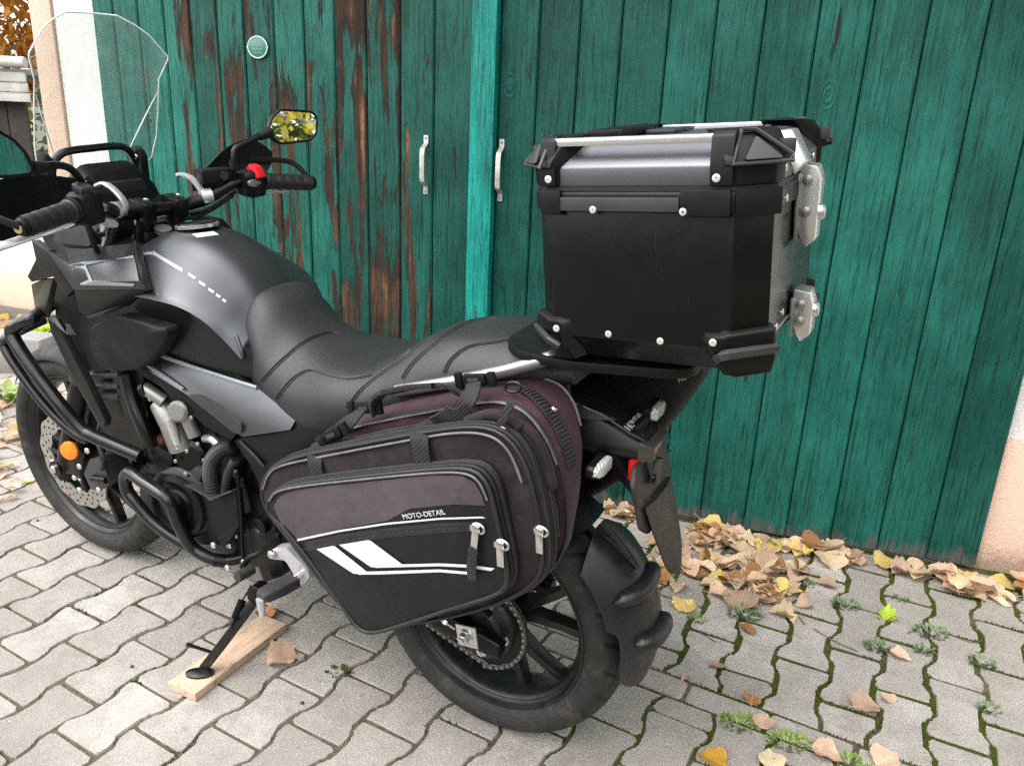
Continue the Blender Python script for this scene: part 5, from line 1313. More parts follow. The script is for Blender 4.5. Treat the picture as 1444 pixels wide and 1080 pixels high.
# ---- hand guards
def guard(sg, pts, brace):
    m_ = MB(); nx_ = len(pts[0]); rows = smooth_grid([[V(p) for p in r_] for r_ in pts], 4, 4); n = len(rows[0])
    vs = [p for r_ in rows for p in r_]
    m_.shell(vs, [[i * n + j, i * n + j + 1, (i + 1) * n + j + 1, (i + 1) * n + j] for i in range(len(rows) - 1) for j in range(n - 1)], (.004, 0, -.001))
    g_ = P('hand_guard', m_, 'plastic', smooth=50)
    P('guard_brace', MB().ribbon(crom(brace, 6), (0, 0, 1), .014, .006), 'plastic', g_, bevel=.001)
    return g_
guard(-1, [[(1.015, -.140, 1.165), (1.030, -.20, 1.185), (1.020, -.27, 1.232), (.995, -.335, 1.250), (.965, -.375, 1.215)],
           [(1.020, -.140, 1.148), (1.038, -.20, 1.160), (1.030, -.27, 1.175), (1.003, -.33, 1.190), (.968, -.372, 1.185)],
           [(1.018, -.140, 1.130), (1.036, -.20, 1.125), (1.028, -.26, 1.125), (1.005, -.31, 1.135), (.975, -.350, 1.150)]],
      [(.990, -.315, 1.195), (.975, -.345, 1.194), (.945, -.385, 1.192), (.915, -.410, 1.180), (.870, -.412, 1.140)])
guard(1, [[(1.015, .140, 1.185), (1.030, .20, 1.200), (1.020, .27, 1.212), (.995, .36, 1.212), (.960, .43, 1.200)],
          [(1.022, .140, 1.150), (1.038, .20, 1.155), (1.030, .27, 1.160), (1.003, .36, 1.160), (.965, .43, 1.160)],
          [(1.018, .140, 1.100), (1.036, .20, 1.085), (1.028, .27, 1.080), (1.005, .36, 1.085), (.965, .43, 1.110)]],
      [(.965, .415, 1.165), (.940, .425, 1.160), (.900, .424, 1.150), (.862, .412, 1.138)])
# ---- windscreen
ZW = [(1.135, .085), (1.165, .130), (1.205, .158), (1.26, .166), (1.34, .166), (1.40, .164), (1.448, .181), (1.455, .180), (1.50, .138), (1.518, .106), (1.532, .066)]
def scr(l, z): return V((1.243 - (z - 1.15) * .31 - 1.5 * l * l, l, z + .012 * (1 - (l / .17) ** 2) * max(0, (z - 1.45) / .08)))
rows = []
for z, w in ZW: rows.append([scr(w * (j / 14 - 1), z) for j in range(29)])
m_ = MB(); n = 29; vs = [p for r_ in rows for p in r_]
me = MB().add(vs, [(i * n + j, i * n + j + 1, (i + 1) * n + j + 1, (i + 1) * n + j) for i in range(len(rows) - 1) for j in range(n - 1)])
ws = P('windscreen', me, 'screen', smooth=80, label='tall clear windscreen')
sol = ws.modifiers.new('thickness', 'SOLIDIFY'); sol.thickness = .004
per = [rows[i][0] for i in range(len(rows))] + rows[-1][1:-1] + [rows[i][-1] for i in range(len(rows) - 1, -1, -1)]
P('screen_edge_light', MB().tube(per, .0018, 6), 'screen_edge_light', ws)
for sg in (1, -1):       # painted highlights along the folds where the side wings of the sheet bend back
    P('screen_fold_highlight', MB().tube([scr(sg * (.098 + .064 * k / 10), 1.215 + .155 * k / 10) - V((.0025, 0, 0)) for k in range(11)], [.0006 + .0014 * math.sin(math.pi * k / 10) for k in range(11)], 5), 'screen_edge_light', ws)
# brackets, cross bar, dash
crb = P('accessory_bar', MB().tube(crom([(1.205, .118, 1.160), (1.203, .112, 1.200), (1.200, .082, 1.232), (1.200, .0, 1.238), (1.200, -.080, 1.236), (1.203, -.112, 1.210), (1.205, -.125, 1.17)], 6), .0095, 12), 'gloss')
for sg in (1, -1):
    out = [V((1.215, .140 * sg, z)) + V((ds, 0, 0)) for ds, z in ((-.03, 1.12), (-.035, 1.215), (-.012, 1.238), (.008, 1.230), (.014, 1.12))]
    P('screen_bracket', MB().prism(fillet(out, .012, 3), (0, -.022 * sg, 0)), 'plastic', bevel=.003)
    bolt(V((1.198, (.142 if sg > 0 else -.116), 1.208)), LX if sg > 0 else V((-.5, 1, 0)), .0075, 'chrome')
m_ = MB(); secs = []
for s, w, z0, z1 in ((1.115, .105, 1.085, 1.120), (1.135, .130, 1.07, 1.185), (1.165, .130, 1.06, 1.206), (1.21, .11, 1.05, 1.190)):
    secs.append(fillet([V((s, w, z0)), V((s, w * .92, (z0 + z1) / 2 + .01)), V((s, w * .55, z1)), V((s, -w * .55, z1)), V((s, -w * .92, (z0 + z1) / 2 + .01)), V((s, -w, z0))], .02, 3))
m_.loft(secs); dash = P('instrument_cowl', m_, 'plastic', smooth=40)
m_ = MB(); m_.prism(fillet([V((1.120, u, z)) for u, z in ((.085, 1.095), (.075, 1.160), (-.075, 1.160), (-.085, 1.095))], .01, 3), (.02, 0, .008)); P('instrument_panel', m_, 'dark', dash, bevel=.002)
m_ = MB(); m_.loft([[V((1.06, u, z)) for u, z in ((.15, 1.03), (.11, 1.08), (-.11, 1.08), (-.15, 1.03))], [V((1.17, u, z)) for u, z in ((.17, 1.03), (.13, 1.14), (-.13, 1.14), (-.17, 1.03))]]); P('cockpit_shell', m_, 'plastic', bevel=.006)
# HONDA lettering on the tail
def text_obj(body, size, m__, parent, mw, name='lettering', ext=.0006, shear=0.0, sx=1.0):
    cu = bpy.data.curves.new(name, 'FONT'); cu.body = body; cu.size = size; cu.extrude = ext; cu.align_x = 'CENTER'; cu.align_y = 'CENTER'; cu.shear = shear
    t_ = bpy.data.objects.new('tmp', cu); col.objects.link(t_)
    dg = bpy.context.evaluated_depsgraph_get(); me = bpy.data.meshes.new_from_object(t_.evaluated_get(dg))
    bpy.data.objects.remove(t_); bpy.data.curves.remove(cu)
    me.transform(Matrix.Diagonal((sx, 1, 1, 1))); me.transform(mw); me.name = name
    me.materials.clear(); me.materials.append(M[m__])
    o = bpy.data.objects.new(name, me); col.objects.link(o); o.parent = parent
    return o
# letters lie on the sloping top of the tail, read from behind
tx = V((0, -1, 0)); ty = V((1, 0, .43)).normalized(); tz = tx.cross(ty)
c_ = V((-.272, .002, .8245))
text_obj('HONDA', .021, 'white_print', tail, Matrix(((tx.x, ty.x, tz.x, c_.x), (tx.y, ty.y, tz.y, c_.y), (tx.z, ty.z, tz.z, c_.z), (0, 0, 0, 1))), ext=.001)
# ================================================================== top case
CT = R(4.5)
cF, cU = V((math.cos(CT), 0, -math.sin(CT))), V((math.sin(CT), 0, math.cos(CT)))
CM = Matrix(((cF.x, 0, cU.x, -.166), (cF.y, 1, cU.y, 0), (cF.z, 0, cU.z, 1.006), (0, 0, 0, 1)))
case = empty('top_case', BM @ CM, 'angular black aluminium top case with silver rails behind the seat', 'top case')
CMI = CM.inverted()
def CQ(x, y, ly):                    # point of the case's plane y = ly
    o, d = CMI @ BC, CMI.to_3x3() @ ray_b(x, y); return o + d * ((ly - o.y) / d.y)
def CX(x, y, lx):
    o, d = CMI @ BC, CMI.to_3x3() @ ray_b(x, y); return o + d * ((lx - o.x) / d.x)
def C(name, mb, m, parent=None, **k): return mb.build(name, M[m], parent or case, **k)
LEN, HW = .358, .200
def outline(off=0.0, z=0.0, fc=.030, rcx=.045, rcy=.036):
    o = off
    return [V((o, HW - fc, z)), V((-fc, HW + o, z)), V((-LEN + rcx, HW + o, z)), V((-LEN - o, HW - rcy, z)), V((-LEN - o, -HW + rcy, z)), V((-LEN + rcx, -HW - o, z)), V((-fc, -HW - o, z)), V((o, -HW + fc, z))]
m_ = MB(); m_.loft([outline(-.035, -.012), outline(-.006, .022), outline(0, .030), outline(0, .229)]); body = C('body', m_, 'case', bevel=.004)
m_ = MB(); m_.loft([outline(.0060, .226), outline(.0075, .230), outline(.0075, .252), outline(.005, .255)]); band = C('rim_band', m_, 'plastic', bevel=.002)
m_ = MB(); m_.loft([outline(.0035, .2555), outline(.0035, .262)]); C('lid_seal', m_, 'dark')
m_ = MB(); m_.loft([outline(.002, .262), outline(.002, .290), outline(-.030, .322), outline(-.038, .325)]); lid = C('lid', m_, 'case_lid', bevel=.003)
# band trim: thicker corner pieces and long cover strips
for sg in (1, -1):
    for x0, x1 in ((-.31, -.238), (-.05, .0)):
        m_ = MB(); m_.box(((x0 + x1) / 2 + (.0 if x0 < -.1 else -.012), sg * (HW + .009), .2405), ((x1 - x0) * .98 if x0 < -.1 else .034, .006, .036)); C('band_corner', m_, 'plastic', band, bevel=.002)
    m_ = MB(); m_.box((-.143, sg * (HW + .009), .2375), (.188, .004, .020)); C('band_strip', m_, 'plastic_grey', band, bevel=.0015)
m_ = MB(); m_.prism([V((-LEN + .043, HW + .0085, z)) for z in (.222, .2585)] + [V((-LEN - .009, HW - .034, z)) for z in (.2585, .222)], (-.002, .004, 0)); C('band_corner', m_, 'plastic', band, bevel=.0015)
def rivet(p, n_, r=.0066, par=None):
    p, n_, r = V(p), V(n_), r * .86
    q = C('rivet', MB().lathe([(r, 0), (r, .0008), (r * .75, .0014), (r * .30, .0014), (r * .28, -.004), (0, -.004)], p, n_, 20, closed=False), 'bolt', par)
    return q
for x, y in ((836, 296), (963, 299)): rivet(CQ(x, y, HW + .0112), (0, 1, 0), .0062, band)
for x, y in ((858, 471), (931, 481)): rivet(CQ(x, y, HW + .0005), (0, 1, 0), .0062, body)
for x, y in ((836, 296), (963, 299)):
    p = CQ(x, y, HW); rivet((p.x, -HW - .0112, p.z), (0, -1, 0), .0062, band)
# rails with their brackets
for sg in (1, -1):
    m_ = MB(); m_.box((-.160, sg * (HW - .006), .3255), (.246, .016, .012)); C('rail', m_, 'alu', lid, bevel=.003)
    for x, w in ((-.0335, .026), (-.295, .032)):
        out = [V((0, sg * (HW + .011), .263)), V((0, sg * (HW + .012), .292)), V((0, sg * (HW + .004), .329)), V((0, sg * (HW - .006), .336)), V((0, sg * (HW - .034), .334)), V((0, sg * (HW - .034), .312)), V((0, sg * (HW - .006), .280)), V((0, sg * (HW - .004), .263))]
        m_ = MB(); m_.prism([p + V((x - w / 2, 0, 0)) for p in out], (w, 0, 0)); b_ = C('rail_bracket', m_, 'plastic', lid, bevel=.003)
        rivet(V((x - (.002 if x > -.1 else -.006), sg * (HW + .0118), .274)), (0, sg, 0), .0066, b_)
# lid corner guards: a chunky cap on each corner with a raised triangle
def corner_frame(ix):
    pts = outline(.003)
    a_, b_ = {'rl': (pts[2], pts[3]), 'rr': (pts[5], pts[4]), 'fl': (pts[1], pts[0]), 'fr': (pts[6], pts[7])}[ix]
    mid = (a_ + b_) / 2; u = (b_ - a_).normalized(); n_ = V((0, 0, 1)).cross(u)
    if n_.dot(mid - V((-LEN / 2, 0, 0))) < 0: n_ = -n_
    return mid, u, n_, (b_ - a_).length
for ix in ('rl', 'rr', 'fl', 'fr'):
    mid, u, n_, L_ = corner_frame(ix); h = L_ / 2 + .014
    def pt(a_, z, o): return mid + u * a_ + n_ * (o - max(0, (z - .288)) * .62) + V((0, 0, z))
    m_ = MB()
    ring = lambda z, o, g=0: [pt(-h - g, z, o - .012), pt(-h * .55, z, o), pt(h * .55, z, o), pt(h + g, z, o - .012), pt(h, z, o - .05), pt(-h, z, o - .05)]
    m_.loft([ring(.263, .004), ring(.287, .005), ring(.290, .016, .003), ring(.300, .018, .003), ring(.332, .012), ring(.335, -.002)]); cg = C('corner_guard', m_, 'plastic', lid, bevel=.0025)
    tri = [pt(-h * .62, .297, .021), pt(h * .62, .297, .021), pt(-h * .1, .327, .021)]
    m_ = MB(); m_.prism(fillet(tri, .004, 2), n_ * .005); C('guard_triangle', m_, 'plastic_grey', cg, bevel=.0015)
    fr_ = [pt(-h * .95, .2925, .019), pt(h * .95, .2925, .019), pt(h * .98, .300, .019), pt(-h * .0, .334, .017), pt(-h * .45, .334, .017)]
    m_ = MB(); m_.tube(fr_, .0032, 6, closed=True); C('guard_rib', m_, 'plastic_grey', cg)
    m_ = MB(); m_.box(pt(h * 1.0, .310, .006), (.020, .016, .020), Matrix.Rotation(math.atan2(u.y, u.x), 3, 'Z')); C('guard_lug', m_, 'plastic_grey', cg, bevel=.003)
# bottom corner guards
for ix in ('rl', 'rr', 'fl', 'fr'):
    mid, u, n_, L_ = corner_frame(ix); h = L_ / 2
    rear = ix[0] == 'r'; sg = 1 if ix[1] == 'l' else -1
    fx = -1 if rear else 1
    x_c, x_s = (-LEN + .045, -LEN + .045 + .030) if rear else (-.030, -.030 - .020)
    zt_ = .058 if rear else .052
    def o3(x, y, z): return V((x, sg * y, z))
    m_ = MB()
    if rear:
        lft = [o3(x_s, HW + .009, .050), o3(x_s + .004, HW + .009, .040), o3(x_s - .006, HW + .008, .018), o3(x_s - .018, HW - .015, -.014), o3(x_c - .004, HW - .020, -.018), o3(-LEN - .004, HW - .055, -.016), o3(-LEN - .012, HW - .040, .012), o3(-LEN - .012, HW - .036, .030), o3(-LEN - .011, HW - .034, .060), o3(x_c, HW + .010, .056), o3(x_s - .020, HW + .010, .051)]
    else:
        lft = [o3(x_s, HW + .009, .052), o3(x_s - .004, HW + .009, .040), o3(x_s - .002, HW + .006, .018), o3(x_s - .010, HW - .015, -.014), o3(x_c, HW - .022, -.018), o3(.008, HW - .055, -.012), o3(.014, HW - .034, .014), o3(.016, HW - .030, .040), o3(.012, HW - .028, .060), o3(x_c, HW + .010, .056)]
    cen_ = sum(lft, V((0, 0, 0))) / len(lft)
    nn_ = (n_ + V((0, 0, -.25))).normalized()
    m_.loft([[p - nn_ * .022 for p in lft], lft, [p.lerp(cen_, .10) + nn_ * .004 for p in lft]]); bg_ = C('base_guard', m_, 'plastic', body, bevel=.002)
    rivet(o3((x_s + (-.008 if rear else .010)), HW + .0125, .043), (0, sg, 0), .0066, bg_)
    if rear:
        m_ = MB(); m_.ribbon([o3(x_s - .012, HW + .006, .016), o3(x_s - .022, HW + .016, .025), o3(x_c, HW + .017, .028), o3(-LEN - .016, HW - .034, .030)], (0, .4 * sg, 1), .012, .010)
        C('guard_ledge', m_, 'plastic_grey', bg_, bevel=.002)
    else:
        m_ = MB(); m_.ribbon([o3(x_s + .006, HW + .012, .012), o3(x_c + .004, HW + .012, .022), o3(.020, HW - .032, .030)], (0, .4 * sg, 1), .014, .008); C('guard_ledge', m_, 'plastic_grey', bg_, bevel=.002)
# top mat and front handle on the lid
m_ = MB(); m_.box((-.075, .0, .3315), (.060, .17, .012)); C('lid_mat', m_, 'plastic', lid, bevel=.003)
m_ = MB(); m_.box((-.135, -.06, .328), (.05, .11, .006)); C('lid_plate', m_, 'plastic_grey', lid, bevel=.002)
for p in ((-.05, .105), (-.10, .105), (-.05, -.105), (-.28, .14), (-.28, -.14)): rivet((p[0], p[1], .325), (0, 0, 1), .007, lid)
# rear latches (stainless)
RX = -LEN
def latch(y, z0, z1, low):
    m_ = MB(); out = [V((RX - .030, y, z1)), V((RX - .006, y, z1 + .004)), V((RX - .004, y, z1 - .05)), V((RX - .010, y, z0 + .02)), V((RX - .020, y, z0)), V((RX - .034, y, z0 + .012)), V((RX - .036, y, z1 - .02))]
    m_.prism(fillet(out, .0025, 2), (0, -.046, 0)); l_ = C('latch', m_, 'alu', body, bevel=.0025)
    for zz in (z1 - .020, (z0 + z1) / 2 - .006): C('latch_pin', MB().lathe([(.0075, 0), (.0075, .004), (.004, .006), (0, .006)], V((RX - .018, y, zz)), (0, 1, 0), 18, closed=False), 'alu_cast', l_)
    zz = z0 + (.052 if not low else .050); C('latch_lock', MB().lathe([(.012, 0), (.012, .008), (.009, .011), (0, .012)], V((RX - .032, y - .023, zz)), (-1, 0, 0), 22, closed=False), 'alu', l_)
    m_ = MB(); m_.box((RX - .006, y - .023, (z0 + z1) / 2), (.006, .060, z1 - z0 - .02)); C('latch_plate', m_, 'alu_cast', l_, bevel=.002)
    return l_
latch(.025, .150, .272, False); latch(.015, -.004, .078, True)
m_ = MB(); m_.prism([V((RX - .004, .060, .262)), V((RX - .020, .055, .280)), V((RX + .004, .050, .326)), V((RX + .020, .055, .326))], (0, -.05, 0)); C('hasp', m_, 'alu', lid, bevel=.003)
m_ = MB(); m_.shell([V((RX - .003, .13, .040)), V((RX - .003, -.13, .040)), V((RX + .030, -.11, -.010)), V((RX + .030, .11, -.010))], [[0, 1, 2, 3]], (.004, 0, .002)); C('rear_skid', m_, 'alu_cast', body)
for y_, z_ in ((.120, .278), (.075, .281), (-.10, .278), (.145, .240), (.125, .050), (.085, .062)): rivet((RX - .004 - (.008 if z_ > .2 and z_ < .26 else 0), y_, z_), (-1, 0, 0), .0060, body)
# ================================================================== saddlebags
NB_ = 96
def px_loop(pts, l, n=NB_, sub=5, tilt=0.0):
    P2 = crom([V((x, y, 0)) for x, y in pts], sub, closed=True)
    # start the loop at its leftmost point so that loops of different layers correspond
    i0 = min(range(len(P2)), key=lambda i: P2[i].x); P2 = P2[i0:] + P2[:i0]
    return resample([Q(p.x, p.y, l) for p in P2], n)
POCKET = [(377, 716), (382, 700), (400, 688), (450, 679), (520, 671), (600, 663), (650, 661), (675, 668), (690, 690), (699, 725), (710, 775), (715, 805), (712, 828), (692, 841), (640, 857), (585, 875), (540, 889), (518, 891), (502, 882), (478, 848), (440, 795), (405, 750), (384, 728)]
MIDF = [(370, 697), (374, 676), (390, 657), (430, 642), (500, 628), (580, 613), (650, 603), (695, 606), (725, 628), (745, 668), (757, 720), (764, 770), (762, 805), (742, 828), (700, 850), (640, 868), (560, 880), (510, 872), (470, 840), (420, 775), (382, 726)]
MIDB = [(372, 690), (380, 668), (400, 650), (440, 636), (510, 620), (580, 606), (655, 597), (705, 600), (737, 620), (758, 662), (770, 715), (776, 768), (772, 800), (750, 824), (700, 848), (640, 862), (560, 872), (510, 862), (470, 830), (420, 765), (384, 718)]
BODF = [(432, 650), (450, 628), (500, 604), (560, 588), (640, 572), (700, 566), (738, 578), (768, 612), (788, 655), (798, 700), (800, 745), (790, 785), (765, 812), (720, 835), (640, 850), (560, 850), (500, 820), (455, 740)]
BODB = [(436, 640), (460, 610), (505, 582), (560, 562), (640, 546), (700, 534), (745, 530), (785, 541), (808, 568), (820, 610), (822, 655), (815, 700), (802, 750), (780, 790), (730, 815), (640, 830), (560, 820), (500, 790), (460, 720)]
def layer(loops, m__, parent, name, bulge=.0, ins=.12):
    m_ = MB(); f_ = loops[-1]; c_ = sum(f_, V((0, 0, 0))) / len(f_)
    secs = list(loops)
    for t in (.03, .10, .25, .5, .75): 
        secs.append([p.lerp(c_, t) + V((0, bulge * (1 - (1 - t) ** 2.5), 0)) for p in f_])
    m_.loft(secs)
    return m_, m_.build(name, M[m__], parent, smooth=60)
def wrinkle(mb, amp, sc_, seed):
    from mathutils import noise as mn
    for i, p in enumerate(mb.v):
        q = V((p.x * sc_ + seed, p.y * sc_, p.z * sc_)); mb.v[i] = p + V((mn.noise(q) * .5, mn.noise(q + V((7, 3, 1))), mn.noise(q + V((2, 9, 4))) * .5)) * amp
def bag(side):
    base = V((.13, .24, .40)) if side > 0 else V((.13, -.24, .40))
    return base
bag_root = empty('saddlebag', BM @ Matrix.Translation((.10, .22, .40)), 'faded maroon and black soft saddlebag with white chevrons on the left side', 'saddlebag', 'soft saddlebags')
BORG = V((.10, .22, .40))
def B(name, mb, m, parent=None, smooth=50, bevel=0, label=None): return mb.build(name, M[m], parent or bag_root, smooth=smooth, bevel=bevel, org=BORG, label=label)
LB = (.120, .205, .262, .290, .330)
def mk(loops, bulge, m__, name, amp, seed, parent=None):
    m_ = MB(); f_ = loops[-1]; c_ = sum(f_, V((0, 0, 0))) / len(f_); secs = []
    for a_, b_ in zip(loops, loops[1:]):
        for k in range(4): secs.append([p.lerp(q, k / 4) + (p - c_).normalized() * (.006 * math.sin(math.pi * k / 4)) * V((1, 0, 1)).length / 1.4142 for p, q in zip(a_, b_)])
    secs.append(f_)
    for t in (.025, .07, .15, .3, .5, .75): secs.append([p.lerp(c_, t) + V((0, bulge * (1 - (1 - t) ** 3), 0)) for p in f_])
    m_.loft(secs); wrinkle(m_, amp, 16, seed)
    return m_, B(name, m_, m__, parent)
bodF, bodB = px_loop(BODF, LB[1]), px_loop(BODB, LB[0])
body_mb, bbody = mk([bodB, bodF], .01, 'maroon', 'main_compartment', .009, 1)
midF, midB = px_loop(MIDF, LB[3]), px_loop(MIDB, LB[2])
gus_mb, gus = mk([px_loop(MIDB, LB[1] - .02), midB], .0, 'maroon_dark', 'gusset', .007, 4)
mid_mb, bmid = mk([midB, midF], .008, 'maroon_dark', 'middle_compartment', .005, 9)
pokF = px_loop(POCKET, LB[4])
pok_mb, bpok = mk([px_loop(POCKET, LB[3] - .01), pokF], .012, 'bag_black', 'front_pocket', .003, 14)
# zip bands and piping
def band(loop, dy, r_, m__, par, name, grow=1.0):
    c_ = sum(loop, V((0, 0, 0))) / len(loop); pts = [c_ + (p - c_) * grow + V((0, dy, 0)) for p in loop]
    return B(name, MB().tube(pts, r_, 8, closed=True), m__, par)
band(pokF, .000, .0042, 'piping_dark', bpok, 'piping', 1.000)
band(pokF, -.010, .0050, 'bag_black', bpok, 'zip_band', 1.008)
band(pokF, -.021, .0040, 'web', bpok, 'zip_teeth', 1.012)
band(pokF, -.030, .0045, 'bag_black', bpok, 'zip_band', 1.010)
band(midF, .001, .0038, 'piping_dark', bmid, 'piping', 1.0)
band(midF, -.008, .0052, 'bag_black', bmid, 'zip_band', 1.006)
band(midF, -.018, .0040, 'web', bmid, 'zip_teeth', 1.008)
band(midB, .002, .0055, 'bag_black', bmid, 'zip_band', 1.006)
band(midB, -.012, .0050, 'web', bmid, 'zip_teeth', 1.006)
band(bodF, .0, .0040, 'piping_dark', bbody, 'piping', 1.0)
# reflective stretches of piping, as in the picture: along the upper edges only
def partial(loop, dy, sel, r_, name, par, grow=1.0, m__='piping'):
    c_ = sum(loop, V((0, 0, 0))) / len(loop); pts = [c_ + (p - c_) * grow + V((0, dy, 0)) for p in loop]
    n = len(pts); pts = [pts[i % n] for i in range(int(sel[0] * n), int(sel[1] * n))]
    return B(name, MB().tube(pts, r_, 8), m__, par)
def toploop(pts, l, r_, m__, par, name='piping'):
    return B(name, MB().tube(crom([Q(x, y, l) for x, y in pts], 6), r_, 8), m__, par)
POKB = pok_mb.bvh(); MIDBV = mid_mb.bvh(); BODBV = body_mb.bvh(); GUSBV = gus_mb.bvh()
toploop([(380, 706), (392, 693), (430, 685), (520, 675), (610, 667), (655, 668), (675, 680), (687, 705)], LB[4] + .004, .0022, 'piping', bpok)
toploop([(371, 690), (380, 668), (400, 656), (460, 643), (560, 624), (640, 611), (690, 615), (718, 638), (736, 680)], LB[3] + .004, .0026, 'piping', bmid)
toploop([(470, 612), (520, 598), (600, 582), (660, 571), (705, 568), (742, 584), (770, 620), (785, 655)], LB[1] + .004, .0022, 'piping', bbody)
toploop([(700, 533), (745, 530), (786, 541), (808, 566), (819, 600)], LB[0] + .002, .0026, 'piping', bbody)
# pocket upper fabric (mauve), black lettering field, reflective lines and chevrons: sheets sewn on the pocket face
def sheet(bv, outl, m__, par, name, lift=.0022, grid=26, th=.0):
    xs = [p[0] for p in outl]; ys = [p[1] for p in outl]
    x0, x1 = min(xs), max(xs)
    def span(x):
        hit = []
        for (ax, ay), (bx, by) in zip(outl, outl[1:] + outl[:1]):
            if (ax - x) * (bx - x) <= 0 and ax != bx:
                hit.append(ay + (by - ay) * (x - ax) / (bx - ax))
        return (min(hit), max(hit)) if len(hit) >= 2 else None
    n = grid; m = 8; rows = []
    for k in range(n + 1):
        x = x0 + (x1 - x0) * (k + (.002 if k == 0 else -.002 if k == n else 0)) / n; sp_ = span(x)
        if not sp_: continue
        row = []
        for j in range(m + 1):
            d = ray_b(x, sp_[0] + (sp_[1] - sp_[0]) * j / m).normalized(); h = bv.ray_cast(BC, d)
            row.append(h[0] - d * lift if h[0] is not None else None)
        if all(r is not None for r in row): rows.append(row)
    if len(rows) < 2: return None
    w = m + 1; m_ = MB(); m_.add([p for r in rows for p in r], [(i * w + j, i * w + j + 1, (i + 1) * w + j + 1, (i + 1) * w + j) for i in range(len(rows) - 1) for j in range(m)])
    return B(name, m_, m__, par, smooth=80)
sheet(POKB, [(386, 714), (393, 701), (410, 692), (460, 685), (540, 677), (610, 670), (652, 671), (670, 681), (680, 700), (684, 713), (640, 711), (578, 717), (546, 734), (480, 746), (412, 764), (400, 748)], 'mauve', bpok, 'upper_fabric', .0016, 60)
sheet(POKB, [(408, 762), (480, 747), (545, 737), (620, 730), (684, 728), (685, 730.3), (620, 732.4), (545, 739.6), (480, 749.6), (410, 765)], 'white', bpok, 'reflective_line', .003, 50)
sheet(POKB, [(411, 768), (480, 753), (545, 744), (620, 737), (686, 735), (687, 748), (620, 751), (545, 758), (480, 768), (420, 780)], 'piping_dark', bpok, 'zip_flap', .002, 40)
sheet(POKB, [(420, 774), (480, 761), (545, 751), (620, 744), (668, 742), (668, 745), (620, 747), (545, 754), (480, 764), (422, 777)], 'web', bpok, 'zip_teeth', .0035, 40)
sheet(POKB, [(446, 774), (471, 769), (520, 808), (499, 809)], 'white', bpok, 'chevron', .003, 20)
sheet(POKB, [(478, 768), (521, 761), (568, 796), (524, 800)], 'white', bpok, 'chevron', .003, 20)
sheet(POKB, [(524, 796.5), (620, 794), (660, 796), (698, 801), (694, 805), (660, 800), (620, 798), (526, 800.5)], 'white', bpok, 'reflective_line', .0032, 30)
sheet(POKB, [(500, 806), (540, 805), (620, 802.5), (672, 807), (668, 810.5), (620, 806.5), (540, 809.5), (502, 810)], 'white', bpok, 'reflective_line', .0032, 30)
# lettering on the pocket
tc_ = hits(POKB, [(597, 725.5)], .0025, 0)[0]; t0, t1 = hits(POKB, [(563, 730)], .0025, 0)[0], hits(POKB, [(630, 722)], .0025, 0)[0]
tx = (t1 - t0).normalized(); ty = (V((0, .05, 1)) - tx * tx.dot(V((0, .05, 1)))).normalized(); tz = tx.cross(ty)
c_ = tc_ - BORG
text_obj('MOTO-DETAIL', .0135, 'white_print', bpok, Matrix(((tx.x, ty.x, tz.x, c_.x), (tx.y, ty.y, tz.y, c_.y), (tx.z, ty.z, tz.z, c_.z), (0, 0, 0, 1))), ext=.0005, sx=(t1 - t0).length / .100)
# zip pullers
def puller(x, y, l, ang, cord, par):
    c_ = hits(l, [(x, y)], .007, 0)[0] if isinstance(l, BVHTree) else Q(x, y, l)
    q = B('zip_puller', MB().tube([c_ + V((.012 * math.cos(t), 0, .009 * math.sin(t))) for t in [2 * math.pi * k / 16 for k in range(16)]], .0024, 8, closed=True), 'chrome', par)
    m_ = MB(); m_.box(c_ + V((.004, .002, 0)), (.018, .008, .012)); B('zip_slider', m_, 'chrome', q, bevel=.003)
    e = c_ + V((.006 * ang, .004, -.040)); m_ = MB(); m_.ribbon([c_ + V((.002, .004, -.004)), e], (1, 0, 0), .013, .003); B('pull_tab', m_, 'chrome', q, bevel=.001)
    if cord: m_ = MB(); m_.ribbon([e + V((0, .001, .004)), e + V((.003 * ang, .003, -.035)), e + V((.003 * ang, .0, -.062))], (1, .1, 0), .017, .004); B('pull_cord', m_, 'web', q, bevel=.001)
    return q
puller(674, 745, LB[4] + .012, 1, True, bpok)
puller(708, 768, POKB, 0, False, bpok)
puller(763, 749, MIDBV, 0, False, bmid)
p_ = B('zip_puller', MB().tube([Q(708, 606, .275) + V((.010 * math.cos(t), .004, .007 * math.sin(t))) for t in [2 * math.pi * k / 14 for k in range(14)]], .0022, 8, closed=True), 'brass', bmid)
m_ = MB(); m_.ribbon([Q(704, 604, .278), Q(710, 590, .278), Q(722, 566, .268)], (1, 0, 0), .014, .004); B('pull_tab', m_, 'web', p_, bevel=.001)
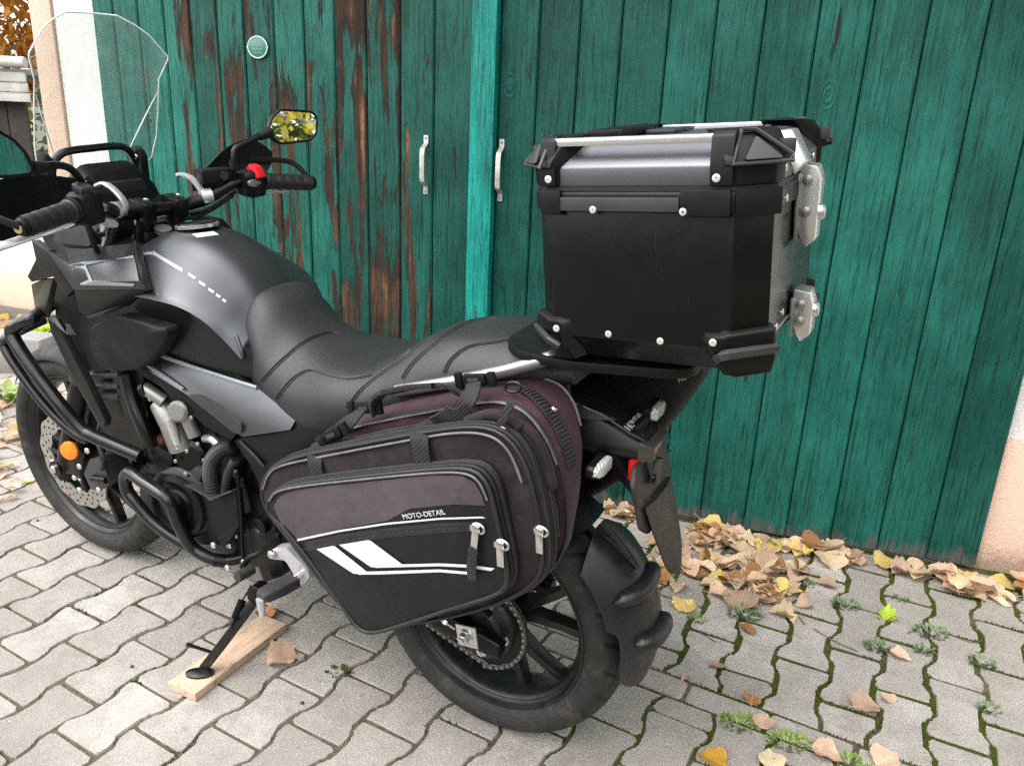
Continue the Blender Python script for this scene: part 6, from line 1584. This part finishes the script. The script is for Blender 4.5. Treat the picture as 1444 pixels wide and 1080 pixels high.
# straps, buckles, carrying handle, ring
def strap(pts, w, th=.003, wdir=(1, 0, .1), m__='web', par=None, name='strap'):
    m_ = MB(); m_.ribbon(crom([Q(*p) for p in pts], 5), wdir, w, th); return B(name, m_, m__, par, bevel=.0008)
strap([(449, 685, .300), (447, 668, .302), (444, 652, .300), (446, 638, .285), (452, 627, .255)], .032)
strap([(596, 662, .306), (595, 645, .306), (592, 625, .305), (592, 612, .295), (600, 603, .270), (612, 596, .250)], .034)
strap([(612, 596, .262), (640, 583, .252), (662, 563, .240), (668, 540, .215)], .030, .004, (1, .3, -.5))
strap([(452, 627, .262), (480, 606, .252), (500, 588, .235), (512, 575, .21)], .030, .004, (1, .3, -.4))
strap([(628, 578, .258), (645, 585, .258), (662, 575, .250)], .026, .004, (.5, .3, 1))
def buckle(x, y, l, rot, par=None):
    c_ = Q(x, y, l); rt = Matrix.Rotation(R(rot), 3, 'Y')
    b_ = B('buckle', MB().box(c_, (.046, .012, .020), rt), 'plastic', par, bevel=.003)
    for dx in (-.034, .034): B('buckle_bar', MB().box(c_ + rt @ V((dx, 0, 0)), (.014, .010, .026), rt), 'plastic', b_, bevel=.002)
    m_ = MB(); m_.box(c_ + rt @ V((0, .007, 0)), (.022, .004, .008), rt); B('buckle_tongue', m_, 'plastic_grey', b_, bevel=.001)
    return b_
buckle(515, 575, .212, 12); buckle(670, 535, .205, 12)
buckle(470, 612, .262, 32)
hd = [(532, 582, .205), (530, 566, .215), (540, 555, .222), (570, 547, .226), (610, 543, .224), (632, 544, .218), (648, 552, .206)]
strap(hd, .030, .007, (0, 1, .3), 'web', None, 'carry_handle')
strap([(546, 553, .232), (580, 546, .235), (615, 543.5, .231)], .034, .010, (0, 1, .3), 'bag_black', None, 'handle_wrap')
dr = B('d_ring', MB().tube([Q(724 + 11 * math.cos(t), 546 + 7 * math.sin(t), .195) for t in [2 * math.pi * k / 18 for k in range(18)]], .0028, 8, closed=True), 'gloss')
dpts = hits(BODBV, [(733, 546), (752, 557), (772, 578), (788, 602), (800, 630), (806, 655)], .004, 5)
if len(dpts) > 4:
    m_ = MB(); m_.ribbon(dpts, (.3, 1, .2), .024, .004); ss = B('side_strap', m_, 'web')
    B('snap_button', MB().ball(hits(BODBV, [(781, 577)], .006, 0)[0], .006, 12, 8), 'chrome', ss)
    for k in range(2, len(dpts) - 2, 1):
        t = (dpts[k + 1] - dpts[k - 1]).normalized(); wv = V((.3, 1, .2)); wv = (wv - t * wv.dot(t)).normalized(); nn_ = t.cross(wv)
        if nn_.dot(BC - dpts[k]) < 0: nn_ = -nn_
        m_ = MB(); m_.box(dpts[k] + nn_ * .003, (.004, .024, .004), Matrix((t, wv, nn_)).transposed()); B('strap_rib', m_, 'web', ss, bevel=.001)
# crumpled gusset folds seen between middle compartment and body
for pts, l, r_ in (([(655, 596), (690, 585), (715, 590), (735, 605)], .255, .010), ([(725, 596), (750, 612), (768, 645), (780, 690)], .245, .010), ([(745, 640), (765, 672), (778, 715), (782, 760)], .232, .009)):
    B('gusset_fold', MB().tube(crom([Q(x, y, l) for x, y in pts], 6), [r_ * .4] + [r_] * 17 + [r_ * .4], 10), 'maroon_dark', gus)
# ---- right saddlebag, mostly hidden behind the tail
rb = empty('saddlebag', BM @ Matrix.Translation((-.12, -.22, .60)), 'black soft saddlebag on the far side, half hidden under the top case', 'saddlebag', 'soft saddlebags')
RO = V((-.12, -.22, .60))
def RB(name, mb, m, **k): return mb.build(name, M[m], rb, org=RO, **k)
secs = []
for s, y0, y1, z0, z1 in ((.34, -.13, -.22, .62, .82), (.22, -.13, -.32, .45, .90), (.0, -.13, -.34, .42, .93), (-.20, -.13, -.33, .60, .965), (-.31, -.13, -.30, .78, .965), (-.350, -.14, -.27, .86, .955)):
    secs.append(fillet([V((s, y0, z0)), V((s, y0, z1)), V((s, y1, z1 - .03)), V((s, y1 - .01, z0 + .03))], .05, 5))
m_ = MB(); m_.loft(secs); wrinkle(m_, .006, 14, 3); rbb = RB('main_compartment', m_, 'bag_black', smooth=60)
RBV = m_.bvh()
h_ = hits(RBV, [(968, 531)], .003, 0); h1 = hits(RBV, [(953, 535), (970, 526)], .003, 0)
if h_ and len(h1) == 2:
    tx = (h1[1] - h1[0]).normalized(); ty = (V((0, 0, 1)) - tx * tx.z).normalized(); tz = tx.cross(ty); c_ = h_[0] - RO
    text_obj('MOTO-', .014, 'white_print', rbb, Matrix(((tx.x, ty.x, tz.x, c_.x), (tx.y, ty.y, tz.y, c_.y), (tx.z, ty.z, tz.z, c_.z), (0, 0, 0, 1))), ext=.0005, sx=.8)
m_ = MB(); m_.ribbon([CM @ V((-LEN + .06, .03, -.012)), CM @ V((-LEN + .055, .03, -.04)), CM @ V((-LEN + .06, .028, -.075))], (0, 1, 0), .010, .002); RB('hanging_strap', m_, 'web')
# ================================================================== wooden board under the side stand
a = N('sawn_pine'); c = a.coord(); g_ = a.n('Mapping', {'Vector': c, 'Scale': (6, 1, 1)}).outputs[0]
g2 = a.n('Mapping', {'Vector': c, 'Scale': (1.2, 14, 14)}).outputs[0]
cl = a.ramp(a.noise(g2, 5, 6, .6, dist=1.0), [(.3, (.40, .27, .18)), (.5, (.52, .37, .26)), (.7, (.60, .45, .33))])
cl = a.mix(a.ramp(a.noise(c, 26, 6, .7), [(.56, 0.0), (.72, .75)]), cl, (.13, .085, .06))
a.set(base=cl, rough=.75, normal=a.bump(a.noise(g2, 24, 5, .7), .5, .002)); M['pine'] = a.m
p0, p1, p2 = G(238, 978), G(276, 990), G(401, 892)
ux = (p2 - p1).normalized(); pl_len = (p2 - p1).length + .01; uy = V((-ux.y, ux.x, 0)); pw = .088
m_ = MB(); m_.box((pl_len / 2, pw / 2, .0125), (pl_len, pw, .022)); bd = m_.build('wooden_board', M['pine'], None, bevel=.002)
bd.matrix_world = Matrix(((ux.x, uy.x, 0, p1.x), (ux.y, uy.y, 0, p1.y), (0, 0, 1, 0), (0, 0, 0, 1)))
tag(bd, 'short pale wooden board under the side stand', 'board')

# ================================================================== fallen leaves
def leaf_material(name, c1, c2, vein):
    a = N(name); c = a.coord((1, 1, 1), 20.0); oi = a.n('ObjectInfo')
    cl = a.ramp(a.noise(c, 28, 6, .65), [(.3, c1), (.7, c2)])
    cl = a.mix(a.ramp(a.noise(c, 70, 5, .7), [(.60, 0.0), (.72, .8)]), cl, tuple(x * .35 for x in c1))
    vy = a.n('SeparateXYZ', {0: a.n('TexCoord').outputs['Object']})
    ab = a.n('Math', {0: vy.outputs['Y']}, operation='ABSOLUTE').outputs[0]
    ph = a.n('Math', {0: a.n('Math', {0: vy.outputs['X'], 1: ab}, operation='SUBTRACT').outputs[0], 1: 70.0}, operation='MULTIPLY').outputs[0]
    fr = a.n('Math', {0: a.n('Math', {0: ph}, operation='FRACT').outputs[0], 1: .12}, operation='LESS_THAN').outputs[0]
    mid = a.n('Math', {0: ab, 1: .0011}, operation='LESS_THAN').outputs[0]
    vn = a.n('Math', {0: a.n('Math', {0: fr, 1: .5}, operation='MULTIPLY').outputs[0], 1: mid}, operation='ADD', use_clamp=True).outputs[0]
    cl = a.mix(vn, cl, vein)
    br = a.n('MapRange', {'Value': oi.outputs['Random'], 'To Min': .72, 'To Max': 1.2}).outputs[0]
    cl = a.mix(1.0, cl, a.n('CombineColor', {0: br, 1: br, 2: br}).outputs[0], 'MULTIPLY')
    pb = a.b; a.set(base=cl, rough=.62, spec=.35, normal=a.bump(a.noise(c, 60, 4, .6), .4, .002))
    tl = a.n('BsdfTranslucent', {'Color': cl}); mx = a.n('MixShader', {0: .22, 1: pb.outputs[0], 2: tl.outputs[0]}); a.l(mx.outputs[0], a.out.inputs['Surface'])
    return a.m
LM = {'tan': leaf_material('tan_leaf', (.50, .32, .21), (.66, .47, .34), (.68, .52, .40)), 'yellow': leaf_material('yellow_leaf', (.66, .47, .12), (.78, .61, .24), (.80, .68, .38)),
      'brown': leaf_material('brown_leaf', (.26, .115, .04), (.42, .20, .08), (.46, .28, .14)), 'cream': leaf_material('cream_leaf', (.62, .46, .28), (.75, .60, .40), (.75, .62, .46)),
      'gold': leaf_material('gold_leaf', (.55, .26, .02), (.72, .40, .04), (.74, .5, .15))}
lrr = random.Random(8)
def leaf_outline(kind):
    if kind == 0:      # poplar: broad heart
        h = [(0, 0), (.10, .34), (.28, .46), (.52, .42), (.75, .24), (1.0, .0)]
    elif kind == 1:    # long oval
        h = [(0, 0), (.15, .20), (.40, .28), (.65, .22), (.85, .10), (1.0, 0)]
    else:              # lobed
        h = [(0, 0), (.04, .24), (.16, .41), (.29, .37), (.45, .45), (.58, .33), (.72, .31), (.88, .12), (1.0, 0)]
    return h
def leaf_mesh(kind, size, curl, m__, stalk=True):
    h = crom([(x, y, 0) for x, y in leaf_outline(kind)], 3); n = len(h); rows = []
    s1, s2, s3 = lrr.uniform(-1, 1), lrr.uniform(-1, 1), lrr.uniform(0, 6)
    def bend(x, y):
        z = curl * (.30 * (abs(y) / .4) ** 1.6 * (1 + .5 * s1 * (1 if y > 0 else -1)) + .28 * (x - .45) ** 2 * s2 + .07 * math.sin(x * 9 + s3) * (abs(y) + .1) + .05 * math.sin(y * 14 + s3 * 2 + x * 5)) * size
        return V(((x - .5) * size, y * size, z + .004))
    m_ = MB(); cols = (-1, -.66, -.33, 0, .33, .66, 1); vs = []
    for i, p in enumerate(h):
        e = p.y + (lrr.uniform(-.018, .018) if 0 < i < n - 1 else 0)
        for k in cols: vs.append(bend(p.x, e * k))
    w = len(cols); m_.add(vs, [(i * w + j, i * w + j + 1, (i + 1) * w + j + 1, (i + 1) * w + j) for i in range(n - 1) for j in range(w - 1)])
    if stalk: m_.tube([bend(.02, 0), bend(-.15, .03 * s1) , bend(-.38, .10 * s1)], [size * .010, size * .008, size * .008], 5)
    me = m_.mesh('fallen_leaf', 80); me.materials.append(m__); return me
LMESH = {}
for cname in LM:
    LMESH[cname] = [leaf_mesh(k, 1.0 * sz, cu, LM[cname]) for k, sz, cu in ((0, .085, .5), (0, .075, .9), (1, .08, .8), (2, .09, .65), (2, .085, 1.0), (0, .09, .65), (1, .07, 1.2))]
    LMESH[cname] = LMESH[cname]
def put_leaf(w, cname, scale, label, group, rot=None, z=None, shape=None, tilt=.25):
    o = bpy.data.objects.new('fallen_leaf', LMESH[cname][lrr.randrange(7) if shape is None else shape]); col.objects.link(o)
    o.location = (w.x, w.y, (z if z is not None else .002)); o.scale = (scale,) * 3
    o.rotation_euler = (lrr.uniform(-tilt, tilt), lrr.uniform(-tilt, tilt), rot if rot is not None else lrr.uniform(0, 6.28))
    return tag(o, label, 'leaf', group)
# single leaves one can point to
for x, y, cn, s, sh_, rot, lab in (
    (400, 931, 'tan', 1.0, 4, .4, 'curled light brown leaf on the paving beside the wooden board'),
    (372, 868, 'brown', .75, 4, 2.2, 'brown leaf at the far end of the wooden board'),
    (1012, 941, 'tan', .72, 2, -.3, 'tan oval leaf lying behind the rear mudguard'),
    (967, 957, 'tan', .50, 6, .6, 'narrow rolled leaf nearest the rear tyre'),
    (1060, 988, 'brown', .62, 1, 1.2, 'small brown leaf on the strip of narrow stones'),
    (1077, 1019, 'tan', .68, 0, 1.0, 'tan leaf in the moss below the small brown leaf'),
    (1222, 999, 'tan', .88, 3, .2, 'large lobed tan leaf in the middle of the right paving'),
    (1250, 985, 'cream', .50, 0, 2.0, 'small cream leaf overlapping the large lobed leaf'),
    (1270, 926, 'tan', .68, 0, -.8, 'tan leaf beside the bright green seedling'),
    (1250, 1072, 'tan', .80, 5, .5, 'tan leaf cut by the bottom edge at right'),
    (1166, 1066, 'tan', .80, 5, -.6, 'pinkish tan leaf at the bottom edge'),
    (1003, 1072, 'gold', .80, 0, 2.6, 'golden yellow leaf at the bottom edge'),
    (1085, 1072, 'cream', .70, 5, 1.4, 'pale cream leaf between golden and pinkish leaf'),
    (1113, 872, 'cream', .45, 1, 1.9, 'little cream leaf beside a green tuft'),
    (1018, 838, 'tan', .9, 5, .2, 'broad tan leaf at the near edge of the leaf drift'),
    (1250, 797, 'yellow', 1.0, 5, .3, 'bright yellow leaf leaning against the door foot'),
    (1275, 806, 'cream', .85, 0, 1.5, 'cream leaf lying beside the bright yellow one'),
    (1355, 835, 'tan', 1.25, 5, -.2, 'largest tan leaf in front of the peach plinth'),
    (1408, 850, 'cream', .9, 2, -.9, 'pale oval leaf right of the largest tan leaf'),
    (1155, 768, 'brown', .9, 4, .1, 'curled orange brown leaf standing at the door foot')):
    put_leaf(G(x, y), cn, s, lab, None, rot, None, sh_, .12)
def zone(label, x, y, w):
    if 'drift at the door foot' in label:
        if off_d(w) < .12: return 'leaf against the door planks, ' + ('left of the mud flap' if x < 950 else 'just right of the mud flap' if x < 1010 else 'mid drift' if x < 1090 else 'right end of the drift')
        if x < 985: return 'leaf of the drift close beside the mud flap'
        if y > 825: return 'leaf at the near tip of the drift'
        return 'leaf in the %s of the drift away from the planks' % ('left part' if x < 1040 else 'middle' if x < 1100 else 'right end')
    if 'peach plinth' in label: return 'leaf gathered at the door corner' if x < 1380 else 'leaf gathered below the peach plinth'
    if 'front tyre' in label: return 'leaf in the litter beside the front tyre, ' + ('upper part' if y < 600 else 'middle' if y < 660 else 'lower part')
    return label
def drift(poly, n, label, group, cols, smin=.55, smax=1.0, heap=.03):
    xs = [p[0] for p in poly]; ys = [p[1] for p in poly]; k = 0; guard_ = 0
    while k < n and guard_ < 5000:
        guard_ += 1
        x, y = lrr.uniform(min(xs), max(xs)), lrr.uniform(min(ys), max(ys)); ins = False
        for (ax, ay), (bx, by) in zip(poly, poly[1:] + poly[:1]):
            if (ay > y) != (by > y) and x < (bx - ax) * (y - ay) / (by - ay) + ax: ins = not ins
        if not ins: continue
        w = G(x, y)
        if off_d(w) < .035 and (w - DA).dot(DE) > -2.7: continue
        cn_ = lrr.choice(cols)
        sz_ = lrr.uniform(smin, smax); mid_ = (smin + smax) / 2; q3 = (smax - smin) / 6
        put_leaf(w, cn_, sz_, ('large ' if sz_ > mid_ + q3 else 'small ' if sz_ < mid_ - q3 else '') + {'tan': 'pale tan', 'cream': 'cream', 'yellow': 'bright yellow', 'brown': 'brown', 'gold': 'golden orange'}[cn_] + ' ' + zone(label, x, y, w), group, z=.002 + lrr.random() ** 2 * heap, tilt=.15); k += 1
mixc = ['tan', 'tan', 'tan', 'tan', 'cream', 'cream', 'cream', 'cream', 'yellow', 'brown']
drift([(915, 728), (985, 735), (1150, 770), (1170, 792), (1135, 815), (1085, 850), (1040, 862), (1000, 850), (985, 815), (925, 800)], 58, 'leaf in the drift at the door foot behind the tail', 'leaf drift at the door foot', mixc, .8, 1.35, .010)
drift([(985, 738), (1215, 778), (1215, 794), (985, 762)], 34, 'leaf in the drift at the door foot behind the tail', 'leaf drift at the door foot', mixc, .7, 1.2, .022)
drift([(1260, 798), (1370, 818), (1444, 812), (1500, 830), (1500, 860), (1420, 846), (1340, 838), (1270, 815)], 34, 'leaf among those gathered below the peach plinth', 'leaves below the peach plinth', mixc, .7, 1.2, .03)
drift([(820, 668), (905, 700), (930, 735), (880, 735), (830, 700)], 26, 'leaf seen in the gap under the turn signal', 'leaves seen under the tail', mixc, .55, .95, .025)
drift([(-60, 545), (22, 580), (45, 655), (50, 690), (-60, 740)], 60, 'leaf in the litter beside the front tyre', 'leaves beside the front tyre', mixc, .5, .95, .02)
drift([(-60, 440), (60, 452), (70, 478), (-60, 478)], 40, 'leaf lying before the low white wall', 'leaves before the low wall', ['brown', 'brown', 'tan', 'gold'], .7, 1.2, .02)

drift([(900, 790), (1000, 800), (1120, 815), (1180, 800), (1150, 850), (1060, 890), (960, 870)], 14, 'leaf in the drift at the door foot behind the tail', 'leaf drift at the door foot', mixc, .7, 1.2, .0)
# ================================================================== small plants in the joints
def weed_material(name, c1, c2):
    a = N(name); g_ = a.n('NewGeometry'); cl = a.ramp(g_.outputs['Random Per Island'], [(0, c1), (1, c2)])
    a.set(base=cl, rough=.55, spec=.3); tl = a.n('BsdfTranslucent', {'Color': cl}); mx = a.n('MixShader', {0: .3, 1: a.b.outputs[0], 2: tl.outputs[0]}); a.l(mx.outputs[0], a.out.inputs['Surface']); return a.m
M['weed'] = weed_material('weed_green', (.15, .25, .05), (.36, .46, .14)); M['weed_grey'] = weed_material('grey_green_weed', (.13, .20, .09), (.30, .38, .22)); M['weed_lime'] = weed_material('lime_seedling', (.34, .50, .03), (.50, .66, .07)); M['mossg'] = weed_material('moss_cushion', (.035, .05, .006), (.12, .15, .02))
wrr = random.Random(31)
def weed(x, y, r_, n, m__, label, upright=.35, leafl=.014, kind='weed'):
    w = G(x, y); m_ = MB()
    for k in range(n):
        an = wrr.uniform(0, 6.28); d = r_ * math.sqrt(wrr.random()); b = V((math.cos(an) * d, math.sin(an) * d * .7, -.004))
        tip = b + V((math.cos(an), math.sin(an), 0)) * leafl * wrr.uniform(.5, 1.1) + V((0, 0, leafl * wrr.uniform(.2, 1.2) * upright * 2 + .004))
        dr_ = (tip - b); wv = dr_.cross(V((0, 0, 1))).normalized() * leafl * wrr.uniform(.22, .36); md = b.lerp(tip, .6) + V((0, 0, .003))
        m_.add([b, md + wv, tip, md - wv], [(0, 1, 2, 3)])
    o = m_.build(kind, M[m__], None, smooth=0); o.location = w
    return tag(o, label, 'plant', 'small plants between the pavers')
for x, y, r_, n, m__, lab, lf in (
    (1050, 866, .042, 90, 'weed_grey', 'grey green rosette at the edge of the leaf drift', .020), (936, 817, .030, 50, 'weed', 'green tuft just right of the rear mudguard', .018),
    (1087, 826, .030, 50, 'weed_grey', 'grey green tuft among the drifted leaves', .018), (1135, 822, .025, 36, 'weed_grey', 'small grey green tuft at the right end of the leaf drift', .016),
    (1192, 853, .036, 70, 'weed_grey', 'grey green tuft left of the lime seedling', .017), (1236, 913, .028, 50, 'weed_grey', 'grey green rosette below the lime seedling', .020),
    (1312, 892, .040, 70, 'weed_grey', 'wide grey green rosette in the right paving', .018), (1300, 917, .024, 40, 'weed_grey', 'small rosette just below the wide rosette', .016),
    (1386, 935, .030, 50, 'weed_grey', 'grey green tuft near the right edge', .018), (1270, 845, .022, 30, 'weed_grey', 'faint tuft in front of the bright yellow leaf', .014),
    (1040, 1020, .042, 130, 'weed', 'bushy bright green weed on the strip beside the tan leaf', .013), (1112, 1046, .046, 140, 'weed', 'dense green weed filling the strip joint near the bottom', .013),
    (1200, 1075, .030, 60, 'weed', 'green weed at the bottom edge right of the pinkish leaf', .013), (982, 873, .022, 40, 'weed', 'green tuft in the joint right of the mudguard', .014),
    (1395, 1000, .024, 40, 'weed_grey', 'reddish grey weed in the joint near the right edge', .015),
    (478, 948, .022, 30, 'mossg', 'grassy moss in the joint in front of the rear tyre', .016), (45, 470, .10, 120, 'weed_lime', 'bright green plant behind the crash bar', .06), (5, 560, .10, 60, 'weed', 'thin grassy plant left of the front tyre', .07)):
    weed(x, y, r_, n, m__, lab, .35, lf)
# lime seedling with a few big leaves
weed(1247, 874, .010, 8, 'weed_lime', 'bright lime green seedling in the right paving', .5, .036, 'seedling')
# moss cushions in the wide joints: geometry nobody could count
from mathutils import noise as mnoise
m_ = MB(); mrr = random.Random(77)
def moss_at(b, h, r_):
    an = mrr.uniform(0, 6.28)
    m_.add([b + V((math.cos(an + t) * r_, math.sin(an + t) * r_, 0)) for t in (0, 2.1, 4.2)] + [b + V((mrr.uniform(-.002, .002), mrr.uniform(-.002, .002), h))], [(0, 1, 3), (1, 2, 3), (2, 0, 3)])
for p, t, me in stones:
    if not in_view(p, 40) or p.x < -1.6: continue
    right = p.x > .25 and off_s(p) > -.25
    if isinstance(me, list): pts = [q + p for q in me]
    else:
        rt = Matrix.Rotation(t, 3, 'Z'); base_ = (SHR if me in MR_ else SHL)[(MR_ if me in MR_ else ML_).index(me)]; pts = [rt @ q + p for q in base_]
    for a_, b_ in zip(pts, pts[1:] + pts[:1]):
        n_ = int((b_ - a_).length / (.0022 if right else .006)) + 1
        for k in range(n_):
            q = a_.lerp(b_, mrr.random()); out = (q - p).normalized()
            dens = mnoise.noise(q * 5.0) + .5 * mnoise.noise(q * 17.0)
            if dens < (.02 if right else .30): continue
            moss_at(q + out * mrr.uniform(-.002, .006) + V((0, 0, -.007)), mrr.uniform(.005, .011), mrr.uniform(.002, .0045))
tag(m_.build('moss', M['mossg'], None, smooth=0), 'moss cushions growing in the paving joints', 'moss', None, 'stuff')
# twigs and berries
M['twig'] = simple('dry_twig', (.12, .09, .07), .8, 0, .3)
for pts, lab in (([(1147, 886), (1180, 905), (1210, 918)], 'dry twig lying across the joint below the tufts'), ([(1280, 892), (1310, 880), (1325, 888), (1370, 905), (1385, 902)], 'crooked dark twig near the wide rosette'), ([(1095, 845), (1120, 862), (1135, 880)], 'thin twig right of the rosette'), ([(985, 890), (1010, 905)], 'short twig behind the mudguard')):
    q = [G(x, y, .004) for x, y in pts]; tag(MB().tube(crom(q, 4), .0014, 5).build('twig', M['twig'], None), lab, 'twig')
M['berry'] = simple('dark_red_berry', (.13, .012, .016), .35, 0, .3)
for x, y, lab in ((426, 992, 'dark red berry on the paving right of the board'), (186, 941, 'red berry on the paving left of the board'), (53, 735, 'dark speck of a berry near the front tyre')):
    w = G(x, y); o = MB().ball((0, 0, .0035), (.005, .0045, .0035), 10, 7).build('berry', M['berry'], None); o.location = w; tag(o, lab, 'berry')
